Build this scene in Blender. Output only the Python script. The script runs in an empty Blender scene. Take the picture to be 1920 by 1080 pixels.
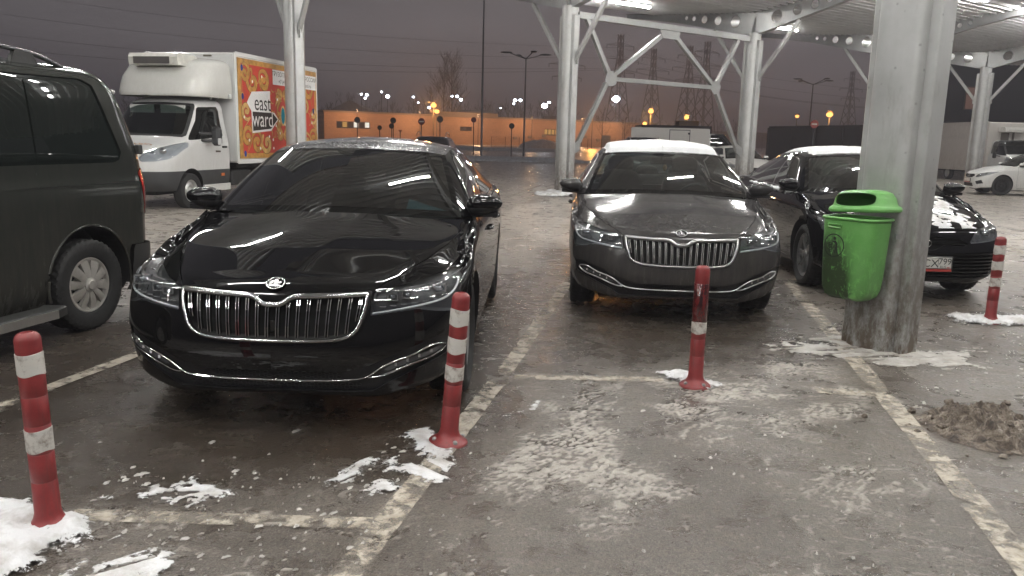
import bpy, math, random
import numpy as np
from mathutils import Vector, Matrix
from mathutils.bvhtree import BVHTree

# ---------------------------------------------------------------- camera
SC = bpy.context.scene
COL = SC.collection
rad = math.radians
PITCH, ROLL = math.atan(278 / 1500.0), rad(1.45)
cam_d = bpy.data.cameras.new('camera'); cam = bpy.data.objects.new('camera', cam_d); COL.objects.link(cam)
cam_d.sensor_width = 36.0; cam_d.lens = 1500 / 1920 * 36.0
cam_d.clip_start = 0.05; cam_d.clip_end = 4000
cam.matrix_world = (Matrix.Translation((0, 0, 1.5)) @ Matrix.Rotation(math.pi / 2 - PITCH, 4, 'X')
                    @ Matrix.Rotation(ROLL, 4, 'Z'))
SC.camera = cam
# ---------------------------------------------------------------- night sky (light-polluted overcast)
W = bpy.data.worlds.new('World'); SC.world = W; W.use_nodes = True
wt = W.node_tree; wt.nodes.clear()
def wn(t, **k):
    n = wt.nodes.new(t)
    for a, b in k.items(): setattr(n, a, b)
    return n
wo = wn('ShaderNodeOutputWorld'); wb = wn('ShaderNodeBackground')
tc = wn('ShaderNodeTexCoord'); sx = wn('ShaderNodeSeparateXYZ')
wt.links.new(tc.outputs['Generated'], sx.inputs[0])
rp = wn('ShaderNodeValToRGB')
e = rp.color_ramp.elements
e[0].position = 0.0; e[0].color = (0.084, 0.073, 0.079, 1)
e[1].position = 0.55; e[1].color = (0.050, 0.049, 0.054, 1)
x = e.new(0.07); x.color = (0.104, 0.093, 0.097, 1)
x = e.new(0.18); x.color = (0.080, 0.077, 0.081, 1)
mp = wn('ShaderNodeMapping'); mp.inputs['Scale'].default_value = (1.0, 1.0, 5.0)
wt.links.new(tc.outputs['Generated'], mp.inputs[0])
nz = wn('ShaderNodeTexNoise'); nz.inputs['Scale'].default_value = 2.2; nz.inputs['Detail'].default_value = 5; nz.inputs['Roughness'].default_value = 0.55
wt.links.new(mp.outputs[0], nz.inputs['Vector'])
ma = wn('ShaderNodeMapRange'); ma.inputs[1].default_value = 0.3; ma.inputs[2].default_value = 0.7; ma.inputs[3].default_value = 0.72; ma.inputs[4].default_value = 1.22
wt.links.new(nz.outputs[0], ma.inputs[0])
mx = wn('ShaderNodeMix', data_type='RGBA', blend_type='MULTIPLY'); mx.inputs[0].default_value = 1
wt.links.new(sx.outputs[2], rp.inputs[0]); wt.links.new(rp.outputs[0], mx.inputs[6]); wt.links.new(ma.outputs[0], mx.inputs[7])
wt.links.new(mx.outputs[2], wb.inputs[0]); wb.inputs[1].default_value = 1.6
wt.links.new(wb.outputs[0], wo.inputs[0])
SC.view_settings.view_transform = 'Standard'; SC.view_settings.look = 'None'
SC.view_settings.exposure = 0.0; SC.view_settings.gamma = 1.0
SC.render.engine = 'CYCLES'
SC.cycles.use_denoising = True
SC.cycles.max_bounces = 8; SC.cycles.diffuse_bounces = 3; SC.cycles.glossy_bounces = 4
SC.cycles.transparent_max_bounces = 16; SC.cycles.sample_clamp_indirect = 6.0
SC.cycles.caustics_reflective = False; SC.cycles.caustics_refractive = False
TUBE_POWER = 240.0        # emission strength of one LED tube under the canopy
RND = random.Random(7)
# ---------------------------------------------------------------- materials
def nt_mat(name):
    m = bpy.data.materials.new(name); m.use_nodes = True
    t = m.node_tree; p = t.nodes['Principled BSDF']
    return m, t, p
def N(t, typ, **k):
    n = t.nodes.new(typ)
    for a, b in k.items():
        if a.startswith('i_'):
            key = a[2:]; key = int(key) if key.isdigit() else key.replace('_', ' ')
            n.inputs[key].default_value = b
        else: setattr(n, a, b)
    return n
def coords(t, scale=(1, 1, 1), kind='Object'):
    c = N(t, 'ShaderNodeTexCoord'); m = N(t, 'ShaderNodeMapping'); m.inputs['Scale'].default_value = scale
    t.links.new(c.outputs[kind], m.inputs[0]); return m.outputs[0]
def noise(t, vec, scale, detail=4, rough=0.6, dist=0.0):
    n = N(t, 'ShaderNodeTexNoise'); n.inputs['Scale'].default_value = scale; n.inputs['Detail'].default_value = detail
    n.inputs['Roughness'].default_value = rough; n.inputs['Distortion'].default_value = dist
    if vec is not None: t.links.new(vec, n.inputs['Vector'])
    return n.outputs[0]
def ramp(t, fac, *stops):
    r = N(t, 'ShaderNodeValToRGB'); el = r.color_ramp.elements
    while len(el) < len(stops): el.new(0.5)
    for e_, (p, c) in zip(el, stops):
        e_.position = p; e_.color = (c if len(c) == 4 else (*c, 1)) if isinstance(c, tuple) else (c, c, c, 1)
    t.links.new(fac, r.inputs[0]); return r.outputs[0]
def mixc(t, fac, a, b, mode='MIX'):
    m = N(t, 'ShaderNodeMix', data_type='RGBA', blend_type=mode)
    for i, v in ((0, fac), (6, a), (7, b)):
        if hasattr(v, 'links'): t.links.new(v, m.inputs[i])
        elif i == 0: m.inputs[0].default_value = v
        else: m.inputs[i].default_value = (*v, 1) if len(v) == 3 else v
    return m.outputs[2]
def math_(t, op, a, b=None):
    m = N(t, 'ShaderNodeMath', operation=op)
    for i, v in ((0, a), (1, b)):
        if v is None: continue
        if hasattr(v, 'links'): t.links.new(v, m.inputs[i])
        else: m.inputs[i].default_value = v
    return m.outputs[0]
def bump(t, p, h, strength=0.3, dist=0.01):
    b = N(t, 'ShaderNodeBump'); b.inputs['Strength'].default_value = strength; b.inputs['Distance'].default_value = dist
    t.links.new(h, b.inputs['Height']); t.links.new(b.outputs[0], p.inputs['Normal']); return b
def plain(name, col, rough=0.5, metal=0.0, vary=0.12, scale=6.0, bmp=0.0, coat=0.0, spec=0.5, coat_rough=0.05):
    m, t, p = nt_mat(name)
    n = noise(t, coords(t), scale, 5)
    lo = tuple(c * (1 - vary) for c in col); hi = tuple(min(1, c * (1 + vary)) for c in col)
    t.links.new(ramp(t, n, (0.3, lo), (0.7, hi)), p.inputs['Base Color'])
    p.inputs['Metallic'].default_value = metal
    t.links.new(ramp(t, n, (0.3, rough * 0.85), (0.7, min(1, rough * 1.15))), p.inputs['Roughness'])
    p.inputs['Coat Weight'].default_value = coat; p.inputs['Coat Roughness'].default_value = coat_rough
    p.inputs['Specular IOR Level'].default_value = spec
    if bmp: bump(t, p, noise(t, coords(t), scale * 8, 4), bmp, 0.01)
    return m
def paint(name, col, dirt=0.0, dirt_col=(0.11, 0.095, 0.08), rough=0.28, coat_rough=0.02, metal=0.0, dirt_z=0.75, drops=False):
    m, t, p = nt_mat(name)
    v = coords(t); n = noise(t, v, 3.0, 6, 0.65)
    sep = N(t, 'ShaderNodeSeparateXYZ'); t.links.new(v, sep.inputs[0])
    if dirt > 0:
        hz = N(t, 'ShaderNodeMapRange'); hz.inputs[1].default_value = dirt_z; hz.inputs[2].default_value = 0.2
        hz.inputs[3].default_value = 0.25; hz.inputs[4].default_value = 1.0; t.links.new(sep.outputs[2], hz.inputs[0])
        streak = noise(t, coords(t, (9, 9, 1.2)), 2.0, 5, 0.7)
        f = math_(t, 'MULTIPLY', hz.outputs[0], math_(t, 'MULTIPLY', ramp(t, streak, (0.3, 0.25), (0.72, 1.0)), dirt))
        t.links.new(mixc(t, f, col, dirt_col), p.inputs['Base Color'])
        r = N(t, 'ShaderNodeMapRange'); r.inputs[3].default_value = rough; r.inputs[4].default_value = 0.7
        t.links.new(f, r.inputs[0]); t.links.new(r.outputs[0], p.inputs['Roughness'])
        cr = N(t, 'ShaderNodeMapRange'); cr.inputs[3].default_value = coat_rough; cr.inputs[4].default_value = 0.45
        t.links.new(f, cr.inputs[0]); t.links.new(cr.outputs[0], p.inputs['Coat Roughness'])
        cw = N(t, 'ShaderNodeMapRange'); cw.inputs[3].default_value = 1.0; cw.inputs[4].default_value = 0.25
        t.links.new(f, cw.inputs[0]); t.links.new(cw.outputs[0], p.inputs['Coat Weight'])
    else:
        p.inputs['Base Color'].default_value = (*col, 1); p.inputs['Roughness'].default_value = rough
        t.links.new(ramp(t, n, (0.35, coat_rough), (0.7, coat_rough * 2.2)), p.inputs['Coat Roughness'])
        p.inputs['Coat Weight'].default_value = 1.0
    p.inputs['Metallic'].default_value = metal; p.inputs['Specular IOR Level'].default_value = 0.0
    if drops:
        vo = N(t, 'ShaderNodeTexVoronoi'); vo.inputs['Scale'].default_value = 95; t.links.new(v, vo.inputs['Vector'])
        d = ramp(t, vo.outputs['Distance'], (0.0, 1.0), (0.45, 0.0))
        bump(t, p, d, 0.9, 0.004)
    return m
def glass(name, tint=(0.55, 0.62, 0.6), rough=0.0, ior=1.5, dirt=0.0, refl=1.9):
    m = bpy.data.materials.new(name); m.use_nodes = True; t = m.node_tree; t.nodes.clear()
    o = N(t, 'ShaderNodeOutputMaterial'); tr = N(t, 'ShaderNodeBsdfTransparent'); gl = N(t, 'ShaderNodeBsdfGlossy')
    tr.inputs[0].default_value = (*tint, 1); gl.inputs['Roughness'].default_value = rough
    fr = N(t, 'ShaderNodeFresnel'); ge = N(t, 'ShaderNodeNewGeometry'); io = N(t, 'ShaderNodeMapRange'); io.inputs[3].default_value = ior; io.inputs[4].default_value = 1.0 / ior   # one sheet of glass: same reflection from both sides
    t.links.new(ge.outputs['Backfacing'], io.inputs[0]); t.links.new(io.outputs[0], fr.inputs['IOR'])
    f2 = math_(t, 'MINIMUM', math_(t, 'MULTIPLY', fr.outputs[0], refl), 1.0)
    mx_ = N(t, 'ShaderNodeMixShader'); t.links.new(f2, mx_.inputs[0])
    t.links.new(tr.outputs[0], mx_.inputs[1]); t.links.new(gl.outputs[0], mx_.inputs[2])
    last = mx_.outputs[0]
    if dirt > 0:
        df = N(t, 'ShaderNodeBsdfDiffuse'); df.inputs[0].default_value = (0.45, 0.44, 0.42, 1)
        n = noise(t, coords(t), 5.0, 6, 0.7)
        m2 = N(t, 'ShaderNodeMixShader'); t.links.new(math_(t, 'MULTIPLY', ramp(t, n, (0.35, 0.2), (0.75, 1.0)), dirt), m2.inputs[0])
        t.links.new(last, m2.inputs[1]); t.links.new(df.outputs[0], m2.inputs[2]); last = m2.outputs[0]
    t.links.new(last, o.inputs[0]); return m
def emit(name, col, strength):
    m = bpy.data.materials.new(name); m.use_nodes = True; t = m.node_tree; t.nodes.clear()
    o = N(t, 'ShaderNodeOutputMaterial'); em = N(t, 'ShaderNodeEmission')
    em.inputs[0].default_value = (*col, 1); em.inputs[1].default_value = strength
    t.links.new(em.outputs[0], o.inputs[0]); return m

# ---------------------------------------------------------------- mesh helpers
class G:
    """verts + polygons, optional vertex normals"""
    def __init__(s, V=None, F=None, Nn=None):
        s.V = np.zeros((0, 3)) if V is None else np.asarray(V, float).reshape(-1, 3); s.F = [] if F is None else [tuple(f) for f in F]; s.N = Nn
    def add(s, o, xf=None):
        V = o.V
        if xf is not None:
            A = np.array(xf); V = V @ A[:3, :3].T + A[:3, 3]
            flip = np.linalg.det(A[:3, :3]) < 0
        else: flip = False
        b = len(s.V); s.V = np.vstack([s.V, V])
        s.F += [tuple(i + b for i in (f[::-1] if flip else f)) for f in o.F]
        if s.N is not None and o.N is not None: s.N = np.vstack([s.N, o.N])
        else: s.N = None if b else (o.N if xf is None else None)
        return s
    def copy(s): return G(s.V.copy(), list(s.F), None if s.N is None else s.N.copy())
    def mirror(s):
        m = np.array([1, -1, 1.0]); return G(s.V * m, [f[::-1] for f in s.F], None if s.N is None else s.N * m)
    def both(s): return s.copy().add(s.mirror())
    def shift(s, d): return G(s.V + np.array(d), list(s.F), s.N)
    def push(s, d): return G(s.V + s.N * d, list(s.F), s.N)
    def flip(s): return G(s.V.copy(), [f[::-1] for f in s.F], None if s.N is None else -s.N)
def build(name, g, mat, parent=None, smooth=None, conv=None):
    V, F, Nn = g.V, g.F, g.N
    if conv is not None:                       # car design space: x measured backwards from the nose
        V = V.copy(); V[:, 0] = conv - V[:, 0]; F = [f[::-1] for f in F]
        if Nn is not None: Nn = Nn * np.array([-1, 1, 1.0])
    me = bpy.data.meshes.new(name); me.from_pydata(V.tolist(), [], [list(f) for f in F])
    me.materials.append(mat)
    me.update()
    if Nn is not None:
        me.polygons.foreach_set('use_smooth', [True] * len(me.polygons))
        me.normals_split_custom_set_from_vertices(Nn.tolist())
    elif smooth is not None:
        me.polygons.foreach_set('use_smooth', [True] * len(me.polygons))
        if smooth < 179: me.set_sharp_from_angle(angle=rad(smooth))
    o = bpy.data.objects.new(name, me); COL.objects.link(o)
    if parent is not None: o.parent = parent
    return o
def tag(o, label=None, cat=None, group=None, kind=None):
    for k, v in (('label', label), ('category', cat), ('group', group), ('kind', kind)):
        if v: o[k] = v
    return o
def thing(name, label, cat, loc=(0, 0, 0), rz=0.0, group=None):
    o = bpy.data.objects.new(name, None); COL.objects.link(o); o.location = loc; o.rotation_euler = (0, 0, rz)
    o.empty_display_size = 0.2
    return tag(o, label, cat, group)
def copy_tree(o, parent=None):
    c = o.copy(); COL.objects.link(c)
    if parent is not None: c.parent = parent
    for ch in list(o.children): copy_tree(ch, c)
    return c
def set_mat(o, m):
    o.material_slots[0].link = 'OBJECT'; o.material_slots[0].material = m
def box(x0, x1, y0, y1, z0, z1, bev=0.0):
    if bev <= 0:
        V = [(x, y, z) for x in (x0, x1) for y in (y0, y1) for z in (z0, z1)]
        return G(V, [(0, 1, 3, 2), (4, 6, 7, 5), (0, 4, 5, 1), (2, 3, 7, 6), (0, 2, 6, 4), (1, 5, 7, 3)])
    b = min(bev, abs(x1 - x0) / 2.01, abs(y1 - y0) / 2.01, abs(z1 - z0) / 2.01)
    V = []; idx = {}
    X, Y, Z = (x0, x1), (y0, y1), (z0, z1)
    for i in (0, 1):
        for j in (0, 1):
            for k in (0, 1):
                sx_, sy_, sz_ = (1, -1)[i], (1, -1)[j], (1, -1)[k]
                for a in range(3):
                    d = [sx_ * b, sy_ * b, sz_ * b]; d[a] = 0
                    idx[i, j, k, a] = len(V); V.append((X[i] + d[0], Y[j] + d[1], Z[k] + d[2]))
    F = []
    for a in range(3):
        for s_ in (0, 1):
            q = []
            for u, v in ((0, 0), (1, 0), (1, 1), (0, 1)):
                c = [0, 0, 0]; c[a] = s_; c[(a + 1) % 3] = u; c[(a + 2) % 3] = v; q.append(idx[c[0], c[1], c[2], a])
            F.append(tuple(q) if s_ else tuple(q[::-1]))
    for a in range(3):          # edges along axis a
        b1, b2 = (a + 1) % 3, (a + 2) % 3
        for s1 in (0, 1):
            for s2 in (0, 1):
                c0 = [0, 0, 0]; c0[b1] = s1; c0[b2] = s2; c1 = list(c0); c1[a] = 1
                q = (idx[(*c0, b1)], idx[(*c1, b1)], idx[(*c1, b2)], idx[(*c0, b2)])
                F.append(q if (s1 == s2) else q[::-1])
    for i in (0, 1):
        for j in (0, 1):
            for k in (0, 1):
                q = tuple(idx[i, j, k, a] for a in range(3)); F.append(q if (i + j + k) % 2 else q[::-1])
    return G(V, F)
def frame_axes(d, up=(0, 0, 1)):
    d = np.array(d, float); d /= np.linalg.norm(d); u = np.array(up, float)
    if abs(d @ u) > 0.98: u = np.array([1.0, 0, 0])
    a = np.cross(d, u); a /= np.linalg.norm(a); b = np.cross(a, d); return a, b
def sweep(path, sec, caps=True, up=(0, 0, 1), scale=None, closed=False):
    """sweep a closed 2-D section (a,b) along a 3-D path; a is sideways, b is up"""
    P_ = np.array(path, float); n = len(P_); k = len(sec); V = []; F = []
    for i in range(n):
        if closed: d = P_[(i + 1) % n] - P_[i - 1]
        else: d = P_[min(i + 1, n - 1)] - P_[max(i - 1, 0)]
        a, b = frame_axes(d, up); s_ = 1 if scale is None else scale[i]
        for (p, q) in sec: V.append(P_[i] + (a * p + b * q) * s_)
    for i in range(n if closed else n - 1):
        for j in range(k):
            i2 = (i + 1) % n
            F.append((i * k + j, i2 * k + j, i2 * k + (j + 1) % k, i * k + (j + 1) % k))
    if caps and not closed: F.append(tuple(range(k))); F.append(tuple((n - 1) * k + j for j in range(k))[::-1])
    return fix_out(G(V, F))
def circ(r, n=10, ph=0.0): return [(r * math.cos(2 * math.pi * i / n + ph), r * math.sin(2 * math.pi * i / n + ph)) for i in range(n)]
def rect(w, h): return [(-w / 2, -h / 2), (w / 2, -h / 2), (w / 2, h / 2), (-w / 2, h / 2)]
def tube(path, r, n=10, caps=True, closed=False, scale=None): return sweep(path, circ(r, n), caps, closed=closed, scale=scale)
def bar(a, b, w, h, up=(0, 0, 1)): return sweep([a, b], rect(w, h), True, up)
def fix_out(g):
    """flip a closed-ish mesh so its faces look outwards (signed volume)"""
    V = g.V; vol = 0.0
    for f in g.F:
        a = V[f[0]]
        for i in range(1, len(f) - 1): vol += np.dot(a, np.cross(V[f[i]], V[f[i + 1]]))
    return g if vol >= 0 else G(V, [f[::-1] for f in g.F], g.N)
def lathe(prof, n=32, axis='z', a0=0.0, a1=2 * math.pi):
    """revolve (r,h) profile; axis z (default) or y"""
    V = []; F = []; full = abs(a1 - a0 - 2 * math.pi) < 1e-6; m = n if full else n + 1; k = len(prof)
    for i in range(m):
        t = a0 + (a1 - a0) * i / n
        for r, h in prof:
            V.append((r * math.cos(t), r * math.sin(t), h) if axis == 'z' else (r * math.cos(t), h, r * math.sin(t)))
    for i in range(n):
        i2 = (i + 1) % m
        for j in range(k - 1): F.append((i * k + j, i2 * k + j, i2 * k + j + 1, i * k + j + 1))
    return G(V, F)
def prism(poly, d0, d1, plane='xz'):
    """extrude a 2-D outline between d0 and d1 along the remaining axis"""
    n = len(poly); V = []
    for d in (d0, d1):
        for a, b in poly: V.append({'xz': (a, d, b), 'yz': (d, a, b), 'xy': (a, b, d)}[plane])
    F = [tuple(range(n)), tuple(range(n, 2 * n))[::-1]] + [(i, i + n, (i + 1) % n + n, (i + 1) % n) for i in range(n)]
    return fix_out(G(V, F))
def ellipsoid(c, r, nu=20, nv=12, sq=1.0):
    V = []; F = []
    def sp(v): return math.copysign(abs(v) ** sq, v)
    for j in range(nv + 1):
        b = -math.pi / 2 + math.pi * j / nv
        for i in range(nu):
            a = 2 * math.pi * i / nu
            V.append((c[0] + r[0] * sp(math.cos(b)) * sp(math.cos(a)), c[1] + r[1] * sp(math.cos(b)) * sp(math.sin(a)), c[2] + r[2] * sp(math.sin(b))))
    for j in range(nv):
        for i in range(nu): F.append((j * nu + i, j * nu + (i + 1) % nu, (j + 1) * nu + (i + 1) % nu, (j + 1) * nu + i))
    return G(V, F)
# ---- splines / grids
def nspline(t, Y, tq):
    """natural cubic spline, Y (n,d)"""
    t = np.asarray(t, float); Y = np.asarray(Y, float); n = len(t); h = np.diff(t)
    if n == 2: return Y[0] + (Y[1] - Y[0]) * ((np.asarray(tq) - t[0]) / h[0])[:, None]
    A = np.zeros((n, n)); B = np.zeros_like(Y); A[0, 0] = A[-1, -1] = 1
    for i in range(1, n - 1):
        A[i, i - 1] = h[i - 1]; A[i, i] = 2 * (h[i - 1] + h[i]); A[i, i + 1] = h[i]
        B[i] = 6 * ((Y[i + 1] - Y[i]) / h[i] - (Y[i] - Y[i - 1]) / h[i - 1])
    Mm = np.linalg.solve(A, B); tq = np.asarray(tq, float); k = np.clip(np.searchsorted(t, tq, 'right') - 1, 0, n - 2)
    hh = h[k][:, None]; a = ((t[k + 1] - tq)[:, None]) / hh; b = ((tq - t[k])[:, None]) / hh
    return a * Y[k] + b * Y[k + 1] + ((a ** 3 - a) * Mm[k] + (b ** 3 - b) * Mm[k + 1]) * hh ** 2 / 6
def curve(P_, n):
    P_ = np.asarray(P_, float); t = np.r_[0, np.cumsum(np.linalg.norm(np.diff(P_, axis=0), axis=1))]
    return nspline(t, P_, np.linspace(0, t[-1], n))
def gridG(A, flip=False):
    """A (r,c,3) -> G with smooth normals"""
    r, c = A.shape[:2]; idx = np.arange(r * c).reshape(r, c)
    du = np.gradient(A, axis=1); dv = np.gradient(A, axis=0); n = np.cross(du, dv)
    ln = np.linalg.norm(n, axis=2, keepdims=True); n = n / np.maximum(ln, 1e-12)
    bad = (ln[..., 0] < 1e-12)
    if bad.any():
        n[bad] = (0, 0, 1)
    q = np.stack([idx[:-1, :-1], idx[:-1, 1:], idx[1:, 1:], idx[1:, :-1]], -1).reshape(-1, 4)
    if flip: q = q[:, ::-1]; n = -n
    return G(A.reshape(-1, 3), [tuple(x_) for x_ in q.tolist()], n.reshape(-1, 3))
def coons(c0, c1, d0, d1):
    """c0,c1: bottom/top curves (n,3); d0,d1: left/right curves (m,3)"""
    n, m = len(c0), len(d0); u = np.linspace(0, 1, n)[None, :, None]; v = np.linspace(0, 1, m)[:, None, None]
    L = (1 - v) * c0[None] + v * c1[None]; R_ = (1 - u) * d0[:, None] + u * d1[:, None]
    B = (1 - u) * (1 - v) * c0[0] + u * (1 - v) * c0[-1] + (1 - u) * v * c1[0] + u * v * c1[-1]
    return L + R_ - B
def sdf(poly, X, Y_):
    """signed distance to closed polygon (negative inside), vectorised"""
    P_ = np.asarray(poly, float); n = len(P_); d = np.full(X.shape, 1e9); inside = np.zeros(X.shape, bool)
    for i in range(n):
        a, b = P_[i], P_[(i + 1) % n]; e_ = b - a; L2 = max(e_ @ e_, 1e-12)
        t = np.clip(((X - a[0]) * e_[0] + (Y_ - a[1]) * e_[1]) / L2, 0, 1)
        d = np.minimum(d, np.hypot(X - a[0] - t * e_[0], Y_ - a[1] - t * e_[1]))
        c = ((a[1] > Y_) != (b[1] > Y_)) & (X < (b[0] - a[0]) * (Y_ - a[1]) / (b[1] - a[1] + 1e-15) + a[0]); inside ^= c
    return np.where(inside, -d, d)
def pldist(pts, X, Y_):
    """signed distance to an open polyline (sign: left side positive)"""
    P_ = np.asarray(pts, float); d = np.full(X.shape, 1e9); sg = np.ones(X.shape)
    for i in range(len(P_) - 1):
        a, b = P_[i], P_[i + 1]; e_ = b - a; t = np.clip(((X - a[0]) * e_[0] + (Y_ - a[1]) * e_[1]) / (e_ @ e_), 0, 1)
        dd = np.hypot(X - a[0] - t * e_[0], Y_ - a[1] - t * e_[1]); cr = e_[0] * (Y_ - a[1]) - e_[1] * (X - a[0])
        better = dd < d; d = np.where(better, dd, d); sg = np.where(better, np.sign(cr), sg)
    return d * sg
def clip(g, phi):
    """split a mesh at phi = 0: returns inside (phi<0), outside, cut edges of the inside piece"""
    phi = np.where(np.abs(phi) < 1e-7, 1e-7, phi); ph = phi.tolist(); V = g.V; n0 = len(V); newV = []; newN = []; cache = {}
    hasN = g.N is not None
    def cut(a, b):
        k = (a, b) if a < b else (b, a)
        if k not in cache:
            i, j = k; t = ph[i] / (ph[i] - ph[j]); cache[k] = n0 + len(newV); newV.append(V[i] + (V[j] - V[i]) * t)
            if hasN:
                q = g.N[i] + (g.N[j] - g.N[i]) * t; newN.append(q / (np.linalg.norm(q) + 1e-12))
        return cache[k]
    Fi, Fo, edges = [], [], []
    for f in g.F:
        s_ = [ph[i] < 0 for i in f]
        if all(s_): Fi.append(f); continue
        if not any(s_): Fo.append(f); continue
        a_in, a_out = [], []; k = len(f)
        for i in range(k):
            p, q = f[i], f[(i + 1) % k]
            (a_in if s_[i] else a_out).append(p)
            if s_[i] != s_[(i + 1) % k]:
                c = cut(p, q); a_in.append(c); a_out.append(c)
        if len(a_in) > 2: Fi.append(tuple(a_in))
        if len(a_out) > 2: Fo.append(tuple(a_out))
        cc = [i for i in range(len(a_in)) if a_in[i] >= n0 and a_in[(i + 1) % len(a_in)] >= n0]
        for i in cc: edges.append((a_in[i], a_in[(i + 1) % len(a_in)]))
    VV = np.vstack([V, np.array(newV).reshape(-1, 3)]) if newV else V
    NN = (np.vstack([g.N, np.array(newN).reshape(-1, 3)]) if newN else g.N) if hasN else None
    return compact(VV, NN, Fi), compact(VV, NN, Fo), (VV, NN, edges)
def compact(V, Nn, F):
    if not F: return G()
    used = sorted({i for f in F for i in f}); mp_ = {o: i for i, o in enumerate(used)}
    return G(V[used], [tuple(mp_[i] for i in f) for f in F], None if Nn is None else Nn[used])
def walls(cutdata, off):
    """quads from the cut edges of a pocket going by vector off (or -N*off when a number)"""
    VV, NN, ed = cutdata
    if not ed: return G()
    used = sorted({i for e_ in ed for i in e_}); mp_ = {o: i for i, o in enumerate(used)}; k = len(used)
    A = VV[used]; B = A + np.array(off) if not np.isscalar(off) else A + NN[used] * off
    return G(np.vstack([A, B]), [(mp_[a], mp_[a] + k, mp_[b] + k, mp_[b]) for a, b in ed])
# ---- text as mesh
def text_mesh(s_, size, align='CENTER', extrude=0.0):
    cu = bpy.data.curves.new('lettering', 'FONT'); cu.body = s_; cu.size = size; cu.align_x = align; cu.align_y = 'CENTER'; cu.extrude = extrude
    cu.resolution_u = 4
    o = bpy.data.objects.new('lettering', cu); COL.objects.link(o)
    dg = bpy.context.evaluated_depsgraph_get(); me = o.evaluated_get(dg).to_mesh()
    V = np.array([v.co[:] for v in me.vertices]).reshape(-1, 3); F = [tuple(p.vertices) for p in me.polygons]
    o.to_mesh_clear(); bpy.data.objects.remove(o); bpy.data.curves.remove(cu)
    return G(V, F)
# ---- numpy noise
_rs = np.random.RandomState(11); _lat = _rs.rand(257, 257)
def vnoise(X, Y_, s_, seed=0):
    x_ = np.asarray(X) * s_ + seed * 17.37; y_ = np.asarray(Y_) * s_ + seed * 9.71
    i = np.floor(x_).astype(int); j = np.floor(y_).astype(int); fx = x_ - i; fy = y_ - j
    fx = fx * fx * (3 - 2 * fx); fy = fy * fy * (3 - 2 * fy); g = lambda a, b: _lat[a % 256, b % 256]
    return (g(i, j) * (1 - fx) + g(i + 1, j) * fx) * (1 - fy) + (g(i, j + 1) * (1 - fx) + g(i + 1, j + 1) * fx) * fy
def fbm(X, Y_, s_, o=4, seed=0, rough=0.5):
    r = 0; a = 1; tot = 0
    for k in range(o): r = r + a * vnoise(X, Y_, s_ * 2 ** k, seed + k * 3.1); tot += a; a *= rough
    return r / tot
def sstep(a, b, x_):
    t = np.clip((x_ - a) / (b - a), 0, 1); return t * t * (3 - 2 * t)
# ---------------------------------------------------------------- sedans
# design space: x back from the nose, y sideways (+ = the car's left), z up
COLQ = [0, .20, .40, .56, .70, .82, .92, .98]
COLF = [0, .004, .020, .052, .105, .185, .31, .50]
KN = [0, 3, 5, 7, 8, 9, 11, 13, 15, 17, 19]
SUPERB = dict(L=4.86, fa=.93, ra=3.77, rw=.335, ws=(1.0, 1.0, 1.0),
  rows=[  # x0, half width, z at the knots
    (.17, .84, [.225, .215, .25, .27, .21, .19, .19, .20, .25, .26, .26]),
    (.040, .895, [.235, .215, .25, .29, .24, .22, .22, .23, .29, .30, .30]),
    (.014, .915, [.32, .32, .35, .39, .36, .34, .34, .36, .42, .43, .43]),
    (.000, .928, [.43, .43, .46, .50, .52, .50, .50, .52, .56, .56, .56]),
    (.012, .932, [.53, .535, .56, .60, .65, .65, .66, .68, .68, .68, .68]),
    (.032, .926, [.63, .635, .65, .69, .76, .78, .80, .82, .82, .80, .80]),
    (.062, .915, [.715, .725, .745, .79, .86, .885, .90, .92, .94, .94, .94]),
    (.112, .868, [.765, .785, .81, .86, .95, .995, 1.0, 1.01, 1.04, 1.06, 1.06])],
  shut=[(.112, .468), (.3, .565), (.6, .69), (.9, .775), (1.15, .815), (1.36, .84)])

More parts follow.
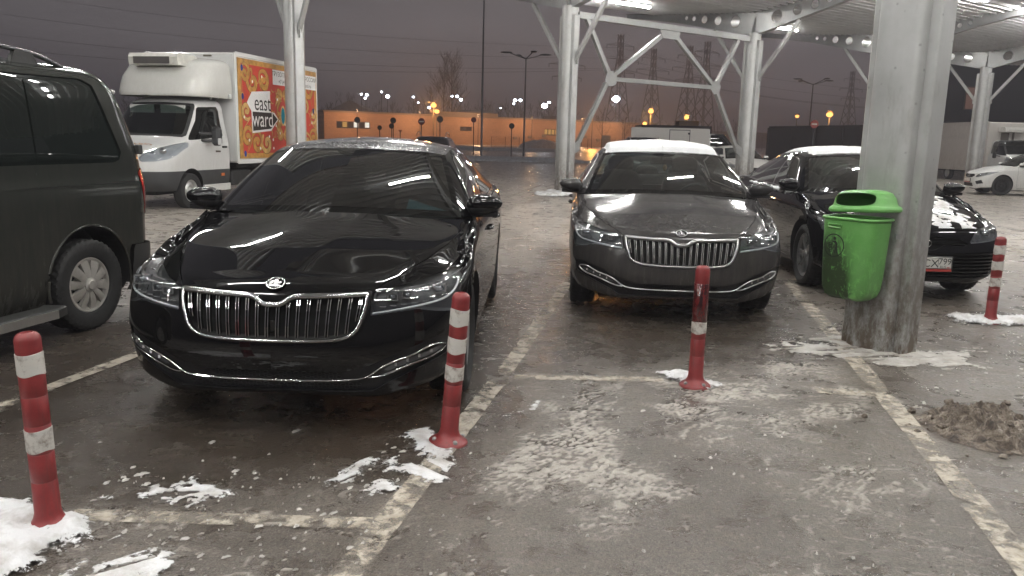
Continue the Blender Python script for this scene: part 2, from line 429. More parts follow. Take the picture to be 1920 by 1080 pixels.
def sedan_shell(S):
    L = S['L']; rows = S['rows']; nr = len(rows)
    sx_ = [S['fa'], 1.40, 2.0, 2.6, 3.2, S['ra'], L - .60]
    rq = [.965, .87, .62, .3, 0]; rx = [.30, .13, .045, .01, 0]
    ncol = len(COLQ) + len(sx_) + 5
    side = [1.0, 1.0, 1.0, 1.0, 1.0, .995, .985]
    C = np.zeros((nr + 4, ncol, 3))
    for i, (x0, Wd, zz) in enumerate(rows):
        z = np.interp(np.arange(ncol), KN, zz)
        for j in range(ncol):
            if j < 8:
                q = COLQ[j]; fx = COLF[j] * (1.0 + .35 * (i == nr - 1) + .15 * (i == nr - 2)); C[i, j] = (x0 + fx, q * Wd, z[j])
            elif j < 15: C[i, j] = (sx_[j - 8], Wd * side[j - 8], z[j])
            else: C[i, j] = (L - rx[j - 15] - x0 * .8, Wd * rq[j - 15], z[j])
    cow = S.get('cowl', (1.12, 1.40, .855, 1.035, .993)); yB = np.array([0, .17, .34, .47, .585, .68, .76, .81, .84, .855]) / .855
    for k, s_ in enumerate((.12, .40, .72, 1.0)):
        for j in range(10):
            A = C[nr - 1, j]; u = yB[j]; yb = u * C[nr - 1, 9, 1]
            B = np.array([cow[0] + (C[nr - 1, 9, 0] - cow[0]) * u ** 2, yb, cow[3] + (C[nr - 1, 9, 2] - cow[3]) * u ** 2])
            P_ = A + (B - A) * s_; P_[2] += S.get('hb', .022) * 4 * s_ * (1 - s_)
            C[nr + k, j] = P_
    # dense columns
    base = C[4]; t = np.r_[0, np.cumsum(np.linalg.norm(np.diff(base, axis=0), axis=1))]
    cnt = [9, 9, 8, 8, 8, 8, 12, 22, 24, 14, 14, 14, 22, 16, 8, 6, 6, 5, 5]
    if S.get('lo'): cnt = [max(2, c // 2) for c in cnt]
    tq = np.concatenate([np.linspace(t[j], t[j + 1], cnt[j], endpoint=False) for j in range(ncol - 1)] + [[t[-1]]])
    D = np.stack([nspline(t, C[i], tq) for i in range(nr)])
    j9 = sum(cnt[:9]); tH = tq[:j9 + 1]
    Dh = np.stack([nspline(t[:10], C[nr + k, :10], tH) for k in range(4)])
    D[:, 0, 1] = 0; D[:, -1, 1] = 0; Dh[:, 0, 1] = 0
    # dense rows
    s_w = np.r_[0, np.cumsum(np.linalg.norm(np.diff(C[:nr, 3], axis=0), axis=1))]
    s_h = s_w[-1] + np.cumsum([np.linalg.norm(C[nr + k, 4] - C[nr + k - 1, 4]) for k in range(4)])
    s_all = np.r_[s_w, s_h]; nw = 7 if not S.get('lo') else 4; nh = 16 if not S.get('lo') else 7
    sw = np.concatenate([np.linspace(s_w[i], s_w[i + 1], nw, endpoint=False) for i in range(nr - 1)] + [[s_w[-1]]])
    sh = np.concatenate([np.linspace(s_all[nr - 1 + i], s_all[nr + i], (6, nh, nh, nh)[i], endpoint=False) for i in range(4)] + [[s_all[-1]]])
    nt = len(tq); Wl = np.zeros((len(sw), nt, 3)); Hd = np.zeros((len(sh), j9 + 1, 3))
    for c in range(nt):
        if c <= j9:
            R_ = np.vstack([D[:, c], Dh[:, c]]); Q = nspline(s_all, R_, np.r_[sw, sh])
            a = sstep(j9 - cnt[8], j9, c)
            Wl[:, c] = Q[:len(sw)] * (1 - a) + a * nspline(s_w, D[:, c], sw); Hd[:, c] = Q[len(sw):]
            Hd[0, c] = Wl[-1, c]
        else: Wl[:, c] = nspline(s_w, D[:, c], sw)
    # fair the bonnet sheet
    for _ in range(120):
        E_ = np.concatenate([Hd[:, 1:2] * np.array([1, -1, 1.0]), Hd], 1)
        lap = (E_[1:-1, :-2] + E_[1:-1, 2:] + E_[:-2, 1:-1] + E_[2:, 1:-1]) / 4 - E_[1:-1, 1:-1]
        wt_ = np.clip((np.arange(1, Hd.shape[0] - 1) - 1) / 6.0, 0, 1)[:, None]
        Hd[1:-1, :-1, 2] += .8 * wt_ * lap[..., 2]
    # creases of the bonnet
    sp = lambda v, w: w * np.logaddexp(0, v / w)
    def crease(A, wgt):
        x_, y = A[..., 0], np.abs(A[..., 1]); z = np.zeros_like(x_)
        for (pts, sl, wd) in S.get('creases', []):
            z -= sl * sp(y - np.interp(x_, [p[0] for p in pts], [p[1] for p in pts]), wd) * np.minimum(1, (x_ / pts[0][0]) ** 2)
        A[..., 2] += z * wgt
    wrow = sstep(s_w[-2], s_w[-1], sw)[:, None] * (1 - sstep(1.15, 1.5, Wl[..., 0]))
    crease(Wl, wrow); crease(Hd, np.ones(Hd.shape[:2]) * (1 - sstep(1.15, 1.5, Hd[..., 0])))
    Hd[0] = Wl[-1, :j9 + 1]
    return Wl, Hd, j9
def smooth_join(Wl, Hd, j9):
    """one grid for the front columns (fascia + bonnet), one for the rest, with shared normals"""
    F_ = np.concatenate([Wl[:, :j9 + 1], Hd[1:]], 0)
    a = gridG(F_); b = gridG(Wl[:, j9:])
    nb = Wl.shape[0]; ca = j9 + 1
    na = a.N.reshape(F_.shape); nbb = b.N.reshape(Wl[:, j9:].shape)
    m = na[:nb, -1] + nbb[:, 0]; m /= np.linalg.norm(m, axis=1, keepdims=True); na[:nb, -1] = m; nbb[:, 0] = m
    a.N = na.reshape(-1, 3); b.N = nbb.reshape(-1, 3)
    return a, b
def orient(g, ref):
    """make a smooth sheet face away from ref point"""
    d = ((g.V - np.array(ref)) * g.N).sum(1).mean()
    return g if d > 0 else g.flip()
TREAD = {}
def tyre_mesh(R_, w, rr, tread=True, n=120):
    """tyre around the y axis, centre at origin; tread blocks in the outer band"""
    hw = w / 2
    prof = [(rr, -hw * .72), (rr + .012, -hw * .86), (rr + (R_ - rr) * .45, -hw), (R_ - .03, -hw * .98), (R_ - .012, -hw * .9)]
    m = 14
    for k in range(m + 1):
        y = -hw * .84 + 2 * hw * .84 * k / m; prof.append((R_ - .004 * (abs(2 * k / m - 1) ** 3), y))
    prof += [(r, -y) for r, y in prof[:5][::-1]]
    V = []; F = []; k = len(prof)
    for i in range(n):
        a = 2 * math.pi * i / n
        for j, (r, y) in enumerate(prof):
            if tread and 4 <= j <= k - 5:
                jj = j - 5; ph = (i + abs(jj - m / 2) * .8) % 3
                if ph < .9 or jj in (4, 5, 9, 10): r -= .009
            V.append((r * math.cos(a), y, r * math.sin(a)))
    for i in range(n):
        for j in range(k - 1):
            i2 = (i + 1) % n; F.append((i * k + j, i2 * k + j, i2 * k + j + 1, i * k + j + 1))
    return fix_out(G(V, F))
def rim_mesh(rr, w, style):
    """rim, face towards +y at y = w/2*.75"""
    yf = w / 2 * .72
    g = lathe([(rr - .004, -w * .36), (rr - .03, -w * .3), (rr - .045, 0), (rr - .035, yf - .02), (rr - .012, yf - .006), (rr + .004, yf + .004), (rr + .006, yf - .012), (rr - .002, yf - .03)], 56, 'y')
    g.add(lathe([(0, yf - .075), (rr - .05, yf - .085)], 40, 'y'))       # dark back plane is a separate object
    return g
def spokes_mesh(rr, w, style):
    yf = w / 2 * .72; g = G()
    def blade(a, w0, w1, r0, r1, yy, twist=0.0, th=.02, slope=0.0):
        u = np.array([math.cos(a), 0, math.sin(a)]); v = np.array([-math.sin(a), 0, math.cos(a)])
        V = []
        for r, ww, y in ((r0, w0, yy[0]), ((r0 + r1) / 2, (w0 + w1) / 2, yy[1]), (r1, w1, yy[2])):
            for s_ in (-1, 0, 1):
                p = u * r + v * (s_ * ww / 2 + twist * (r - r0)); V.append(p + np.array([0, y - abs(s_) * .006 + s_ * slope, 0]))
            for s_ in (1, -1): V.append(u * r + v * (s_ * ww / 2 + twist * (r - r0)) + np.array([0, y - th, 0]))
        F = [(i * 5 + j, (i + 1) * 5 + j, (i + 1) * 5 + (j + 1) % 5, i * 5 + (j + 1) % 5) for i in range(2) for j in range(5)]
        F += [(0, 1, 2, 3, 4), (10, 14, 13, 12, 11)]
        g.add(fix_out(G(V, F)))
    if style == 'van':
        for i in range(10):
            a = 2 * math.pi * i / 10 + .1; blade(a, .045, .082 if i % 2 else .07, .045, rr - .012, (yf + .012, yf + .016, yf), .04, .03, .004)
        g.add(lathe([(rr - .02, yf), (rr - .004, yf + .006), (rr + .012, yf), (rr + .012, yf - .02)], 48, 'y'))
        g.add(lathe([(0, yf + .03), (.032, yf + .029), (.04, yf + .02), (.056, yf + .015), (.06, yf - .01)], 28, 'y'))
    elif style == 'ten':
        for i in range(5):
            for d in (-.13, .13): blade(2 * math.pi * i / 5 + d, .036, .034, .05, rr - .01, (yf - .01, yf + .004, yf - .006), .0 - d * .25, .03)
        g.add(lathe([(0, yf + .012), (.03, yf + .011), (.055, yf), (.07, yf - .03)], 24, 'y'))
    elif style == 'steel':
        g.add(lathe([(0, yf - .01), (.05, yf - .01), (.075, yf - .03), (.12, yf - .008), (rr - .05, yf - .03), (rr - .02, yf - .05)], 36, 'y'))
    return g
def make_wheel(R_, w, rr, style, m_tyre, m_rim, m_dark, tread=True, n=120):
    """wheel as an empty with tyre and rim, outer face towards local +Y"""
    e_ = bpy.data.objects.new('wheel', None); COL.objects.link(e_); e_.empty_display_size = .1
    build('tyre', tyre_mesh(R_, w, rr, tread, n), m_tyre, e_, smooth=28)
    g = rim_mesh(rr, w, style)
    r_ = build('rim', g, m_rim if style != 'steel' else m_dark, e_, smooth=35)
    build('spokes', spokes_mesh(rr, w, style), m_rim if style != 'steel' else m_dark, r_, smooth=30)
    build('brake_disc', lathe([(0, w / 2 * .72 - .08), (rr - .06, w / 2 * .72 - .08)], 32, 'y').add(lathe([(rr - .06, w / 2 * .72 - .08), (rr - .04, -w * .3)], 32, 'y')), m_dark, r_, smooth=30)
    return e_
def place_wheels(root, proto, conv, S, half, zr):
    k = 0
    for ax in (S['fa'], S['ra']):
        for sgn in (1, -1):
            w_ = proto if k == 0 else copy_tree(proto, root); k += 1
            w_.parent = root; w_.location = (conv - ax, sgn * half, zr); w_.rotation_euler = (0, 0, 0 if sgn > 0 else math.pi)
def door_line(x0, x1, z0, z1): return [(x0, z0), (x1, z0), (x1, z1), (x0, z1)]

def sedan(name, label, cat, pose, S, M, group=None, simple=False):
    """M: materials paint, dark, black, chrome, glass, ws_glass, tyre, rim, lens, lamp"""
    L = S['L']; conv = L / 2
    X, Yn, yaw = pose; fx, fy = -math.sin(yaw), -math.cos(yaw)        # forward
    root = thing(name, label, cat, (X - fx * L / 2, Yn - fy * L / 2, 0), math.atan2(fy, fx), group)
    bd = lambda n, g, m, par=root, smooth=None: build(n, g, m, par, smooth, conv)
    Wl, Hd, j9 = sedan_shell(S)
    A, B = smooth_join(Wl, Hd, j9)
    A = orient(A, (2.4, 0, .3)); B = orient(B, (2.4, 0, .3))
    bvh_pts = A
    bv = BVHTree.FromPolygons([tuple(v) for v in A.V], A.F)
    def fx_at(y, z, dx=0.0):
        h = bv.ray_cast(Vector((-1, abs(y), z)), Vector((1, 0, 0)))
        if h[0] is None: h = bv.find_nearest(Vector((.3, abs(y), z)))
        return h[0].x + dx
    S['fx_at'] = fx_at
    rest = A
    # --- pockets in the front: lamps, grille, intakes
    parts = {}
    for key, poly, depth in S['cuts']:
        x_, y, z = rest.V.T
        phi = sdf(poly, y, z); phi = np.where(x_ > S.get('cut_x', .75), 1.0, phi)
        ins, rest, cd = clip(rest, phi); parts[key] = (ins, cd)
        off = (depth, 0, 0)
        wl = walls(cd, off)
        fl = ins.shift(off)
        parts[key] = (ins, wl, fl)
    # --- wheel arches
    def arch(g, xa):
        x_, y, z = g.V.T; phi = np.hypot(x_ - xa, z - S['rw'] - .015) - S['rw'] - .045; phi = np.where(y < .5, 1.0, phi)
        ins, out, cd = clip(g, phi); return out, walls(cd, (0, -.28, 0))
    rest, w1 = arch(rest, S['fa']); B, w2 = arch(B, S['ra']); B, w3 = arch(B, S['fa']); rest, w4 = arch(rest, S['ra'])
    # --- bonnet and its gap
    lead = S.get('lead', .735)
    def dhood(g):
        x_, y, z = g.V.T; return np.maximum(pldist(S['shut'], x_, y), np.maximum((lead - z) * .9, x_ - 1.6))
    hood, rest, _ = clip(rest, dhood(rest) + .0025)
    gap, rest, _ = clip(rest, dhood(rest) - .0025)
    bd('bonnet', hood.both(), M['paint'])
    gaps = gap.push(-.012).both()
    # --- doors
    drs = []
    for (x0, x1, z0, z1) in S['doors']:
        x_, y, z = B.V.T; phi = sdf(door_line(x0, x1, z0, z1), x_, z); phi = np.where(y < .5, 1.0, phi)
        ins, out, _ = clip(B, phi + .003)
        x_, y, z = out.V.T; phi = sdf(door_line(x0, x1, z0, z1), x_, z); phi = np.where(y < .5, 1.0, phi)
        g_, B, _ = clip(out, phi - .003); gaps.add(g_.push(-.012).both()); drs.append(ins)
    gaps.N = None
    body = rest.both().add(B.both())
    # --- glasshouse
    T = S['top']
    wsb = curve(T['ws_base'], 41); wst = curve(T['ws_top'], 41)
    side = np.linspace(wsb[-1], wst[-1], 25); ctr = np.linspace(wsb[0], wst[0], 25)
    for sd, bl in ((side, .012), (ctr, .03)):
        u = np.linspace(0, 1, 25)[:, None]; sd += np.array([-.45, 0, .9]) * bl * 4 * u * (1 - u)
    wsA = coons(wsb, wst, ctr, side); ws = orient(gridG(wsA), (2.6, 0, 1.0))
    yy, hh = wsA[..., 1], np.linspace(0, 1, 25)[:, None]
    U_ = (np.linspace(0, 1, 41)[None, :] + 0 * hh).ravel(); Vv = (hh + 0 * yy).ravel()
    frit = np.maximum(np.maximum((U_ - .945) * .75, (.075 - Vv) * .9), (Vv - .945) * .9)
    cen = np.hypot(U_ * 4.2, (Vv - 1.0) * 5.0) - .85            # sensor patch behind the mirror
    frit = np.maximum(frit, -cen * .2)
    gl, fr, _ = clip(ws, frit)
    bd('windscreen', gl.both(), M['ws_glass']); bd('windscreen_border', fr.both(), M['gloss_black'])
    rail = curve(T['rail'], 61); rch = curve(T['roof_c'], 61); hdr = wst; rhd = curve(T['rear_hdr'], 41)
    roofA = coons(rch, rail, hdr, rhd) if False else coons(hdr, rhd, np.array(rch), np.array(rail))
    u = np.linspace(0, 1, 61)[:, None]; v = np.linspace(0, 1, 41)[None, :]
    roofA[..., 2] += T.get('crown', .012) * 16 * u * (1 - u) * v * (1 - v) * .6
    roof = orient(gridG(roofA), (2.6, 0, .6))
    bd('roof', roof.both(), M.get('roof_paint', M['paint']))
    topz = Wl[-1]; k0 = int(np.argmin(np.where(np.arange(len(topz)) > j9, np.abs(topz[:, 0] - T['belt_x'][0]), 9))); k1 = int(np.argmin(np.where((np.arange(len(topz)) > j9) & (topz[:, 1] > .5), np.abs(topz[:, 0] - T['belt_x'][1]), 9)))
    belt = np.vstack([[wsb[-1]], topz[k0:k1 + 1] + np.array([0, -.004, .004])]); belt = curve(belt, 61)
    re = np.linspace(belt[-1], rail[-1], 25); fe = side.copy()
    shA = coons(belt, rail, fe, re)
    u = np.linspace(0, 1, 61)[None, :]; v = np.linspace(0, 1, 25)[:, None]
    shA[..., 1] += T.get('tumble', .03) * 4 * v * (1 - v) * np.minimum(1, 5 * u)
    sh = orient(gridG(shA), (2.6, 0, 1.1))
    x_, y, z = sh.V.T; phi = sdf(T['dlo'], x_, z)
    gl2, fr2, cdw = clip(sh, phi)
    xg, yg, zg = gl2.V.T; pb = np.abs(xg - T['bpillar'] - .12 * (zg - 1.2)) - .04
    bp, gl2, _ = clip(gl2, pb)
    x_, y, z = fr2.V.T; chs, fr2, _ = clip(fr2, sdf(T['dlo'], x_, z) - .014)
    pil = fr2
    body.add(pil.both())
    xg = gl2.V[:, 0]; wf, wr_, _ = clip(gl2, xg - T['bpillar'] - .12 * (gl2.V[:, 2] - 1.2))
    for q_ in (wf, wr_): bd('side_window', q_, M['glass']); bd('side_window', q_.mirror(), M['glass'])
    bd('window_trim', chs.push(.004).both().add(bp.push(-.002).both()) if not S.get('trim') == 'black' else chs.push(.002).both().add(bp.both()), M['chrome'] if S.get('trim') != 'black' else M['gloss_black'])
    rgb = curve(T['rg_base'], 41); rs = np.linspace(rhd[-1], rgb[-1], 21); rc_ = np.linspace(rhd[0], rgb[0], 21)
    rc_ = rc_ + np.array([.3, 0, .9]) * .02 * (4 * np.linspace(0, 1, 21) * (1 - np.linspace(0, 1, 21)))[:, None]
    rg = orient(gridG(coons(rhd, rgb, rc_, rs)), (2.6, 0, .9)); bd('rear_window', rg.both(), M['rear_glass'])
    # C pillar fill + boot lid
    cp = coons(np.linspace(rhd[-1], rail[-1], 12), np.vstack([np.linspace(rgb[-1], belt[-1], 12)]), rs, re[::-1][np.linspace(0, 24, 21).astype(int)])
    body.add(orient(gridG(cp), (2.6, 0, .9)).both())
    kc = len(topz) - 1 - int(.62 * (len(topz) - 1 - k1)); kc = max(k1 + 3, kc)
    c0 = curve(np.vstack([rgb, [belt[-1]]]), 31); c1 = curve(topz[kc:][::-1], 31)
    dk = coons(c0, c1, curve(np.array([c0[0], (c0[0] + c1[0]) / 2 + np.array([0, 0, .01]), c1[0]]), 15), curve(topz[k1:kc + 1], 15))
    bd('boot_lid', orient(gridG(dk), (2.6, 0, .5)).both(), M['paint'])
    # back panel of the tail stays in the body wall
    body.N = body.N if body.N is not None and len(body.N) == len(body.V) else None
    bd('body', body, M['paint'])
    for g_ in drs: bd('door', g_, M['paint']); bd('door', g_.mirror(), M['paint'])
    und = gaps.add(w1.both()).add(w2.both()).add(w3.both()).add(w4.both())
    und.add(box(.35, L - .35, -.66, .66, .17, .34)); und.add(box(S['fa'] - .5, S['fa'] + .5, -.62, .62, .2, .8)); und.add(box(S['ra'] - .5, S['ra'] + .5, -.62, .62, .2, .8)); und.add(box(.45, L - .3, -.70, .70, .34, .40))
    bd('underbody', und, M['black'])
    # --- cabin
    cab = box(1.3, 4.1, -.78, .78, .38, .5).add(box(1.25, 1.85, -.76, .76, .5, .94)).add(box(3.4, 4.2, -.72, .72, .5, 1.0))
    dash = curve([(1.2, 0, .985), (1.45, 0, 1.0), (1.72, 0, .985), (1.86, 0, .90), (1.9, 0, .75)], 16)
    dm = np.stack([dash + np.array([0, yv, -.02 * (abs(yv) / .75) ** 2]) for yv in np.linspace(-.75, .75, 15)]); cab.add(orient(gridG(dm), (1.5, 0, .5)))
    cab.N = None
    bd('dashboard', cab, M['cabin'], smooth=40)
    for ys in (-.37, .37):
        bk = ellipsoid((2.78, ys, .84), (.13, .27, .36), 18, 12, .65); bk.V[:, 0] += (bk.V[:, 2] - .6) * .28
        bk.add(ellipsoid((2.98, ys, 1.25), (.07, .15, .11), 14, 10, .7)); bk.add(ellipsoid((2.55, ys, .56), (.32, .27, .1), 16, 8, .6))
        bd('front_seat', bk, M['seat'], smooth=60)
    rb = ellipsoid((3.55, 0, .82), (.14, .68, .3), 18, 12, .5); rb.V[:, 0] += (rb.V[:, 2] - .6) * .3
    for ys in (-.4, 0, .4): rb.add(ellipsoid((3.72, ys, 1.14), (.06, .14, .09), 14, 10, .7))
    bd('rear_seat', rb, M['seat'], smooth=60)
    rg_ = [(1.98 - .09 * math.sin(a), .37 + .185 * math.cos(a), .93 + .165 * math.sin(a)) for a in np.linspace(0, 2 * math.pi, 28, endpoint=False)]
    sw_ = tube(rg_, .016, 8, closed=True); sw_.add(ellipsoid((1.96, .37, .92), (.03, .08, .05))); sw_.add(tube([(1.97, .2, .92), (1.97, .54, .92)], .014, 6))
    bd('steering_wheel', sw_, M['cabin'], smooth=60)
    mirr = T['ws_top'][0]
    bd('rear_view_mirror', box(mirr[0] + .06, mirr[0] + .09, -.12, .12, mirr[2] - .13, mirr[2] - .07, .012).add(tube([(mirr[0] + .05, 0, mirr[2] - .05), (mirr[0] + .07, 0, mirr[2] - .08)], .012)), M['cabin'], smooth=40)
    # --- wing mirrors
    mx_, my, mz = S.get('mirror', (1.53, .935, 1.075))
    for sg in (1, -1):
        hs = G(); nu, nv = 24, 14; V = []
        for j in range(nv + 1):
            b = -math.pi / 2 + math.pi * j / nv
            for i in range(nu):
                a = 2 * math.pi * i / nu
                y_ = math.sin(b); r_ = math.sqrt(max(0, 1 - abs(y_) ** 2.6))
                cx, cz = math.cos(a), math.sin(a); cx = math.copysign(abs(cx) ** .75, cx); cz = math.copysign(abs(cz) ** .75, cz)
                V.append((cx * .085 * r_ * (1 if cx < 0 else .35), y_ * .118, cz * .066 * r_ * (1 - .30 * y_) + .010 * y_))
        F = [(j * nu + i, j * nu + (i + 1) % nu, (j + 1) * nu + (i + 1) % nu, (j + 1) * nu + i) for j in range(nv) for i in range(nu)]
        hs = fix_out(G(V, F)); hs.V[:, 1] *= sg; hs = hs if sg > 0 else G(hs.V, [f[::-1] for f in hs.F])
        sh_ = hs.shift((mx_, my * sg, mz)); zc = sh_.V[:, 2]
        lo, up, _ = clip(sh_, zc - (mz - .018))
        m_ = bd('wing_mirror', up, M['paint'], smooth=50)
        arm = sweep([(mx_ + .01, sg * (my - .16), mz - .075), (mx_ + .005, sg * (my - .09), mz - .068), (mx_, sg * (my + .09), mz - .06)], [(-.035, -.016), (.035, -.016), (.035, .016), (-.035, .016)])
        build('mirror_base', lo.add(arm), M['plastic'], m_, 50, conv)
        build('mirror_glass', box(mx_ + .024, mx_ + .031, sg * my - .1, sg * my + .1, mz - .045, mz + .05, .003), M['mirror'], m_, None, conv)
    # --- handles, wipers
    if not simple:
        for sg in (1, -1):
            for xh in (S['doors'][0][1] - .22, S['doors'][1][1] - .2):
                bd('door_handle', sweep([(xh - .1, sg * .925, .845), (xh - .07, sg * .95, .85), (xh + .07, sg * .95, .853), (xh + .1, sg * .925, .85)], circ(.012, 8)), M['paint'], smooth=60)
    for (ya, yb) in ((-.62, -.02), (.02, .62)):
        pa = [(1.19 + .25 * abs(yv) ** 2 / .73 + .005, yv, 1.038 - .045 * (yv / .855) ** 2 + .012) for yv in np.linspace(ya, yb, 9)]
        bd('wiper', sweep(pa, rect(.02, .012)), M['black'])
    # --- wheels
    pr = make_wheel(S['rw'], .235, S.get('rim', .235), S.get('wheel', 'ten'), M['tyre'], M['rim'], M['black'], n=120 if not simple else 60)
    place_wheels(root, pr, conv, S, S.get('track', .79), S['rw'])
    S['front'](S, M, parts, bd, root, conv)
    S['sheets'] = dict(roof=roof, bonnet=hood, side=pil, ws=ws, lid=orient(gridG(dk), (2.6, 0, .5)), conv=conv, root=root)
    return root
SUPERB.update(
  lead=.685, hb=.020,
  creases=[([(.10, .060), (1.15, .23)], .055, .008), ([(.10, .455), (.3, .555), (.6, .68), (.9, .765), (1.3, .83)], .30, .012)],
  cuts=[
    ('grille', [(-.1, .690), (.034, .690), (.062, .702), (.092, .722), (.120, .730), (.20, .735), (.479, .745), (.470, .665), (.437, .57), (.405, .532), (.36, .515), (.28, .503), (-.1, .492)], .0),
    ('lamp', [(.492, .737), (.60, .754), (.75, .777), (.865, .792), (.888, .77), (.888, .66), (.872, .612), (.78, .632), (.70, .652), (.60, .644), (.478, .630), (.482, .68)], .075),
    ('intake', [(-.1, .352), (.36, .352), (.48, .385), (.63, .452), (.80, .505), (.868, .485), (.85, .405), (.70, .345), (.56, .285), (.49, .243), (-.1, .250)], .03)],
  doors=[(1.43, 2.50, .26, .985), (2.506, 3.42, .26, .99)],
  top=dict(ws_base=[(1.13, 0, 1.032), (1.17, .3, 1.027), (1.27, .58, 1.015), (1.39, .795, 1.0)],
           ws_top=[(1.925, 0, 1.414), (1.95, .3, 1.408), (2.0, .5, 1.396), (2.05, .61, 1.380)],
           rail=[(2.05, .61, 1.380), (2.35, .62, 1.418), (2.75, .612, 1.425), (3.2, .59, 1.40), (3.6, .56, 1.34)],
           roof_c=[(1.925, 0, 1.414), (2.1, 0, 1.452), (2.4, 0, 1.488), (2.75, 0, 1.496), (3.2, 0, 1.474), (3.58, 0, 1.395)],
           rear_hdr=[(3.58, 0, 1.395), (3.585, .3, 1.375), (3.6, .56, 1.34)],
           rg_base=[(4.22, 0, 1.10), (4.2, .4, 1.095), (4.12, .72, 1.07)], belt_x=(1.52, 4.1), tumble=.035,
           dlo=[(1.60, 1.035), (1.80, 1.17), (2.10, 1.335), (2.25, 1.365), (2.6, 1.375), (3.05, 1.36), (3.45, 1.295), (3.86, 1.10), (3.82, 1.06), (1.60, 1.022)], bpillar=2.52))
def seg_hits(poly, y):
    zs = []
    for i in range(len(poly)):
        (a, za), (b, zb) = poly[i], poly[(i + 1) % len(poly)]
        if (a > y) != (b > y): zs.append(za + (zb - za) * (y - a) / (b - a))
    return sorted(zs)
def superb_front(S, M, parts, bd, root, conv):
    fx = S['fx_at']
    ins, wl, fl = parts['grille']
    poly = S['cuts'][0][1]
    # chrome surround: one rounded bar running round the opening
    path = [(0, .676), (.058, .677), (.085, .688), (.125, .704), (.20, .717), (.33, .723), (.462, .729), (.452, .665), (.43, .60), (.412, .56), (.385, .535), (.34, .521), (.26, .511), (.13, .504), (0, .502)]
    top = curve([(0, .677), (.032, .678), (.056, .688), (.086, .708), (.112, .716), (.16, .719), (.30, .724), (.459, .730)], 60)
    sidep = curve([(.459, .730), (.456, .69), (.444, .635), (.428, .588), (.408, .553), (.37, .528), (.30, .513), (.15, .505), (0, .503)], 50)
    def surr(p2, w, out):
        P3 = [(fx(a, b) - out, a, b) for a, b in p2]; P3 = [(-p[0] if False else p[0], p[1], p[2]) for p in P3]
        full = [(x_, -y, z) for x_, y, z in P3[::-1]] + P3[1:] if abs(p2[0][0]) < 1e-9 else [(x_, y, z) for x_, y, z in P3] + [(x_, -y, z) for x_, y, z in P3[::-1][1:]]
        sec = [(w * math.cos(t), .016 * math.sin(t)) for t in np.linspace(0, math.pi, 9)] + [(-w, -.02), (w, -.02)]
        return sweep(full, sec, True, up=(-1, 0, .25))
    g = surr(top, .0145, .004); g.add(surr(sidep, .0105, .002))
    bd('grille_surround', g, M['chrome'], smooth=40)
    x_, y, z = ins.V.T
    inner, ring, cd = clip(ins, sdf([(a - .0, b) for a, b in poly], y, z) + .018)
    bk = inner.shift((.055, 0, 0)); bk.N = None; bk.add(walls(cd, (.055, 0, 0))); ring.N = None; bk.add(ring.shift((.004, 0, 0)))
    bd('grille_recess', bk.both(), M['black'])
    sl = G(); dk = G()
    for k in range(9):
        for sg in (1, -1):
            yk = .027 + .0505 * k
            if yk > .45: continue
            zz = seg_hits(poly, yk); lo, hi = zz[0] + .018, zz[-1] - .024
            if yk > .40: lo += .02
            P3 = [(fx(yk - .012 * (1 - u) * (yk / .45), lo + (hi - lo) * u) + .012 + .02 * max(0, .3 - u), sg * (yk - .020 * (1 - u) * (yk / .45)), lo + (hi - lo) * u) for u in np.linspace(0, 1, 7)]
            for dy in (-.0065, .0065):
                sl.add(sweep([(p[0], p[1] + dy, p[2]) for p in P3], [(-.0026, -.02), (.0026, -.02), (.002, .004), (-.002, .004)], True, up=(-1, 0, 0)))
            dk.add(sweep([(p[0] + .006, p[1], p[2]) for p in P3], rect(.011, .012), True, up=(-1, 0, 0)))
    s_ = bd('grille_slats', sl, M.get('slat', M['chrome'])); s_['x'] = 1
    del s_['x']
    build('slat_core', dk, M['gloss_black'], s_, None, conv)
    bd('radar_cover', box(fx(0, .6) + .02, fx(0, .6) + .03, -.022, .022, .535, .60, .004), M['gloss_black'], smooth=30)
    # lamps
    ins, wl, fl = parts['lamp']
    h = fl.copy(); h.N = None; h.add(walls_flat(wl))
    for sg in (1, -1):
        mir = (lambda q: q) if sg > 0 else (lambda q: q.mirror())
        hl = bd('headlight', mir(h), M['lamp_in'], smooth=30)
        build('lens', mir(ins.copy()), M['lens'], hl, None, conv)
        r = G()
        for (y0, y1, z0, z1) in ((.545, .60, .688, .728), (.612, .668, .695, .738), (.735, .825, .705, .755)):
            ym = (y0 + y1) / 2; x0 = fx(ym, (z0 + z1) / 2) + .034
            fr_ = G()
            for (a, b, c, d) in ((y0, y1, z0, z0 + .006), (y0, y1, z1 - .006, z1), (y0, y0 + .006, z0, z1), (y1 - .006, y1, z0, z1)): fr_.add(box(x0, x0 + .03, a, b, c, d))
            r.add(fr_); e_ = ellipsoid((x0 + .02, ym, (z0 + z1) / 2), (.016, (y1 - y0) * .36, (z1 - z0) * .36), 14, 8); r.add(e_)
        for k in range(6): r.add(box(fx(.53 + .05 * k, .665) + .03, fx(.53 + .05 * k, .665) + .05, .515 + .05 * k, .545 + .05 * k, .662 + .004 * k, .668 + .004 * k))
        build('reflector', mir(r), M['reflector'], hl, 30, conv)
        lg = [(fx(a, b) + .014, a, b) for a, b in curve([(.487, .637), (.60, .651), (.70, .664), (.78, .676), (.845, .70), (.868, .735), (.872, .765)], 26)]
        build('light_guide', mir(tube(lg, .0062, 8)), M['guide'], hl, 60, conv)
    # lower intake with chrome line and fog lamps
    ins, wl, fl = parts['intake']
    g = fl.copy(); g.N = None; g.add(walls_flat(wl)); bd('lower_intake', g.both(), M['plastic'], smooth=30)
    mesh_ = G()
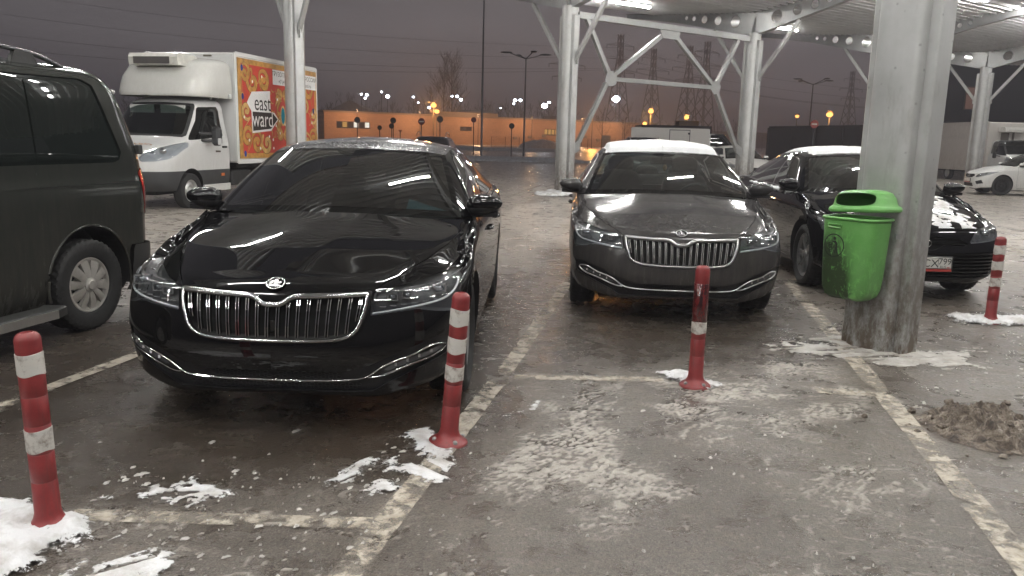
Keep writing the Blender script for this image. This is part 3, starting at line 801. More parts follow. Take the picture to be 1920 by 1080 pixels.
    for row, zz in enumerate((.262, .278, .318, .336)):
        for k in range(12):
            yk = .02 + k * .038 + (row % 2) * .019
            if yk < (.43 if zz < .3 else .34):
                c = [(fx(yk, zz) + .021, yk + .015 * math.cos(t), zz + .008 * math.sin(t)) for t in np.linspace(0, 2 * math.pi, 6, endpoint=False)]
                mesh_.add(tube(c, .0022, 4, closed=True))
    bd('honeycomb_mesh', mesh_.both(), M['plastic'])
    tl = curve([(.0, .302), (.25, .303), (.40, .309), (.46, .322), (.52, .362), (.575, .392), (.70, .432), (.805, .462), (.832, .449), (.80, .416), (.72, .388), (.60, .350), (.515, .322), (.47, .318)], 70)
    def trim(s_): return tube([(fx(a, b) - .001, s_ * a, b) for a, b in tl], .0055, 6)
    t_ = trim(1).add(trim(-1)); bd('intake_trim', t_, M['chrome'], smooth=60)
    fp = [(.515, .334), (.575, .378), (.70, .418), (.80, .448), (.815, .441), (.79, .420), (.70, .392), (.60, .36)]
    src = parts['intake'][0]; x_, y, z = src.V.T
    fi, _, cd = clip(src, sdf(fp, y, z)); fi = fi.shift((.010, 0, 0))
    for sg in (1, -1):
        f_ = bd('fog_lamp', fi.copy() if sg > 0 else fi.mirror(), M['fog'])
        r = G()
        for k in range(4):
            yk = .60 + .055 * k; zk = .372 + .0165 * k + .005; r.add(box(fx(yk, zk) + .004, fx(yk, zk) + .012, yk - .006, yk + .006, zk - .006, zk + .012))
        build('led_chip', r if sg > 0 else r.mirror(), M['reflector'], f_, None, conv)
    # badge
    zb = .765; xb = fx(0, zb); nrm = np.array([-.04, 0, fx(0, zb + .02) - fx(0, zb - .02)]); nrm /= np.linalg.norm(nrm)
    ax_u = np.cross(nrm, [0, 1, 0]); ax_u = ax_u if ax_u[2] > 0 else -ax_u
    o = np.array([xb, 0, zb]) + nrm * .004
    def onb(pts, d): return [tuple(o + np.array([0, 1, 0]) * a + ax_u * b + nrm * d) for a, b in pts]
    def plate(pts, d0, d1):
        n = len(pts); V = onb(pts, d0) + onb(pts, d1); return fix_out(G(V, [tuple(range(n)), tuple(range(n, 2 * n))[::-1]] + [(i, (i + 1) % n, n + (i + 1) % n, n + i) for i in range(n)]))
    rg = tube(onb(circ(.044, 36), .004), .0048, 8, closed=True)
    bg_ = bd('badge', rg, M['chrome'], smooth=60)
    build('badge_disc', plate(circ(.041, 32), -.006, .002), M['gloss_black'], bg_, None, conv)
    w = G()
    w.add(plate([(-.033, -.013), (.026, -.013), (.030, -.022), (.012, -.026), (-.022, -.026), (-.030, -.021)], .001, .006))
    w.add(plate([(-.008, -.012), (.006, -.012), (.012, .012), (.006, .030), (-.006, .031), (-.012, .018), (-.006, .006)], .001, .006))
    for k in range(3): w.add(plate([(-.012 - .003 * k, .022 - .013 * k), (-.030, .016 - .013 * k), (-.034, .008 - .012 * k), (-.012, .012 - .011 * k)], .001, .006))
    w.add(plate([(.010, -.006), (.020, -.004), (.028, .006), (.024, .016), (.016, .010)], .001, .006))
    build('badge_emblem', w, plain('emblem_metal', (.30, .30, .30), .3, .8), bg_, None, conv)
def walls_flat(w): return G(w.V, w.F)
SUPERB['front'] = superb_front
# ---------------------------------------------------------------- boxy vehicles (van, truck cabs, SUVs)
def loft_van(sec, xf, xr, fq, rq, nu=70, per=7):
    """sec: [(y,z)] from sill to roof centre; xf/xr: [(z,x)] front and rear profile; fq/rq: [(q,dx)] plan rounding from the centre outwards"""
    Y_ = np.array([p[0] for p in sec]); Z = np.array([p[1] for p in sec])
    t = np.r_[0, np.cumsum(np.hypot(np.diff(Y_), np.diff(Z)))]
    tq = np.concatenate([np.linspace(t[i], t[i + 1], per, endpoint=False) for i in range(len(t) - 1)] + [[t[-1]]])
    S_ = nspline(t, np.c_[Y_, Z], tq); S_[-1, 0] = 0; S_[:, 0] = np.maximum(S_[:, 0], 0)
    def dense(q, n=22):
        q = np.array(q, float); tt = np.r_[0, np.cumsum(np.hypot(np.diff(q[:, 0]), np.diff(q[:, 1])))]; return nspline(tt, q, np.linspace(0, tt[-1], n))
    f, r = dense(fq), dense(rq); zf = [p[0] for p in xf]; rows = []
    def prof(pr, z):
        pp = np.array(pr, float); zz = np.linspace(pp[0, 0], pp[-1, 0], 60); k = np.interp(zz, pp[:, 0], pp[:, 1])
        ker = np.array([1, 2, 3, 2, 1]) / 9; k2 = np.convolve(np.pad(k, 2, 'edge'), ker, 'valid'); return float(np.interp(z, zz, k2))
    for y, z in S_:
        a, b = prof(xf, z), prof(xr, z)
        fr = [(a + dx, y * min(1, q), z) for q, dx in f]; re = [(b - dx, y * min(1, q), z) for q, dx in r][::-1]
        mid = [(x_, y, z) for x_ in np.linspace(a + f[-1][1], b - r[-1][1], nu)[1:-1]]
        rows.append(fr + mid + re)
    return orient(gridG(np.array(rows)), ((np.mean([p[1] for p in xf]) + np.mean([p[1] for p in xr])) / 2, 0, .9))
def cut_xz(g, poly, off=0.0, ymin=.4):
    x_, y, z = g.V.T; ph = sdf(poly, x_, z) + off; return clip(g, np.where(y < ymin, 1.0, ph))
def cut_yz(g, poly, off=0.0, xmax=2.2, xmin=-9):
    x_, y, z = g.V.T; ph = sdf(poly, y, z) + off; return clip(g, np.where((x_ > xmax) | (x_ < xmin), 1.0, ph))
def cut_arch(g, xa, zr, r_):
    x_, y, z = g.V.T; return clip(g, np.where(y < .5, 1.0, np.hypot(x_ - xa, z - zr) - r_))
FQ = [(0, 0), (.3, .008), (.55, .03), (.75, .09), (.88, .18), (.96, .32), (1.0, .55)]
RQ = [(0, 0), (.5, .004), (.8, .02), (.92, .05), (.975, .11), (1.0, .22)]
def vroot(name, label, cat, pose, L, group=None):
    X, Yn, yaw = pose; fx, fy = -math.sin(yaw), -math.cos(yaw)
    root = thing(name, label, cat, (X - fx * L / 2, Yn - fy * L / 2, 0), math.atan2(fy, fx), group); conv = L / 2
    return root, conv, (lambda n, g, m, par=root, smooth=None: build(n, g, m, par, smooth, conv))
def nonorm(g): g.N = None; return g

def minivan(pose, label):
    L = 4.90; root, conv, bd = vroot('parked_van', label, 'van', pose, L)
    mp_ = paint('van_paint', (.020, .023, .021), dirt=.9, dirt_col=(.062, .056, .048), rough=.35, coat_rough=.06, dirt_z=1.15)
    gl = paint('van_glass', (.010, .013, .012), rough=.1, coat_rough=.012); bl = plain('van_black', (.012, .012, .012), .6); pl = plain('van_plastic', (.030, .030, .029), .6, bmp=.2)
    sec = [(.88, .25), (.925, .36), (.945, .60), (.952, .85), (.952, 1.09), (.943, 1.15), (.936, 1.29), (.912, 1.55), (.880, 1.80), (.845, 1.89), (.74, 1.945), (.40, 1.98), (0, 1.985)]
    xf = [(.2, .1), (.5, 0), (.9, .1), (1.08, .7), (1.85, 1.5), (1.99, 2.0)]; xr = [(.2, 4.56), (.5, 4.63), (1.1, 4.64), (1.3, 4.61), (1.75, 4.45), (1.88, 4.35), (1.99, 4.15)]
    g = loft_van(sec, xf, xr, FQ, [(0, 0), (.6, .004), (.88, .018), (.955, .042), (.99, .085), (1.0, .16)], 120, 7)
    dl = [(2.42, 1.27), (2.50, 1.78), (3.47, 1.825), (3.47, 1.27)]; d2 = [(3.50, 1.275), (3.50, 1.825), (4.0, 1.835), (4.10, 1.80), (4.29, 1.33), (4.27, 1.29), (4.22, 1.275)]; d0 = [(1.25, 1.24), (1.75, 1.72), (2.36, 1.775), (2.36, 1.26)]
    # side glass sits almost flush behind a narrow rubber gap
    big = [(1.15, 1.245), (1.72, 1.80), (2.4, 1.85), (4.03, 1.86), (4.13, 1.82), (4.33, 1.33), (4.30, 1.27), (4.24, 1.25)]
    ins, g, cd = cut_xz(g, big); bd('window_frame', nonorm(ins.push(-.012).both()).add(G(walls(cd, -.012).V, walls(cd, -.012).F).both()), gl, smooth=40)
    panes = G()
    for d_ in (d0, dl, d2):
        a, ins, _ = cut_xz(ins, d_); pb = a.push(-.004)
        for sg in (1, -1): bd('side_window', pb.copy() if sg > 0 else pb.mirror(), gl)
    ws, g, _ = cut_yz(g, [(-.1, 1.16), (.70, 1.14), (.64, 1.82), (-.1, 1.86)], 0, 2.2); bd('windscreen', ws.both(), gl)
    rw_, g, _ = cut_yz(g, [(-.1, 1.20), (.72, 1.20), (.66, 1.78), (-.1, 1.80)], 0, 9, 3.9); bd('rear_window', rw_.both(), gl)
    # wheel arches
    und = G()
    for xa in (.92, 3.92):
        a, g, cd = cut_arch(g, xa, .37, .42); und.add(walls_flat(walls(cd, (0, -.3, 0))).both())
        r0 = xa
        lip = [(xa + .425 * math.cos(t), .944 if True else 0, .37 + .425 * math.sin(t)) for t in np.linspace(-.2, math.pi + .2, 30)]
        for sg in (1, -1): bd('arch_lip', tube([(p[0], sg * p[1], p[2]) for p in lip], .011, 8), mp_, smooth=60)
    # tail lamp, rear bumper, cladding
    tl, g, cd = cut_xz(g, [(4.50, 1.17), (4.545, 1.20), (4.75, 1.2), (4.75, .80), (4.60, .80), (4.565, .86)], 0, .5)
    m_tail = paint('tail_lamp_red', (.35, .012, .012), rough=.2)
    for sg in (1, -1): bd('tail_light', (tl.push(.006) if sg > 0 else tl.push(.006).mirror()), m_tail)
    bp, g, cd = cut_xz(g, [(4.36, .60), (4.8, .60), (4.8, .2), (4.30, .2)], 0, -1.); bd('rear_bumper', bp.push(.035).both(), pl)
    sl = [[(x_, 1.085) for x_ in (1.0, 4.6)]]
    x_, y, z = g.V.T; ph = np.where(x_ < .7, 1.0, np.abs(z - (1.085 + .012 * (x_ - 3.2))) - .004); gp, g, _ = clip(g, ph); und.add(nonorm(gp.push(-.008)).both())
    for xg in (2.40, 3.475):
        x_, y, z = g.V.T; gp, g, _ = clip(g, np.where((y < .6) | (z < .3) | (z > 1.9), 1.0, np.abs(x_ - xg) - .003)); und.add(nonorm(gp.push(-.008)).both())
    x_, y, z = g.V.T; gp, g, _ = clip(g, np.where((x_ < 3) , 1.0, np.abs(x_ - (4.56 - .45 * np.maximum(0, z - 1.25) * .9)) - .004)); und.add(nonorm(gp.push(-.01)).both())
    bd('body', g.both(), mp_)
    und.add(box(.4, 4.3, -.62, .62, .2, .5)).add(box(.5, 4.5, -.7, .7, .5, 1.12)); bd('underbody', und, bl)
    bd('interior', box(1.3, 4.0, -.62, .62, 1.12, 1.6), bl)
    # running board
    for sg in (1, -1):
        b_ = bd('running_board', sweep([(1.5, sg * .99, .235), (3.42, sg * .99, .235), (3.52, sg * .955, .235)], [(-.085, -.03), (.085, -.03), (.085, .025), (.07, .035), (-.07, .035), (-.085, .025)]), pl, smooth=30)
        build('board_trim', box(1.5, 3.42, sg * 1.071, sg * 1.082, .205, .262) if sg > 0 else box(1.5, 3.42, -1.082, -1.071, .205, .262), plain('brushed_aluminium', (.5, .48, .45), .35, .7), b_, None, conv)
    # roof rails
    for sg in (1, -1):
        ry = .76
        rl = curve([(1.75, sg * ry, 1.96), (1.95, sg * ry, 2.035), (2.4, sg * ry, 2.05), (3.2, sg * ry, 2.035), (3.62, sg * ry, 2.015), (3.85, sg * ry, 1.975), (3.99, sg * ry, 1.925)], 40)
        r_ = bd('roof_rail', sweep(rl, [(.02 * math.cos(a), .016 * math.sin(a)) for a in np.linspace(0, 2 * math.pi, 10, endpoint=False)]), plain('rail_metal', (.10, .105, .105), .35, .6), smooth=60)
        for xa, xb in ((3.55, 3.66), (2.7, 2.8), (1.9, 2.0)):
            build('rail_foot', prism([(xa - .05, 1.92), (xb + .10, 1.92), (xb + .02, 2.02), (xa, 2.02)], sg * ry - .018, sg * ry + .018, 'xz'), pl, r_, None, conv)
    bd('door_hinge', box(4.52, 4.575, .90, .945, 1.31, 1.385, .008), pl)
    pr = make_wheel(.345, .225, .205, 'van', plain('van_rubber', (.016, .016, .016), .75, bmp=.2), plain('hubcap_silver', (.50, .475, .44), .38, .45, .15, 14), bl, n=120)
    place_wheels(root, pr, conv, dict(fa=.92, ra=3.92), .83, .345)
    return root

def cab_body(bd, S, m_body, m_clad, m_glass, m_lamp, m_black, wsmat=None):
    g = loft_van(S['sec'], S['xf'], S['xr'], S.get('fq', FQ), S.get('rq', [(0, 0), (.6, .001), (.95, .004), (1.0, .03)]), 60, 6)
    und = G()
    for xa in S['arch']:
        a, g, cd = cut_arch(g, xa, S['rw'] + .02, S['rw'] + .075); und.add(walls_flat(walls(cd, (0, -.3, 0))).both())
    ws, g, cd = cut_yz(g, S['ws'], 0, S['wsx']); fr, _, _ = (ws, None, None)
    x_, y, z = ws.V.T; gl_, br, _ = clip(ws, sdf(S['ws'], y, z) + .05)
    bd('windscreen', gl_.push(-.01).both(), wsmat or m_glass); bd('windscreen_border', br.push(-.008).both(), m_black)
    sw, g, cd = cut_xz(g, S['dlo'])
    for sg in (1, -1): bd('side_window', sw.push(-.008) if sg > 0 else sw.push(-.008).mirror(), m_glass)
    lp, g, cd = cut_yz(g, S['lamp'], 0, 1.0)
    for sg in (1, -1):
        q = nonorm(lp.shift((.06, 0, 0))).add(walls_flat(walls(cd, (.06, 0, 0)))); h_ = bd('headlight', q if sg > 0 else q.mirror(), m_lamp, smooth=30)
        c = np.array(S['lamp']).mean(0); r = G()
        for k, (dy, dz) in enumerate(S.get('bulbs', ((-.14, -.02), (.08, .05)))):
            e_ = ellipsoid((lp.V[:, 0].min() * .5 + lp.V[:, 0].mean() * .5 + .05, c[0] + dy, c[1] + dz), (.03, .075, .06), 14, 8); r.add(e_)
        build('reflector', r if sg > 0 else r.mirror(), plain('truck_reflector', (.65, .67, .68), .12, .9), h_, 60, S['conv'])
        build('lens', lp.push(.002) if sg > 0 else lp.push(.002).mirror(), glass('truck_lens', (.85, .88, .9)), h_, None, S['conv'])
    gr, g, cd = cut_yz(g, S['grille'], 0, .8); bd('grille', nonorm(gr.shift((.03, 0, 0)).both()), m_black)
    x_, y, z = g.V.T
    for xg in S.get('seams', []):
        x_, y, z = g.V.T; gp, g, _ = clip(g, np.where((y < .6) | (z < .55) | (z > 1.95), 1.0, np.abs(x_ - xg - .0 * z) - .004)); und.add(nonorm(gp.push(-.01)).both())
    x_, y, z = g.V.T; cl, g, _ = clip(g, np.where((z < S['clad']) & (z > S.get('sill', 0)), -1.0, 1.0) * np.maximum(1e-4, np.abs(z - S['clad'])))
    bd('lower_cladding', cl.both(), m_clad); bd('cab', g.both(), m_body)
    und.add(box(.35, S['xe'] - .1, -.62, .62, .28, 1.0)); bd('underbody', und, m_black)
TRANSIT = dict(sec=[(.93, .36), (.975, .50), (.99, .72), (1.0, .95), (.99, 1.25), (.955, 1.45), (.88, 1.85), (.82, 2.08), (.70, 2.17), (.35, 2.21), (0, 2.215)],
    xf=[(.3, .12), (.5, .02), (.7, 0), (.95, .04), (1.05, .14), (1.2, .42), (1.38, .85), (2.08, 1.45), (2.16, 1.62), (2.22, 1.95)], xr=[(.3, 2.42), (2.22, 2.40)],
    arch=[1.0], rw=.345, ws=[(-.1, 1.40), (.60, 1.40), (.83, 1.385), (.86, 1.42), (.76, 2.0), (.72, 2.06), (-.1, 2.09)], wsx=2.0,
    dlo=[(1.03, 1.33), (1.42, 1.72), (1.58, 1.99), (2.18, 2.02), (2.22, 1.95), (2.22, 1.42), (1.5, 1.36)], lamp=[(.47, 1.0), (.54, 1.11), (.70, 1.19), (.97, 1.30), (.99, 1.22), (.985, 1.05), (.95, .97), (.80, .93), (.54, .92)],
    grille=[(-.1, .72), (.42, .72), (.50, .98), (-.1, 1.0)], clad=.74, xe=2.4, seams=[1.42, 2.33])
def ribbon(pts, w, y=0.0):
    """flat ribbon in the x-z plane along pts with widths w"""
    P_ = np.array(pts, float); d = np.gradient(P_, axis=0); d /= np.linalg.norm(d, axis=1, keepdims=True) + 1e-9; nrm = np.c_[-d[:, 1], d[:, 0]]; w = np.asarray(w)[:, None] / 2
    a = P_ + nrm * w; b = P_ - nrm * w; n = len(P_); V = [(p[0], y, p[1]) for p in a] + [(p[0], y, p[1]) for p in b]
    return G(V, [(i, i + 1, n + i + 1, n + i) for i in range(n - 1)])
def disc(c, rx, rz, y, n=18): return G([(c[0] + rx * math.cos(t), y, c[1] + rz * math.sin(t)) for t in np.linspace(0, 2 * math.pi, n, endpoint=False)], [tuple(range(n))])
def flatpoly(p, y): return G([(a, y, b) for a, b in p], [tuple(range(len(p)))])
def box_on_chassis(bd, conv, x0, x1, hw, z0, z1, m_box, m_frame, m_black, wheels_x, L, root, rw=.345, tyre=None, dark=None):
    bd('cargo_box', box(x0, x1, -hw, hw, z0, z1, .035), m_box, smooth=30)
    fr = G()
    for yy in (-hw, hw):
        for zz in (z0 + .02, z1 - .02): fr.add(box(x0 + .03, x1 - .03, yy - .012, yy + .012, zz - .045, zz + .045, .006))
        for xx in (x0 + .03, x1 - .03): fr.add(box(xx - .05, xx + .05, yy - .014, yy + .014, z0, z1, .006))
    bd('box_edge_profile', fr, m_frame)
    ch = box(1.6, x1 - .1, -.42, -.32, .52, .70).add(box(1.6, x1 - .1, .32, .42, .52, .70)).add(box(x0 + .2, x1 - .3, -hw + .15, hw - .15, z0 - .1, z0 - .002))
    ch.add(box(2.5, 3.3, hw - .45, hw - .08, .38, .70, .03)); ch.add(box(2.5, 3.3, -hw + .08, -hw + .45, .38, .70, .03)); ch.add(box(x1 - .08, x1, -hw + .05, hw - .05, .45, .6))
    bd('chassis', ch, m_black)
    pr = make_wheel(rw, .215, .215, 'steel', tyre, dark, dark, tread=False, n=48)
    k = 0
    for ax in wheels_x:
        for sg in (1, -1):
            w_ = pr if k == 0 else copy_tree(pr, root); k += 1; w_.parent = root; w_.location = (conv - ax, sg * (hw - .17), rw); w_.rotation_euler = (0, 0, 0 if sg > 0 else math.pi)

def delivery_truck(pose, label):
    L = 6.6; root, conv, bd = vroot('delivery_truck', label, 'truck', pose, L)
    white = paint('truck_white', (.62, .62, .61), dirt=.45, dirt_col=(.30, .28, .25), rough=.35, coat_rough=.08, dirt_z=1.6)
    clad = plain('truck_plastic', (.035, .036, .037), .6, bmp=.2); blk = plain('truck_black', (.012, .012, .012), .7); gl = glass('truck_glass', (.16, .19, .18)); gw = glass('truck_windscreen', (.30, .36, .34))
    S = dict(TRANSIT); S['conv'] = conv
    cab_body(bd, S, white, clad, gl, plain('truck_lamp_in', (.40, .41, .42), .22), blk, gw)
    bd('cabin', box(.95, 2.2, -.86, .86, .95, 1.30).add(box(1.9, 2.3, -.85, .85, 1.3, 1.95)), plain('truck_cabin', (.03, .03, .03), .8))
    bd('sun_visor', box(1.42, 1.46, -.62, -.08, 1.86, 2.02).add(box(1.42, 1.46, .08, .62, 1.86, 2.02)), plain('visor_grey', (.5, .5, .48), .8))
    x0, x1, hw, z0, z1 = 2.60, 6.55, 1.06, .86, 3.17
    box_on_chassis(bd, conv, x0, x1, hw, z0, z1, white, paint('box_edge', (.66, .66, .65), dirt=.35, dirt_col=(.35, .33, .3), rough=.4), blk, (.99, 4.75), L, root, .345, plain('truck_rubber', (.016, .016, .016), .8), plain('steel_wheel', (.48, .48, .47), .35, .6))
    # wind deflector over the cab
    sec = [(.98, 2.20), (1.0, 2.3), (.98, 2.75), (.94, 2.92), (.80, 2.99), (.4, 3.02), (0, 3.03)]
    gdef = loft_van(sec, [(2.15, 1.30), (2.25, 1.28), (2.6, 1.42), (2.9, 1.72), (3.04, 2.2)], [(2.15, 2.57), (3.04, 2.57)], FQ, [(0, 0), (.9, 0), (1, .01)], 30, 6)
    bd('wind_deflector', gdef.both(), paint('deflector_white', (.60, .60, .57), dirt=.5, dirt_col=(.36, .33, .28), rough=.4, coat_rough=.12, dirt_z=4.5))
    bd('deflector_bracket', bar((1.9, .9, 2.16), (1.9, .97, 2.30), .03, .03).add(bar((2.2, .86, 2.17), (2.2, .98, 2.32), .03, .03)).add(box(2.42, 2.52, .98, 1.03, 2.2, 2.3, .01)).add(box(1.25, 1.4, -1.03, -.9, 2.2, 2.3, .03)), white)
    ru = sweep([(1.72, -.55, 2.90), (1.72, .55, 2.90)], [(-.34, -.10), (.30, -.10), (.36, -.04), (.34, .08), (.24, .13), (-.30, .13), (-.36, .05)], up=(0, 0, 1))
    r_ = bd('refrigeration_unit', ru, plain('unit_white', (.58, .57, .52), .45, 0, .2, 5), smooth=30)
    lv = G()
    for k in range(5): lv.add(box(1.335, 1.352, -.42, .38, 2.835 + .026 * k, 2.848 + .026 * k))
    lv.add(box(1.345, 1.356, -.42, .38, 2.82, 2.955)); build('air_grille', lv, plain('grille_dark', (.10, .09, .085), .7), r_, None, conv)
    for yy in (-.85, .45): bd('marker_lamp', box(2.575, 2.60, yy - .1, yy + .1, 3.08, 3.12, .008), plain('marker_amber', (.10, .09, .06), .3))
    # mirror, handle, indicator
    m_ = bd('wing_mirror', box(1.50, 1.68, 1.12, 1.30, 1.23, 1.60, .05), clad, smooth=40)
    build('mirror_arm', tube([(1.40, .93, 1.47), (1.58, 1.18, 1.45)], .03, 8).add(tube([(1.40, .95, 1.33), (1.58, 1.18, 1.33)], .028, 8)), clad, m_, 60, conv); build('repeater', box(1.485, 1.60, 1.285, 1.315, 1.25, 1.38, .012), plain('repeater_grey', (.5, .5, .5), .3), m_, None, conv)
    bd('wing_mirror', box(1.50, 1.68, -1.30, -1.12, 1.23, 1.60, .05).add(tube([(1.40, -.93, 1.47), (1.58, -1.18, 1.45)], .03, 8)), clad, smooth=40)
    bd('door_handle', box(2.12, 2.28, .985, 1.02, 1.18, 1.22, .01), blk); bd('side_indicator', box(2.05, 2.17, .985, 1.0, .60, .66, .004), plain('amber', (.5, .12, .02), .3)); bd('side_skirt', box(1.45, 2.42, .90, .985, .30, .44, .01), white)
    lab = bd('door_sticker', flatpoly([(1.86, .95), (2.06, .93), (2.06, 1.13), (1.93, 1.16), (1.80, 1.13), (1.82, 1.0)], .998).add(flatpoly([(2.06, .93), (2.12, 1.0), (2.06, 1.06)], .998)), plain('sticker_gold', (.50, .27, .04), .5)); build('sticker_text', flatpoly([(1.86, 1.05), (2.05, 1.04), (2.05, 1.125), (1.86, 1.13)], 1.001), plain('sticker_dark', (.05, .035, .02), .5), lab, None, conv)
    # painted side panel, both sides
    red = plain('art_red', (.50, .045, .030), .45, 0, .15, 3); gold = plain('art_gold', (.46, .24, .055), .4, 0, .35, 9); gold2 = plain('art_gold_light', (.56, .36, .12), .4, 0, .25, 9); pearl = plain('art_pearl', (.75, .72, .68), .3); gem = plain('art_gem', (.02, .22, .30), .15); blue = plain('art_blue', (.04, .06, .25), .2); brown = plain('art_brown', (.16, .075, .025), .5); paper = plain('panel_white', (.72, .72, .71), .5, 0, .04); ink = plain('panel_ink', (.02, .016, .014), .5)
    yb = hw + .016; a0, a1, b0, b1 = 2.70, 6.50, .95, 3.08
    art = bd('painted_side', box(a0, a1, hw + .001, yb, b0, b1), gold)
    def on(nm, g, m): return build(nm, g, m, art, None, conv)
    on('red_ground', box(a0 + .13, a1 - .13, yb + .0005, yb + .002, b0 + .11, b1 - .11), red)
    rr = random.Random(5); G1, G2, G3 = G(), G(), G()
    def scroll(cx, cz, r, turns, a0_, sgn, w, target, tail=None):
        t = np.linspace(0, 1, 44); ang = a0_ + sgn * turns * 2 * math.pi * t; rad_ = r * (.12 + .88 * t ** .9); pts = np.c_[cx + rad_ * np.cos(ang), cz + rad_ * np.sin(ang)]
        if tail is not None:
            d = pts[-1] - pts[-2]; d /= np.linalg.norm(d); e_ = np.array(tail, float); c_ = np.array([pts[-1] + d * (k / 14) * np.linalg.norm(e_ - pts[-1]) * .55 * (1 - k / 14) * 2 * .5 + (e_ - pts[-1]) * (k / 14) ** 1.5 for k in range(1, 15)]); pts = np.vstack([pts, c_])
        n = len(pts); u = np.linspace(0, 1, n); ww = w * (.55 + .9 * np.sin(math.pi * np.clip(u * 1.05, 0, 1)) ** .8) * (1 - .75 * u ** 3)
        G3.add(ribbon(pts, ww * 1.28, yb + .003)); target.add(ribbon(pts, ww, yb + .0042)); target.add(disc(pts[0], w * .75, w * .75, yb + .0044))
    spots = [(2.98, 2.78, .20, 1.2, .5, 1, .07, (2.9, 2.3)), (3.30, 2.62, .27, 1.15, 2.8, -1, .09, (3.05, 2.15)), (3.78, 2.66, .24, 1.2, 1.0, 1, .09, (3.72, 2.35)), (3.0, 1.98, .20, 1.2, 4.2, 1, .075, (2.88, 1.6)), (3.02, 1.42, .22, 1.25, 2.0, -1, .08, (2.95, 1.05)), (3.42, 1.30, .24, 1.2, .2, 1, .085, (3.0, 1.12)), (3.86, 1.28, .24, 1.2, 3.6, -1, .085, (3.6, 1.1)), (3.45, 2.22, .18, 1.1, 5.0, 1, .06, (3.2, 2.0)), (3.92, 1.72, .17, 1.1, 1.6, -1, .06, (4.1, 1.4))]
    ax = 4.66
    for (cx, cz, r, tu, a_, sg, w, tl) in spots:
        scroll(cx, cz, r, tu, a_, sg, w, G1 if rr.random() < .6 else G2, tl); scroll(2 * ax - cx, cz, r, tu, math.pi - a_, -sg, w, G1 if rr.random() < .6 else G2, (2 * ax - tl[0], tl[1]))
    for zc, sc, fl in ((2.45, .9, 1), (1.42, .9, -1), (1.92, .6, 1)):          # symmetric centre motif
        for sg in (-1, 1):
            for k in range(5):
                a_ = math.pi / 2 + sg * (.35 + .42 * k); p0 = np.array([ax, zc - fl * .12]); ln = sc * (.30 + .05 * k); pts = np.array([p0 + np.array([math.cos(a_ + sg * .5 * t * t), fl * math.sin(a_ + sg * .5 * t * t)]) * ln * t for t in np.linspace(.1, 1, 14)])
                ww = .085 * np.sin(np.linspace(.15, math.pi - .1, 14)); G3.add(ribbon(pts, ww * 1.35, yb + .003)); (G1 if k % 2 else G2).add(ribbon(pts, ww, yb + .0042))
            scroll(ax + sg * .22, zc + .02, .12, 1.1, 0 if sg > 0 else math.pi, sg * fl, .05, G2)
    for k in range(60):
        px, pz = rr.uniform(a0 + .2, a1 - .2), rr.uniform(b0 + .2, b1 - .2); a_ = rr.uniform(0, 6.28); t = np.linspace(0, 1, 10); pts = np.c_[px + .16 * t * np.cos(a_ + 1.2 * t), pz + .16 * t * np.sin(a_ + 1.2 * t)]; G2.add(ribbon(pts, .035 * np.sin(np.linspace(.2, 3, 10)), yb + .0036))
    on('scrollwork_outline', G3, brown); on('scrollwork', G1, gold2); on('scrollwork_dark', G2, gold)
    pe = G(); bl_ = G()
    for k in range(34): pe.add(disc((rr.uniform(a0 + .2, a1 - .2), rr.uniform(b0 + .15, b1 - .15)), .030, .032, yb + .005, 10))
    for c_ in ((2.86, 2.88), (2.9, 1.05), (2.86, 2.28), (5.9, 1.2), (6.3, 2.1)): bl_.add(disc(c_, .05, .07, yb + .0052, 10))
    on('pearls', pe, pearl); on('blue_stones', bl_, blue); on('gem_frame', disc((ax, 1.92), .13, .24, yb + .0055, 24), gold2); on('gem', disc((ax, 1.92), .09, .19, yb + .0065, 24), gem)
    wp = on('logo_white', flatpoly([(3.02, 2.16), (3.24, 2.40), (4.06, 2.46), (4.06, 1.98), (4.24, 1.98), (4.43, 1.83), (4.06, 1.56), (3.22, 1.50), (3.20, 1.98)], yb + .008), paper)
    on('logo_dark', flatpoly([(3.25, 1.97), (4.15, 1.97), (4.38, 1.83), (4.06, 1.61), (3.25, 1.55)], yb + .010), ink)
    def txt(s_, size, cx, cz, m, yy, sxx=1.0, n='lettering'):
        t_ = text_mesh(s_, size); V = t_.V; return on(n, G(np.c_[V[:, 0] * sxx + cx, np.full(len(V), yy), V[:, 1] + cz], t_.F), m)
    txt('east', .50, 3.70, 2.16, ink, yb + .011, .92); txt('ward', .50, 3.70, 1.80, paper, yb + .012, .92)
    on('sign_strip', flatpoly([(4.20, 2.62), (6.46, 2.62), (6.46, 2.96), (4.20, 2.96)], yb + .008), paper)
    txt('ГРУЗОПЕРЕВОЗКИ ПО РОССИИ', .145, 5.33, 2.86, ink, yb + .010, 1.02); txt('+7 (495) 1             eastward.ru', .135, 5.33, 2.70, ink, yb + .010, 1.0)
    bt = text_mesh('EASTWARD', .2); hg = bd('bonnet_lettering', G(np.c_[.46 - bt.V[:, 1] * .8 + .0 * bt.V[:, 0], bt.V[:, 0] * 1.0, 1.222 + (.0 - bt.V[:, 1]) * -.3 + .018], bt.F), plain('lettering_orange', (.50, .20, .03), .5))
    return root

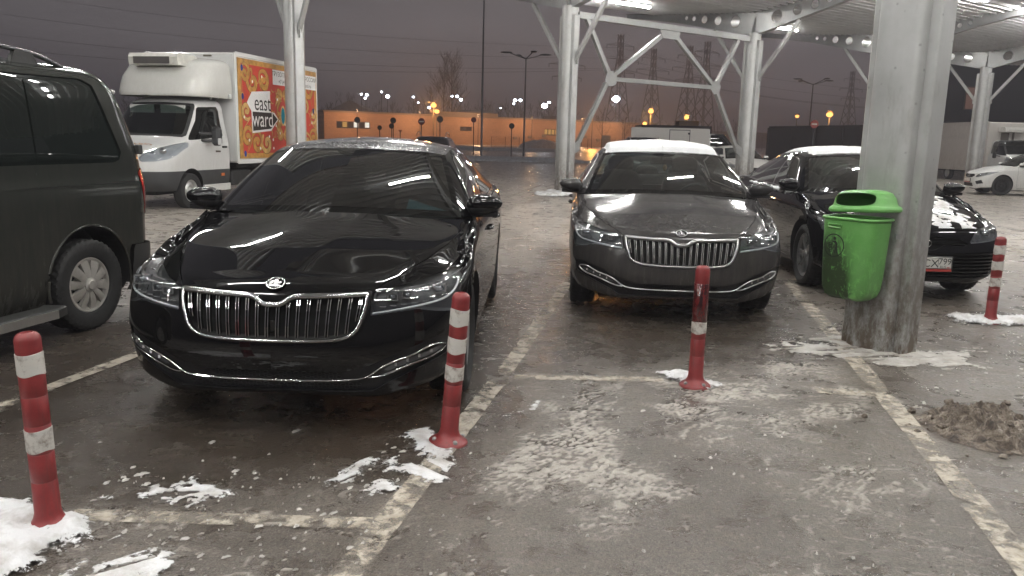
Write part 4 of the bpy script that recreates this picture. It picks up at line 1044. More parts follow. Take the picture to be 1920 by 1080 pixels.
def box_truck(pose, label, hw=1.05, boxx=(2.35, 6.5), z0=.95, z1=2.75, reefer=False, dirtk=.6, door=False, cat='truck', name='box_truck'):
    L = boxx[1] + .05; root, conv, bd = vroot(name, label, cat, pose, L)
    white = paint('box_white', (.68, .65, .61), dirt=dirtk, dirt_col=(.22, .18, .14), rough=.5, coat_rough=.25, dirt_z=2.2); cabw = paint('cab_white', (.62, .62, .61), dirt=.3, dirt_col=(.3, .28, .25), rough=.4, coat_rough=.1)
    blk = plain('b_black', (.012, .012, .012), .7); S = dict(TRANSIT); S['conv'] = conv
    S['sec'] = [(y * .97, .36 + (z - .36) * .93) for y, z in S['sec']]
    cab_body(bd, S, cabw, cabw if door else plain('b_clad', (.05, .05, .05), .6), glass('b_glass', (.12, .14, .14)), plain('b_lamp', (.3, .3, .3), .3), blk)
    bd('cabin', box(.95, 2.1, -.8, .8, .95, 1.3).add(box(1.85, 2.2, -.8, .8, 1.3, 1.8)), plain('b_cabin', (.03, .03, .03), .8))
    box_on_chassis(bd, conv, boxx[0], boxx[1], hw, z0, z1, white, white, blk, (.99, boxx[1] - 1.5), L, root, .345, plain('b_rubber', (.016, .016, .016), .8), plain('b_wheel', (.3, .3, .29), .5, .4))
    for sg in (1, -1): bd('wing_mirror', box(1.45, 1.6, sg * 1.16 - .08, sg * 1.16 + .08, 1.2, 1.5, .04).add(tube([(1.4, sg * .9, 1.3), (1.52, sg * 1.1, 1.32)], .025, 6)), blk, smooth=40)
    if reefer:
        u_ = bd('refrigeration_unit', sweep([(boxx[0] - .28, -.62, z1 - .38), (boxx[0] - .28, .62, z1 - .38)], [(-.3, -.1), (.28, -.1), (.28, .12), (-.2, .14), (-.3, .02)]), plain('b_unit', (.6, .58, .54), .5), smooth=30)
        build('cooling_pipe', box(boxx[0] - .06, boxx[0] - .002, .12, .2, z1 - 1.0, z1 - .45).add(box(boxx[0] - .03, boxx[0] - .002, -.45, -.05, z1 - .95, z1 - .5)), plain('b_pipe', (.12, .10, .08), .7), u_, None, conv)
    if door:
        d_ = bd('side_door', box(boxx[0] + 1.05, boxx[0] + 2.05, -hw - .016, -hw - .001, z0 + .03, z1 - .10, .004), white); fr = G()
        for (a, b, c, d2) in ((1.0, 2.1, z1 - .10, z1 - .05), (1.0, 1.04, z0, z1 - .05), (2.06, 2.1, z0, z1 - .05)): fr.add(box(boxx[0] + a, boxx[0] + b, -hw - .03, -hw - .001, c, d2))
        build('door_frame', fr, plain('b_frame', (.15, .14, .13), .5), d_, None, conv); build('hinge', box(boxx[0] + 1.02, boxx[0] + 1.12, -hw - .04, -hw - .016, z1 - .3, z1 - .2).add(box(boxx[0] + 1.02, boxx[0] + 1.12, -hw - .04, -hw - .016, z0 + .3, z0 + .4)), blk, d_, None, conv)
    return root
def suv(pose, label, col, snow=None, L=4.5, zs=1.0):
    root, conv, bd = vroot('parked_suv', label, 'car', pose, L)
    mp_ = paint('suv_paint', col); gl = glass('suv_glass', (.10, .11, .11)); bl = plain('suv_black', (.012, .012, .012), .6)
    sec = [(.82, .25), (.88, .35), (.91, .6), (.905, .85), (.88, 1.02), (.80, 1.25), (.69, 1.50), (.60, 1.585), (.35, 1.62), (0, 1.63)]; sec = [(y, z * zs) for y, z in sec]
    g = loft_van(sec, [(.2, .1), (.45, 0), (.8, .08), (.98, .55), (1.06, 1.1), (1.52, 1.85), (1.63, 2.3)], [(.2, L - .1), (.5, L), (1.0, L - .05), (1.5, L - .5), (1.63, L - 1.0)], FQ, RQ, 70, 6)
    und = G()
    for xa in (.9, L - .9):
        a, g, cd = cut_arch(g, xa, .36, .41); und.add(walls_flat(walls(cd, (0, -.3, 0))).both())
    w_, g, _ = cut_yz(g, [(-.1, 1.09), (.70, 1.07), (.60, 1.49), (-.1, 1.53)], 0, 2.3); bd('windscreen', w_.both(), gl)
    s_, g, _ = cut_xz(g, [(1.35, 1.07), (1.95, 1.47), (L - .95, 1.48), (L - .45, 1.12)]); bd('side_window', s_, gl); bd('side_window', s_.mirror(), gl)
    r_, g, _ = cut_yz(g, [(-.1, 1.08), (.70, 1.08), (.58, 1.46), (-.1, 1.48)], 0, 9, L - 1.2); bd('rear_window', r_.both(), gl)
    h_, g, _ = cut_yz(g, [(.45, .70), (.80, .76), (.88, .86), (.5, .82)], 0, .8); ml_ = plain('suv_lamp', (.4, .4, .42), .2); bd('headlight', h_, ml_); bd('headlight', h_.mirror(), ml_)
    k_, g, _ = cut_yz(g, [(-.1, .5), (.42, .52), (.44, .80), (-.1, .82)], 0, .5); bd('grille', k_.shift((.02, 0, 0)).both(), bl)
    bd('body', g.both(), mp_); bd('underbody', und.add(box(.4, L - .4, -.6, .6, .2, 1.0)), bl); bd('cabin', box(1.5, L - .9, -.55, .55, 1.0, 1.2), bl)
    for sg in (1, -1): bd('roof_rail', tube(curve([(2.0, sg * .60, 1.59), (2.2, sg * .60, 1.66), (3.2, sg * .60, 1.66), (3.45, sg * .60, 1.58)], 20), .02, 8), plain('suv_rail', (.35, .35, .35), .3, .7), smooth=60); bd('wing_mirror', ellipsoid((1.5, sg * .98, 1.08), (.07, .11, .08), 12, 8, .8), mp_, smooth=60)
    pr = make_wheel(.35, .22, .22, 'ten', plain('suv_rubber', (.016, .016, .016), .8), plain('suv_rim', (.4, .4, .4), .35, .7), bl, tread=False, n=48); place_wheels(root, pr, conv, dict(fa=.9, ra=L - .9), .80, .35)
    if snow: roof_snow(bd, snow)
    return root
# ---------------------------------------------------------------- canopy of the car park
AE = rad(35.0); E1 = np.array([math.cos(AE), math.sin(AE), 0.0]); E2 = np.array([math.sin(AE), -math.cos(AE), 0.0]); ZU = np.array([0, 0, 1.0])
A0 = np.array([1.43, 23.4, 0.0]); BAY = 7.9; P0 = np.array([2.84, 6.02, 0.0])
def deck_z(k): return 5.95 + .09 * abs(k)
def steel_mat(name, c=.42, rough=.42, dirt=True):
    m, t, p = nt_mat(name)
    v = coords(t); n = noise(t, v, 2.2, 6, .65); st = noise(t, coords(t, (7, 7, .6)), 2.0, 4, .6)
    col = mixc(t, math_(t, 'MULTIPLY', st, .5), ramp(t, n, (.3, (c * .80, c * .80, c * .77)), (.7, (c * 1.1, c * 1.11, c * 1.1))), (c * .75, c * .77, c * .76))
    if dirt:
        sep = N(t, 'ShaderNodeSeparateXYZ'); t.links.new(v, sep.inputs[0])
        mr = N(t, 'ShaderNodeMapRange'); mr.inputs[1].default_value = 1.5; mr.inputs[2].default_value = .0; t.links.new(sep.outputs[2], mr.inputs[0])
        n2 = noise(t, coords(t, (6, 6, 3)), 2.2, 7, .72)
        f = math_(t, 'MULTIPLY', mr.outputs[0], ramp(t, n2, (.34, 0.0), (.56, 1.0)))
        col = mixc(t, f, col, (.12, .092, .068))
        sp = N(t, 'ShaderNodeTexVoronoi'); sp.inputs['Scale'].default_value = 9; t.links.new(v, sp.inputs['Vector'])
        col = mixc(t, math_(t, 'MULTIPLY', ramp(t, sp.outputs['Distance'], (.05, 1.0), (.12, 0.0)), .35), col, (.05, .045, .04))
        rs = noise(t, coords(t, (3, 3, .8)), 1.4, 6, .7)
        col = mixc(t, math_(t, 'MULTIPLY', ramp(t, rs, (.56, 0.0), (.74, 1.0)), .35), col, (.15, .12, .09))
    t.links.new(col, p.inputs['Base Color']); p.inputs['Metallic'].default_value = .35
    t.links.new(ramp(t, n, (.3, rough - .1), (.7, rough + .15)), p.inputs['Roughness'])
    bump(t, p, noise(t, v, 40, 3), .12, .004)
    return m
M_STEEL = steel_mat('galvanised_steel', .50); M_STEEL2 = steel_mat('beam_steel', .36, .38, False)
M_DECK = plain('deck_sheet', (.74, .75, .75), .42, .15, .10, 1.5)
M_TUBE = emit('tube_light', (1.0, .985, .95), TUBE_POWER)
M_HOUS = plain('lamp_housing', (.6, .6, .6), .4)
def orient_axes(o, rz): o.rotation_euler = (0, 0, rz)
def weld(x_, y, z0, z1, seed):
    r = random.Random(seed); n = int((z1 - z0) / .05); pts = [(x_ + r.uniform(-.004, .004), y + r.uniform(-.004, .004), z0 + (z1 - z0) * i / n) for i in range(n + 1)]
    return tube(pts, .007, 6, scale=[r.uniform(.4, 1.4) for _ in pts])
def canopy_column(pos, label, far=-6.3, near=6.6, detail=False, r=.17, ch=.115):
    # local frame: x along E1, y along -E2 (so y<0 is the near arm)
    root = thing('canopy_column', label, 'column', tuple(pos), AE, 'columns of the canopy')
    n = 48 if detail else 24
    g = lathe([(r, -.02), (r, 5.2)], n)
    if detail:      # the near column is a round-cornered square tube
        q = .93 * r; sec = [(math.copysign(abs(math.cos(a)) ** .30, math.cos(a)) * q, math.copysign(abs(math.sin(a)) ** .30, math.sin(a)) * q) for a in np.linspace(0, 2 * math.pi, 64, endpoint=False)]
        g = G([(x_, y, z) for z in (-.02, 5.2) for x_, y in sec], [(i, (i + 1) % 64, 64 + (i + 1) % 64, 64 + i) for i in range(64)])
    build('pipe', g, M_STEEL, root, smooth=50)
    for sg, lab in ((-1, 'near'), (1, 'far')):
        c = box(-.10, .10, sg * (r - .03) if sg > 0 else -(r - .03) - ch, (r - .03) + ch if sg > 0 else -(r - .03), -.02, 4.95, .012)
        build('channel', c, M_STEEL, root, smooth=30)
    if detail:
        ww = G()
        for sg in (-1, 1):
            for sx2 in (-1, 1): ww.add(weld(sx2 * .106, sg * (r - .03 + .004), 0, 5, sg * 3 + sx2))
        build('weld_seam', ww, M_STEEL, root, smooth=60)
    # beam: web with round openings, flanges
    def zb(k): return float(np.interp(abs(k), [0, .3, 1.6, 3.4, 5.0, 6.6], [5.14, 5.18, 5.46, 5.86, 6.14, 6.36]))
    ks = np.linspace(far, near, 130); zt = [deck_z(k) - .05 for k in ks]
    rows = 14; Agrid = np.zeros((rows, 130, 3))
    for j in range(rows):
        u = j / (rows - 1)
        for i, k in enumerate(ks): Agrid[j, i] = (0, -k, zb(k) + (zt[i] - zb(k)) * u)
    web = gridG(Agrid); web.N = None
    holes = [(s_ * k, rr) for s_ in (-1, 1) for k, rr in ((.85, .205), (1.62, .165), (2.25, .145), (2.75, .095), (3.12, .085))]
    ph = np.full(len(web.V), 1.0)
    for k, rr in holes:
        zc_ = (zb(k) + deck_z(k) - .05) / 2 + .02; ph = np.minimum(ph, np.hypot(-web.V[:, 1] - k, web.V[:, 2] - zc_) - rr)
    _, web, _ = clip(web, ph)
    w2 = web.shift((.008, 0, 0)).add(G(web.V - np.array([.008, 0, 0]), [f[::-1] for f in web.F]))
    bm = build('beam', w2, M_STEEL2, root)
    fl = sweep([(0, -k, zb(k)) for k in ks[::3]], rect(.20, .016)); fl.add(sweep([(0, -k, deck_z(k) - .045) for k in ks[::3]], rect(.20, .016)))
    build('flange', fl, M_STEEL2, bm)
    rim_ = G()
    for k, rr in holes:
        zc_ = (zb(k) + deck_z(k) - .05) / 2 + .02
        rim_.add(tube([(0, -k + rr * math.cos(a), zc_ + rr * math.sin(a)) for a in np.linspace(0, 2 * math.pi, 20, endpoint=False)], .016, 6, closed=True))
    build('opening_ring', rim_, M_STEEL2, bm, smooth=60)
    fin = prism([(-.17, 5.1), (.17, 5.1), (.05, 5.62), (0, 5.75), (-.05, 5.62)], -.02, .02, 'xz'); build('stiffener', fin, M_STEEL2, bm)
    for sg in (-1, 1):
        a = np.array([0, sg * (r + .05), 3.72]); b = np.array([0, sg * 1.75, zb(1.75) - .02])
        br = bar(a, b, .09, .11); br.add(box(-.012, .012, min(a[1], a[1] + sg * .14), max(a[1], a[1] + sg * .14), 3.62, 3.95))
        build('knee_brace', br, M_STEEL, root)
    return root
canopy_column(P0, 'big galvanised steel column with welded seams carrying the green litter bin', detail=True, r=.195, ch=.09)
for s_, lab in ((-7.95, 'galvanised column rising behind the black sedan, in front of the painted delivery truck'),
                (0, 'galvanised column at the left end of the white steel truss'),
                (7.9, 'galvanised column at the right end of the white steel truss'),
                (15.75, 'canopy column hidden behind the big column with the bin'),
                (23.85, 'galvanised column in front of the dirty white box truck')):
    canopy_column(A0 + E1 * s_, lab, r=.23, ch=.13)
# truss between the two middle columns
tr = thing('steel_truss', 'white steel truss of crossed bars spanning two canopy columns', 'truss', tuple(A0), AE)
def tb(n, a, b, w=.12, h=.12): return build(n, bar((a[0], 0, a[1]), (b[0], 0, b[1]), w, h), M_STEEL2, tr)
tb('top_chord', (.28, 5.0), (7.62, 5.0), .16, .17)
tb('diagonal_bar', (1.55, 3.42), (.62, 4.93)); tb('diagonal_bar', (1.72, 3.45), (3.62, 4.76)); tb('diagonal_bar', (6.0, 3.42), (4.18, 4.76)); tb('diagonal_bar', (6.18, 3.42), (7.1, 4.93))
tb('bottom_chord', (1.7, 3.33), (5.95, 3.33)); tb('diagonal_bar', (1.45, 3.2), (.34, 1.25)); tb('diagonal_bar', (6.2, 3.2), (7.5, 1.25))
for c in ((1.58, 3.33), (6.1, 3.33)):
    pl = [(c[0] + .25 * math.cos(a), c[1] + .23 * math.sin(a)) for a in np.linspace(.3, 2 * math.pi + .3, 7)[:-1]]; build('gusset_plate', prism(pl, -.075, -.065), M_STEEL2, tr)
build('gusset_plate', prism([(3.45, 4.9), (4.35, 4.9), (4.22, 4.66), (3.58, 4.66)], -.075, -.065), M_STEEL2, tr)
build('gusset_plate', prism([(.2, 1.1), (.5, 1.25), (.5, 1.55), (.2, 1.4)], -.075, -.065), M_STEEL2, tr); build('gusset_plate', prism([(7.65, 1.1), (7.35, 1.25), (7.35, 1.55), (7.65, 1.4)], -.075, -.065), M_STEEL2, tr)
# roof decks: trapezoid sheet, ribs along E1
def deck(o, s0, s1, k0, k1, label, drop=0):
    root = thing('canopy_roof', label, 'canopy roof', tuple(o), AE)
    pr = []; k = k0
    while k < k1:
        for dk_, dz in ((0, 0), (.185, 0), (.197, -.10), (.238, -.10)):
            pr.append((k + dk_, deck_z(k + dk_) + dz))
        k += .25
    V = []; n = len(pr); xs = np.linspace(s0, s1, 5)
    for xx in xs:
        for kk, zz in pr: V.append((xx, -kk, zz))
    F = [(i * n + j, i * n + j + 1, (i + 1) * n + j + 1, (i + 1) * n + j) for i in range(4) for j in range(n - 1)]
    build('roof_sheet', G(V, F), M_DECK, root)
    for kk in (k0, k1):
        build('edge_trim', box(s0, s1, -kk - .03, -kk + .03, deck_z(kk) - .06, deck_z(kk) + .2), M_STEEL2, root)
    return root
deck(A0, -12.5, 33, -5.0, 6.9, 'ribbed metal canopy roof over the far row with the truss')
PK = float((P0 - A0) @ E1)
deck(P0, -26, 30, -6.9, 9.5, 'ribbed metal canopy roof over the near row of parked cars')
# tube lamps
def tube_lamp(o, s_, k, label, group='tube lamps under the canopy roof', ln=1.5):
    p = o + E1 * s_ + E2 * k + ZU * (deck_z(k) - .09)
    root = thing('tube_lamp', label, 'lamp', tuple(p), AE, group)
    build('housing', box(-ln / 2 - .04, ln / 2 + .04, -.055, .055, -.075, -.004, .015), M_HOUS, root)
    build('light_tube', sweep([(-ln / 2, 0, -.095), (ln / 2, 0, -.095)], circ(.042, 8)), M_TUBE, root)
    return root
# ---------------------------------------------------------------- ground
SLUSH = [(-.05, 4.2), (0.55, 4.75), (1.3, 5.3), (2.15, 5.6), (2.3, 4.75), (1.95, 4.2), (1.3, 3.75), (0.95, 3.3), (0.66, 3.2), (0.10, 2.8), (-.10, 3.4)]
PILE = [(2.29, 4.40), (2.64, 4.52), (2.94, 4.50), (2.87, 4.2), (2.62, 3.82), (2.45, 3.84), (2.28, 4.05)]
BAY1 = [(-2.55, 2.9), (-.25, 3.6), (.05, 5.0), (.3, 9), (-2.2, 9.2), (-3.1, 6), (-3.4, 3.4)]
BAY2 = [(.2, 5.4), (2.3, 5.6), (2.9, 9), (.6, 11.5)]
def axis_pts(a, b, step, far, grow=1.16):
    m = list(np.arange(a, b + step / 2, step)); s_ = step; l, r = [], []; x_ = a
    while x_ > -far: s_ *= grow; x_ -= s_; l.append(x_)
    s_ = step; x_ = b
    while x_ < far: s_ *= grow; x_ += s_; r.append(x_)
    return np.array(l[::-1] + m + r)
gx = axis_pts(-2.9, 5.0, .016, 1500); gy = axis_pts(2.2, 7.4, .016, 1500)
GX, GY = np.meshgrid(gx, gy)
near = (GX > -8) & (GX < 10) & (GY > 0) & (GY < 14)
msk = np.zeros_like(GX); pil = np.zeros_like(GX); wet = np.zeros_like(GX)
xn, yn = GX[near], GY[near]
warp = .5 * (fbm(xn, yn, 2.2, 4, 1) - .5)
msk[near] = sstep(.12, -.28, sdf(SLUSH, xn, yn) + warp * 1.1)
pil[near] = sstep(.05, -.14, sdf(PILE, xn, yn) + warp * .55)
wet[near] = np.maximum(sstep(.35, -.2, sdf(BAY1, xn, yn) + warp), .75 * sstep(.35, -.2, sdf(BAY2, xn, yn) + warp))
GZ = np.zeros_like(GX); sl = np.zeros_like(GX)
# kicked-about slush: thin curled ridges dragged along wheel and foot tracks
def rot(a, x_, y): return x_ * math.cos(a) + y * math.sin(a), -x_ * math.sin(a) + y * math.cos(a)
w1_, w2_ = .30 * (fbm(xn, yn, 2.6, 4, 9) - .5), .30 * (fbm(xn, yn, 2.6, 4, 19) - .5)
def ridge(fx_, fy_, ang, f, sd, lo, hi):
    u_, v_ = rot(ang, xn + w1_, yn + w2_); return sstep(lo, hi, 1 - np.abs(2 * fbm(u_ * fx_, v_ * fy_, f, 4, sd, .6) - 1))
dens = sstep(.36, .62, fbm(xn, yn, 3.4, 5, 7))
cl = np.maximum.reduce([ridge(.5, 1.6, .75, 8, 2, .91, .99), ridge(.6, 1.5, -.5, 12, 5, .92, .99), ridge(.8, 1.2, .2, 22, 15, .93, .995) * .7, ridge(.45, 1.7, 1.15, 16, 25, .92, .99) * .8]) * (.08 + .80 * dens) * (.45 + .65 * fbm(xn, yn, 26, 3, 61))
gran = sstep(.74, .84, fbm(xn, yn, 30, 2, 4)) * sstep(.40, .60, fbm(xn, yn, 1.3, 3, 12)); scr = ridge(.35, 1.8, .95, 9, 41, .88, .99) * sstep(.48, .64, fbm(xn, yn, 1.7, 3, 44))
nearfade = sstep(5.6, 4.2, yn) * (1 - .8 * wet[near])
amount = np.maximum(msk[near] * cl, np.maximum(.38 * gran, .42 * scr * nearfade) * (1 - wet[near] * .7))
GZ[near] = amount * .017 + .005 * (fbm(xn, yn, 5, 4, 8) - .5) * sstep(14, 9, yn)
sl[near] = np.clip(amount * 1.15, 0, 1); pil[near] = np.minimum(pil[near], .25)
V = np.stack([GX, GY, GZ], -1).reshape(-1, 3); r_, c_ = GX.shape
me = bpy.data.meshes.new('ground'); idx = np.arange(r_ * c_).reshape(r_, c_); q = np.stack([idx[:-1, :-1], idx[:-1, 1:], idx[1:, 1:], idx[1:, :-1]], -1).reshape(-1, 4)
me.vertices.add(len(V)); me.vertices.foreach_set('co', V.ravel()); me.loops.add(q.size); me.loops.foreach_set('vertex_index', q.ravel().astype(np.int32))
me.polygons.add(len(q)); me.polygons.foreach_set('loop_start', np.arange(0, q.size, 4, dtype=np.int32)); me.polygons.foreach_set('use_smooth', np.ones(len(q), bool)); me.update(calc_edges=True)
for nm, arr in (('slush', sl), ('pile', pil * (pil > 0)), ('wet', wet)):
    a = me.attributes.new(nm, 'FLOAT', 'POINT'); a.data.foreach_set('value', arr.ravel().astype(np.float32))
def ground_material():
    m, t, p = nt_mat('wet_asphalt')
    v = coords(t); at = lambda n: N(t, 'ShaderNodeAttribute', attribute_name=n).outputs['Fac']
    big = noise(t, v, .6, 6, .65, .5); mid = noise(t, v, 3.2, 8, .72, .3); fine = noise(t, v, 48, 4, .65); grit = noise(t, v, 130, 3, .6)
    base = ramp(t, big, (.30, (.060, .049, .039)), (.5, (.095, .079, .065)), (.70, (.138, .118, .099)))
    base = mixc(t, ramp(t, mid, (.34, .8), (.5, .0)), base, (.050, .038, .029)); base = mixc(t, ramp(t, mid, (.52, .0), (.72, .6)), base, (.235, .20, .165))
    base = mixc(t, ramp(t, fine, (.36, .8), (.52, 0.0)), base, (.030, .023, .018)); base = mixc(t, ramp(t, grit, (.36, .7), (.48, 0.0)), base, (.024, .019, .015))
    base = mixc(t, ramp(t, grit, (.56, 0.0), (.68, .55)), base, (.27, .24, .205))
    # thin frost and trodden ice films
    fil = noise(t, coords(t, (1.0, 1.6, 1)), 7.5, 8, .78, 1.2); frm = ramp(t, noise(t, v, .85, 5, .68), (.42, 0.0), (.60, 1.0))
    fr = math_(t, 'MULTIPLY', math_(t, 'MAXIMUM', ramp(t, fil, (.54, 0.0), (.60, .9)), math_(t, 'MULTIPLY', ramp(t, fil, (.455, 0.0), (.485, 1.0), (.515, 0.0)), .5)), frm)
    dry = math_(t, 'SUBTRACT', 1.0, at('wet')); fr = math_(t, 'MULTIPLY', fr, math_(t, 'ADD', math_(t, 'MULTIPLY', dry, .62), .10))
    base = mixc(t, fr, base, (.40, .365, .325))
    vo = N(t, 'ShaderNodeTexVoronoi'); vo.inputs['Scale'].default_value = 30; t.links.new(v, vo.inputs['Vector'])
    cr = math_(t, 'MULTIPLY', ramp(t, vo.outputs['Distance'], (.10, 1.0), (.24, 0.0)), ramp(t, noise(t, v, 2.4, 6, .75), (.52, 0.0), (.62, 1.0)))
    base = mixc(t, math_(t, 'MULTIPLY', cr, .85), base, (.46, .43, .39))                      # crumbs of ice
    sep = N(t, 'ShaderNodeSeparateXYZ'); t.links.new(v, sep.inputs[0])
    far = N(t, 'ShaderNodeMapRange'); far.inputs[1].default_value = 7.0; far.inputs[2].default_value = 13; t.links.new(sep.outputs[1], far.inputs[0])
    tracks = noise(t, coords(t, (.9, .3, 1)), 1.5, 7, .72, .7)
    farc = ramp(t, tracks, (.30, (.18, .155, .132)), (.5, (.33, .292, .252)), (.70, (.50, .455, .40)))
    base = mixc(t, math_(t, 'MULTIPLY', far.outputs[0], .95), base, farc)
    wetm = math_(t, 'MULTIPLY', at('wet'), ramp(t, noise(t, v, 2.4, 7, .75), (.25, .45), (.6, 1.0)))
    base = mixc(t, math_(t, 'MULTIPLY', wetm, .80), base, (.034, .025, .018))
    s_ = at('slush'); base = mixc(t, ramp(t, s_, (.10, 0.0), (.42, 1.0)), base, ramp(t, noise(t, v, 14, 6, .7), (.3, (.22, .195, .168)), (.7, (.47, .435, .39))))
    pn = noise(t, v, 17, 6, .75, .5); base = mixc(t, ramp(t, at('pile'), (.02, 0.0), (.25, .8)), base, (.07, .052, .038))
    t.links.new(base, p.inputs['Base Color'])
    ro = mixc(t, wetm, ramp(t, mid, (.3, .14), (.7, .50)), ramp(t, noise(t, v, 7, 5, .7), (.3, .07), (.7, .36)))
    ro = mixc(t, ramp(t, s_, (.1, 0.0), (.5, 1.0)), ro, (.5, .5, .5)); t.links.new(ro, p.inputs['Roughness'])
    h = math_(t, 'ADD', math_(t, 'ADD', math_(t, 'MULTIPLY', grit, .30), math_(t, 'MULTIPLY', fine, .7)), math_(t, 'ADD', math_(t, 'MULTIPLY', mid, 1.6), math_(t, 'MULTIPLY', fil, .25)))
    bump(t, p, h, .6, .014)
    return m
me.materials.append(ground_material()); gr_o = bpy.data.objects.new('ground', me); COL.objects.link(gr_o); tag(gr_o, 'wet brown asphalt of the car park with trodden slush', None, None, 'structure')
# ---- painted lines, worn through
def line_material():
    m, t, p = nt_mat('worn_line_paint'); v = coords(t)
    n = noise(t, v, 9, 7, .75, .3); n2 = noise(t, v, 1.7, 4, .6)
    t.links.new(ramp(t, noise(t, v, 14, 5, .7), (.3, (.30, .255, .20)), (.7, (.58, .53, .45))), p.inputs['Base Color']); p.inputs['Roughness'].default_value = .6
    t.links.new(ramp(t, math_(t, 'ADD', math_(t, 'MULTIPLY', n, .75), math_(t, 'MULTIPLY', n2, .3)), (.45, 0.0), (.57, .93)), p.inputs['Alpha'])
    bump(t, p, n, .6, .01); return m
M_LINE = line_material()
def ground_z(x_, y):
    return np.interp(y, gy, np.array([np.interp(x_, gx, GZ[j]) for j in [0]])) if False else 0.0
def parking_line(a, b, w, n=40):
    a, b = np.array(a), np.array(b); d = (b - a) / np.linalg.norm(b - a); s_ = np.array([-d[1], d[0]]) * w / 2; V = []
    rr = np.random.RandomState(int(abs(a[0] * 100)) + 3)
    for i in range(n + 1):
        p = a + (b - a) * i / n; j = 1 + .10 * (rr.rand(2) - .5)
        for k, sg in enumerate((-1, 1)): V.append((*(p + sg * s_ * j[k]), .0055))
    o = build('parking_line', G(V, [(2 * i, 2 * i + 1, 2 * i + 3, 2 * i + 2) for i in range(n)]), M_LINE); return tag(o, None, None, None, 'structure')
parking_line((-.62, 2.2), (-.08, 4.83), .115); parking_line((-.06, 4.90), (.60, 8.5), .11); parking_line((1.82, 2.2), (3.12, 8.9), .125)
parking_line((-2.98, 3.2), (-2.2, 6.8), .10); parking_line((-1.72, 2.93), (-.53, 2.92), .095); parking_line((.02, 4.94), (.99, 4.97), .10); parking_line((1.92, 4.82), (2.27, 4.78), .11)
parking_line((-7.6, 14.8), (-5.4, 14.4), .12); parking_line((-7.2, 12.45), (-5.1, 12.07), .12); parking_line((-.2, 21.2), (.9, 27.5), .14); parking_line((8.5, 14.6), (7.6, 11.6), .14); parking_line((10.5, 14.3), (9.2, 10.6), .14)
# ---- snow lying on the ground
def snow_material(name, dirty=.25, thin=False, c=(.70, .705, .715), lo=.42):
    m, t, p = nt_mat(name); v = coords(t)
    t.links.new(mixc(t, math_(t, 'MULTIPLY', ramp(t, noise(t, v, 6, 6, .7), (lo, 0.0), (lo + .26, 1.0)), dirty), c, (.30, .27, .235)), p.inputs['Base Color'])
    if thin:
        at = N(t, 'ShaderNodeAttribute', attribute_name='thin').outputs['Fac']; nn = noise(t, v, 30, 6, .75); t.links.new(ramp(t, math_(t, 'SUBTRACT', math_(t, 'ADD', math_(t, 'MULTIPLY', nn, 1.5), .12), at), (-.02, 0.0), (.10, 1.0)), p.inputs['Alpha'])
    p.inputs['Roughness'].default_value = .55; p.inputs['Subsurface Weight'].default_value = .0
    bump(t, p, noise(t, v, 38, 4, .7), .5, .01); return m
M_SNOW = snow_material('snow', .75, True); M_SNOWR = snow_material('roof_snow', .06); M_ICE = snow_material('trodden_ice', .95, True, (.50, .485, .46), .36)
def snow_patch(poly, thick, label, step=.012, amp=.10, seed=0, fr=9, streak=None, mat=None):
    p_ = np.array(poly); x0, y0 = p_.min(0) - .12; x1, y1 = p_.max(0) + .12
    X, Y_ = np.meshgrid(np.arange(x0, x1, step), np.arange(y0, y1, step)); d = sdf(poly, X, Y_) + amp * 2.3 * (fbm(X, Y_, fr, 6, seed, .68) - .5)
    if streak is not None:
        uu, vv = rot(streak, X, Y_); d = np.maximum(d, .05 * (fbm(uu * .35, vv * 2.2, fr * 1.3, 3, seed + 4) - .60) * 6)
    z = .006 + thick * sstep(0, -.10, d) * (.25 + .95 * fbm(X, Y_, 11, 5, seed + 2, .65)) ; z = np.where(d > 0, .002, z)
    g = gridG(np.stack([X, Y_, z], -1)); g.N = None; ins, _, cd = clip(g, d.ravel()); w_ = walls(cd, (0, 0, -.02)); ins.add(G(w_.V, w_.F))
    o = build('snow_patch', ins, mat or M_SNOW, smooth=60)
    dv_ = sdf(poly, ins.V[:, 0], ins.V[:, 1]) + amp * 2.3 * (fbm(ins.V[:, 0], ins.V[:, 1], fr, 6, seed, .68) - .5)
    a_ = o.data.attributes.new('thin', 'FLOAT', 'POINT'); a_.data.foreach_set('value', sstep(-.15, .012, dv_).astype(np.float32)); return tag(o, label, 'snow', None, 'stuff')
snow_patch([(-2.6, 3.0), (-1.94, 3.06), (-1.77, 2.97), (-1.56, 2.88), (-1.52, 2.75), (-1.59, 2.65), (-1.61, 2.49), (-1.75, 2.3), (-2.6, 2.3)], .056, 'trampled white snow heaped round the foot of the nearest bollard', amp=.07)
snow_patch([(-1.52, 2.53), (-1.51, 2.68), (-1.46, 2.88), (-1.41, 2.80), (-1.43, 2.6), (-1.46, 2.42), (-1.6, 2.25)], .02, 'thin strip of snow beside the nearest bollard', amp=.06, seed=3, streak=1.1)
snow_patch([(-1.45, 2.62), (-1.2, 2.70), (-1.15, 2.55), (-1.3, 2.3), (-1.5, 2.2)], .012, 'scattered thin snow by the line crossing', amp=.16, seed=5, streak=.7)
snow_patch([(-1.62, 3.2), (-1.2, 3.32), (-1.1, 3.1), (-1.5, 3.0)], .012, 'small snow scraps in front of the black sedan', amp=.22, seed=6, streak=.2, fr=11)
snow_patch([(-0.58, 3.85), (-0.51, 3.95), (-0.4, 4.06), (-0.31, 3.76), (-0.21, 3.77), (-0.25, 3.55), (-0.38, 3.59), (-0.47, 3.68)], .022, 'snow lying at the base of the bollard by the black sedan', amp=.06, seed=8)
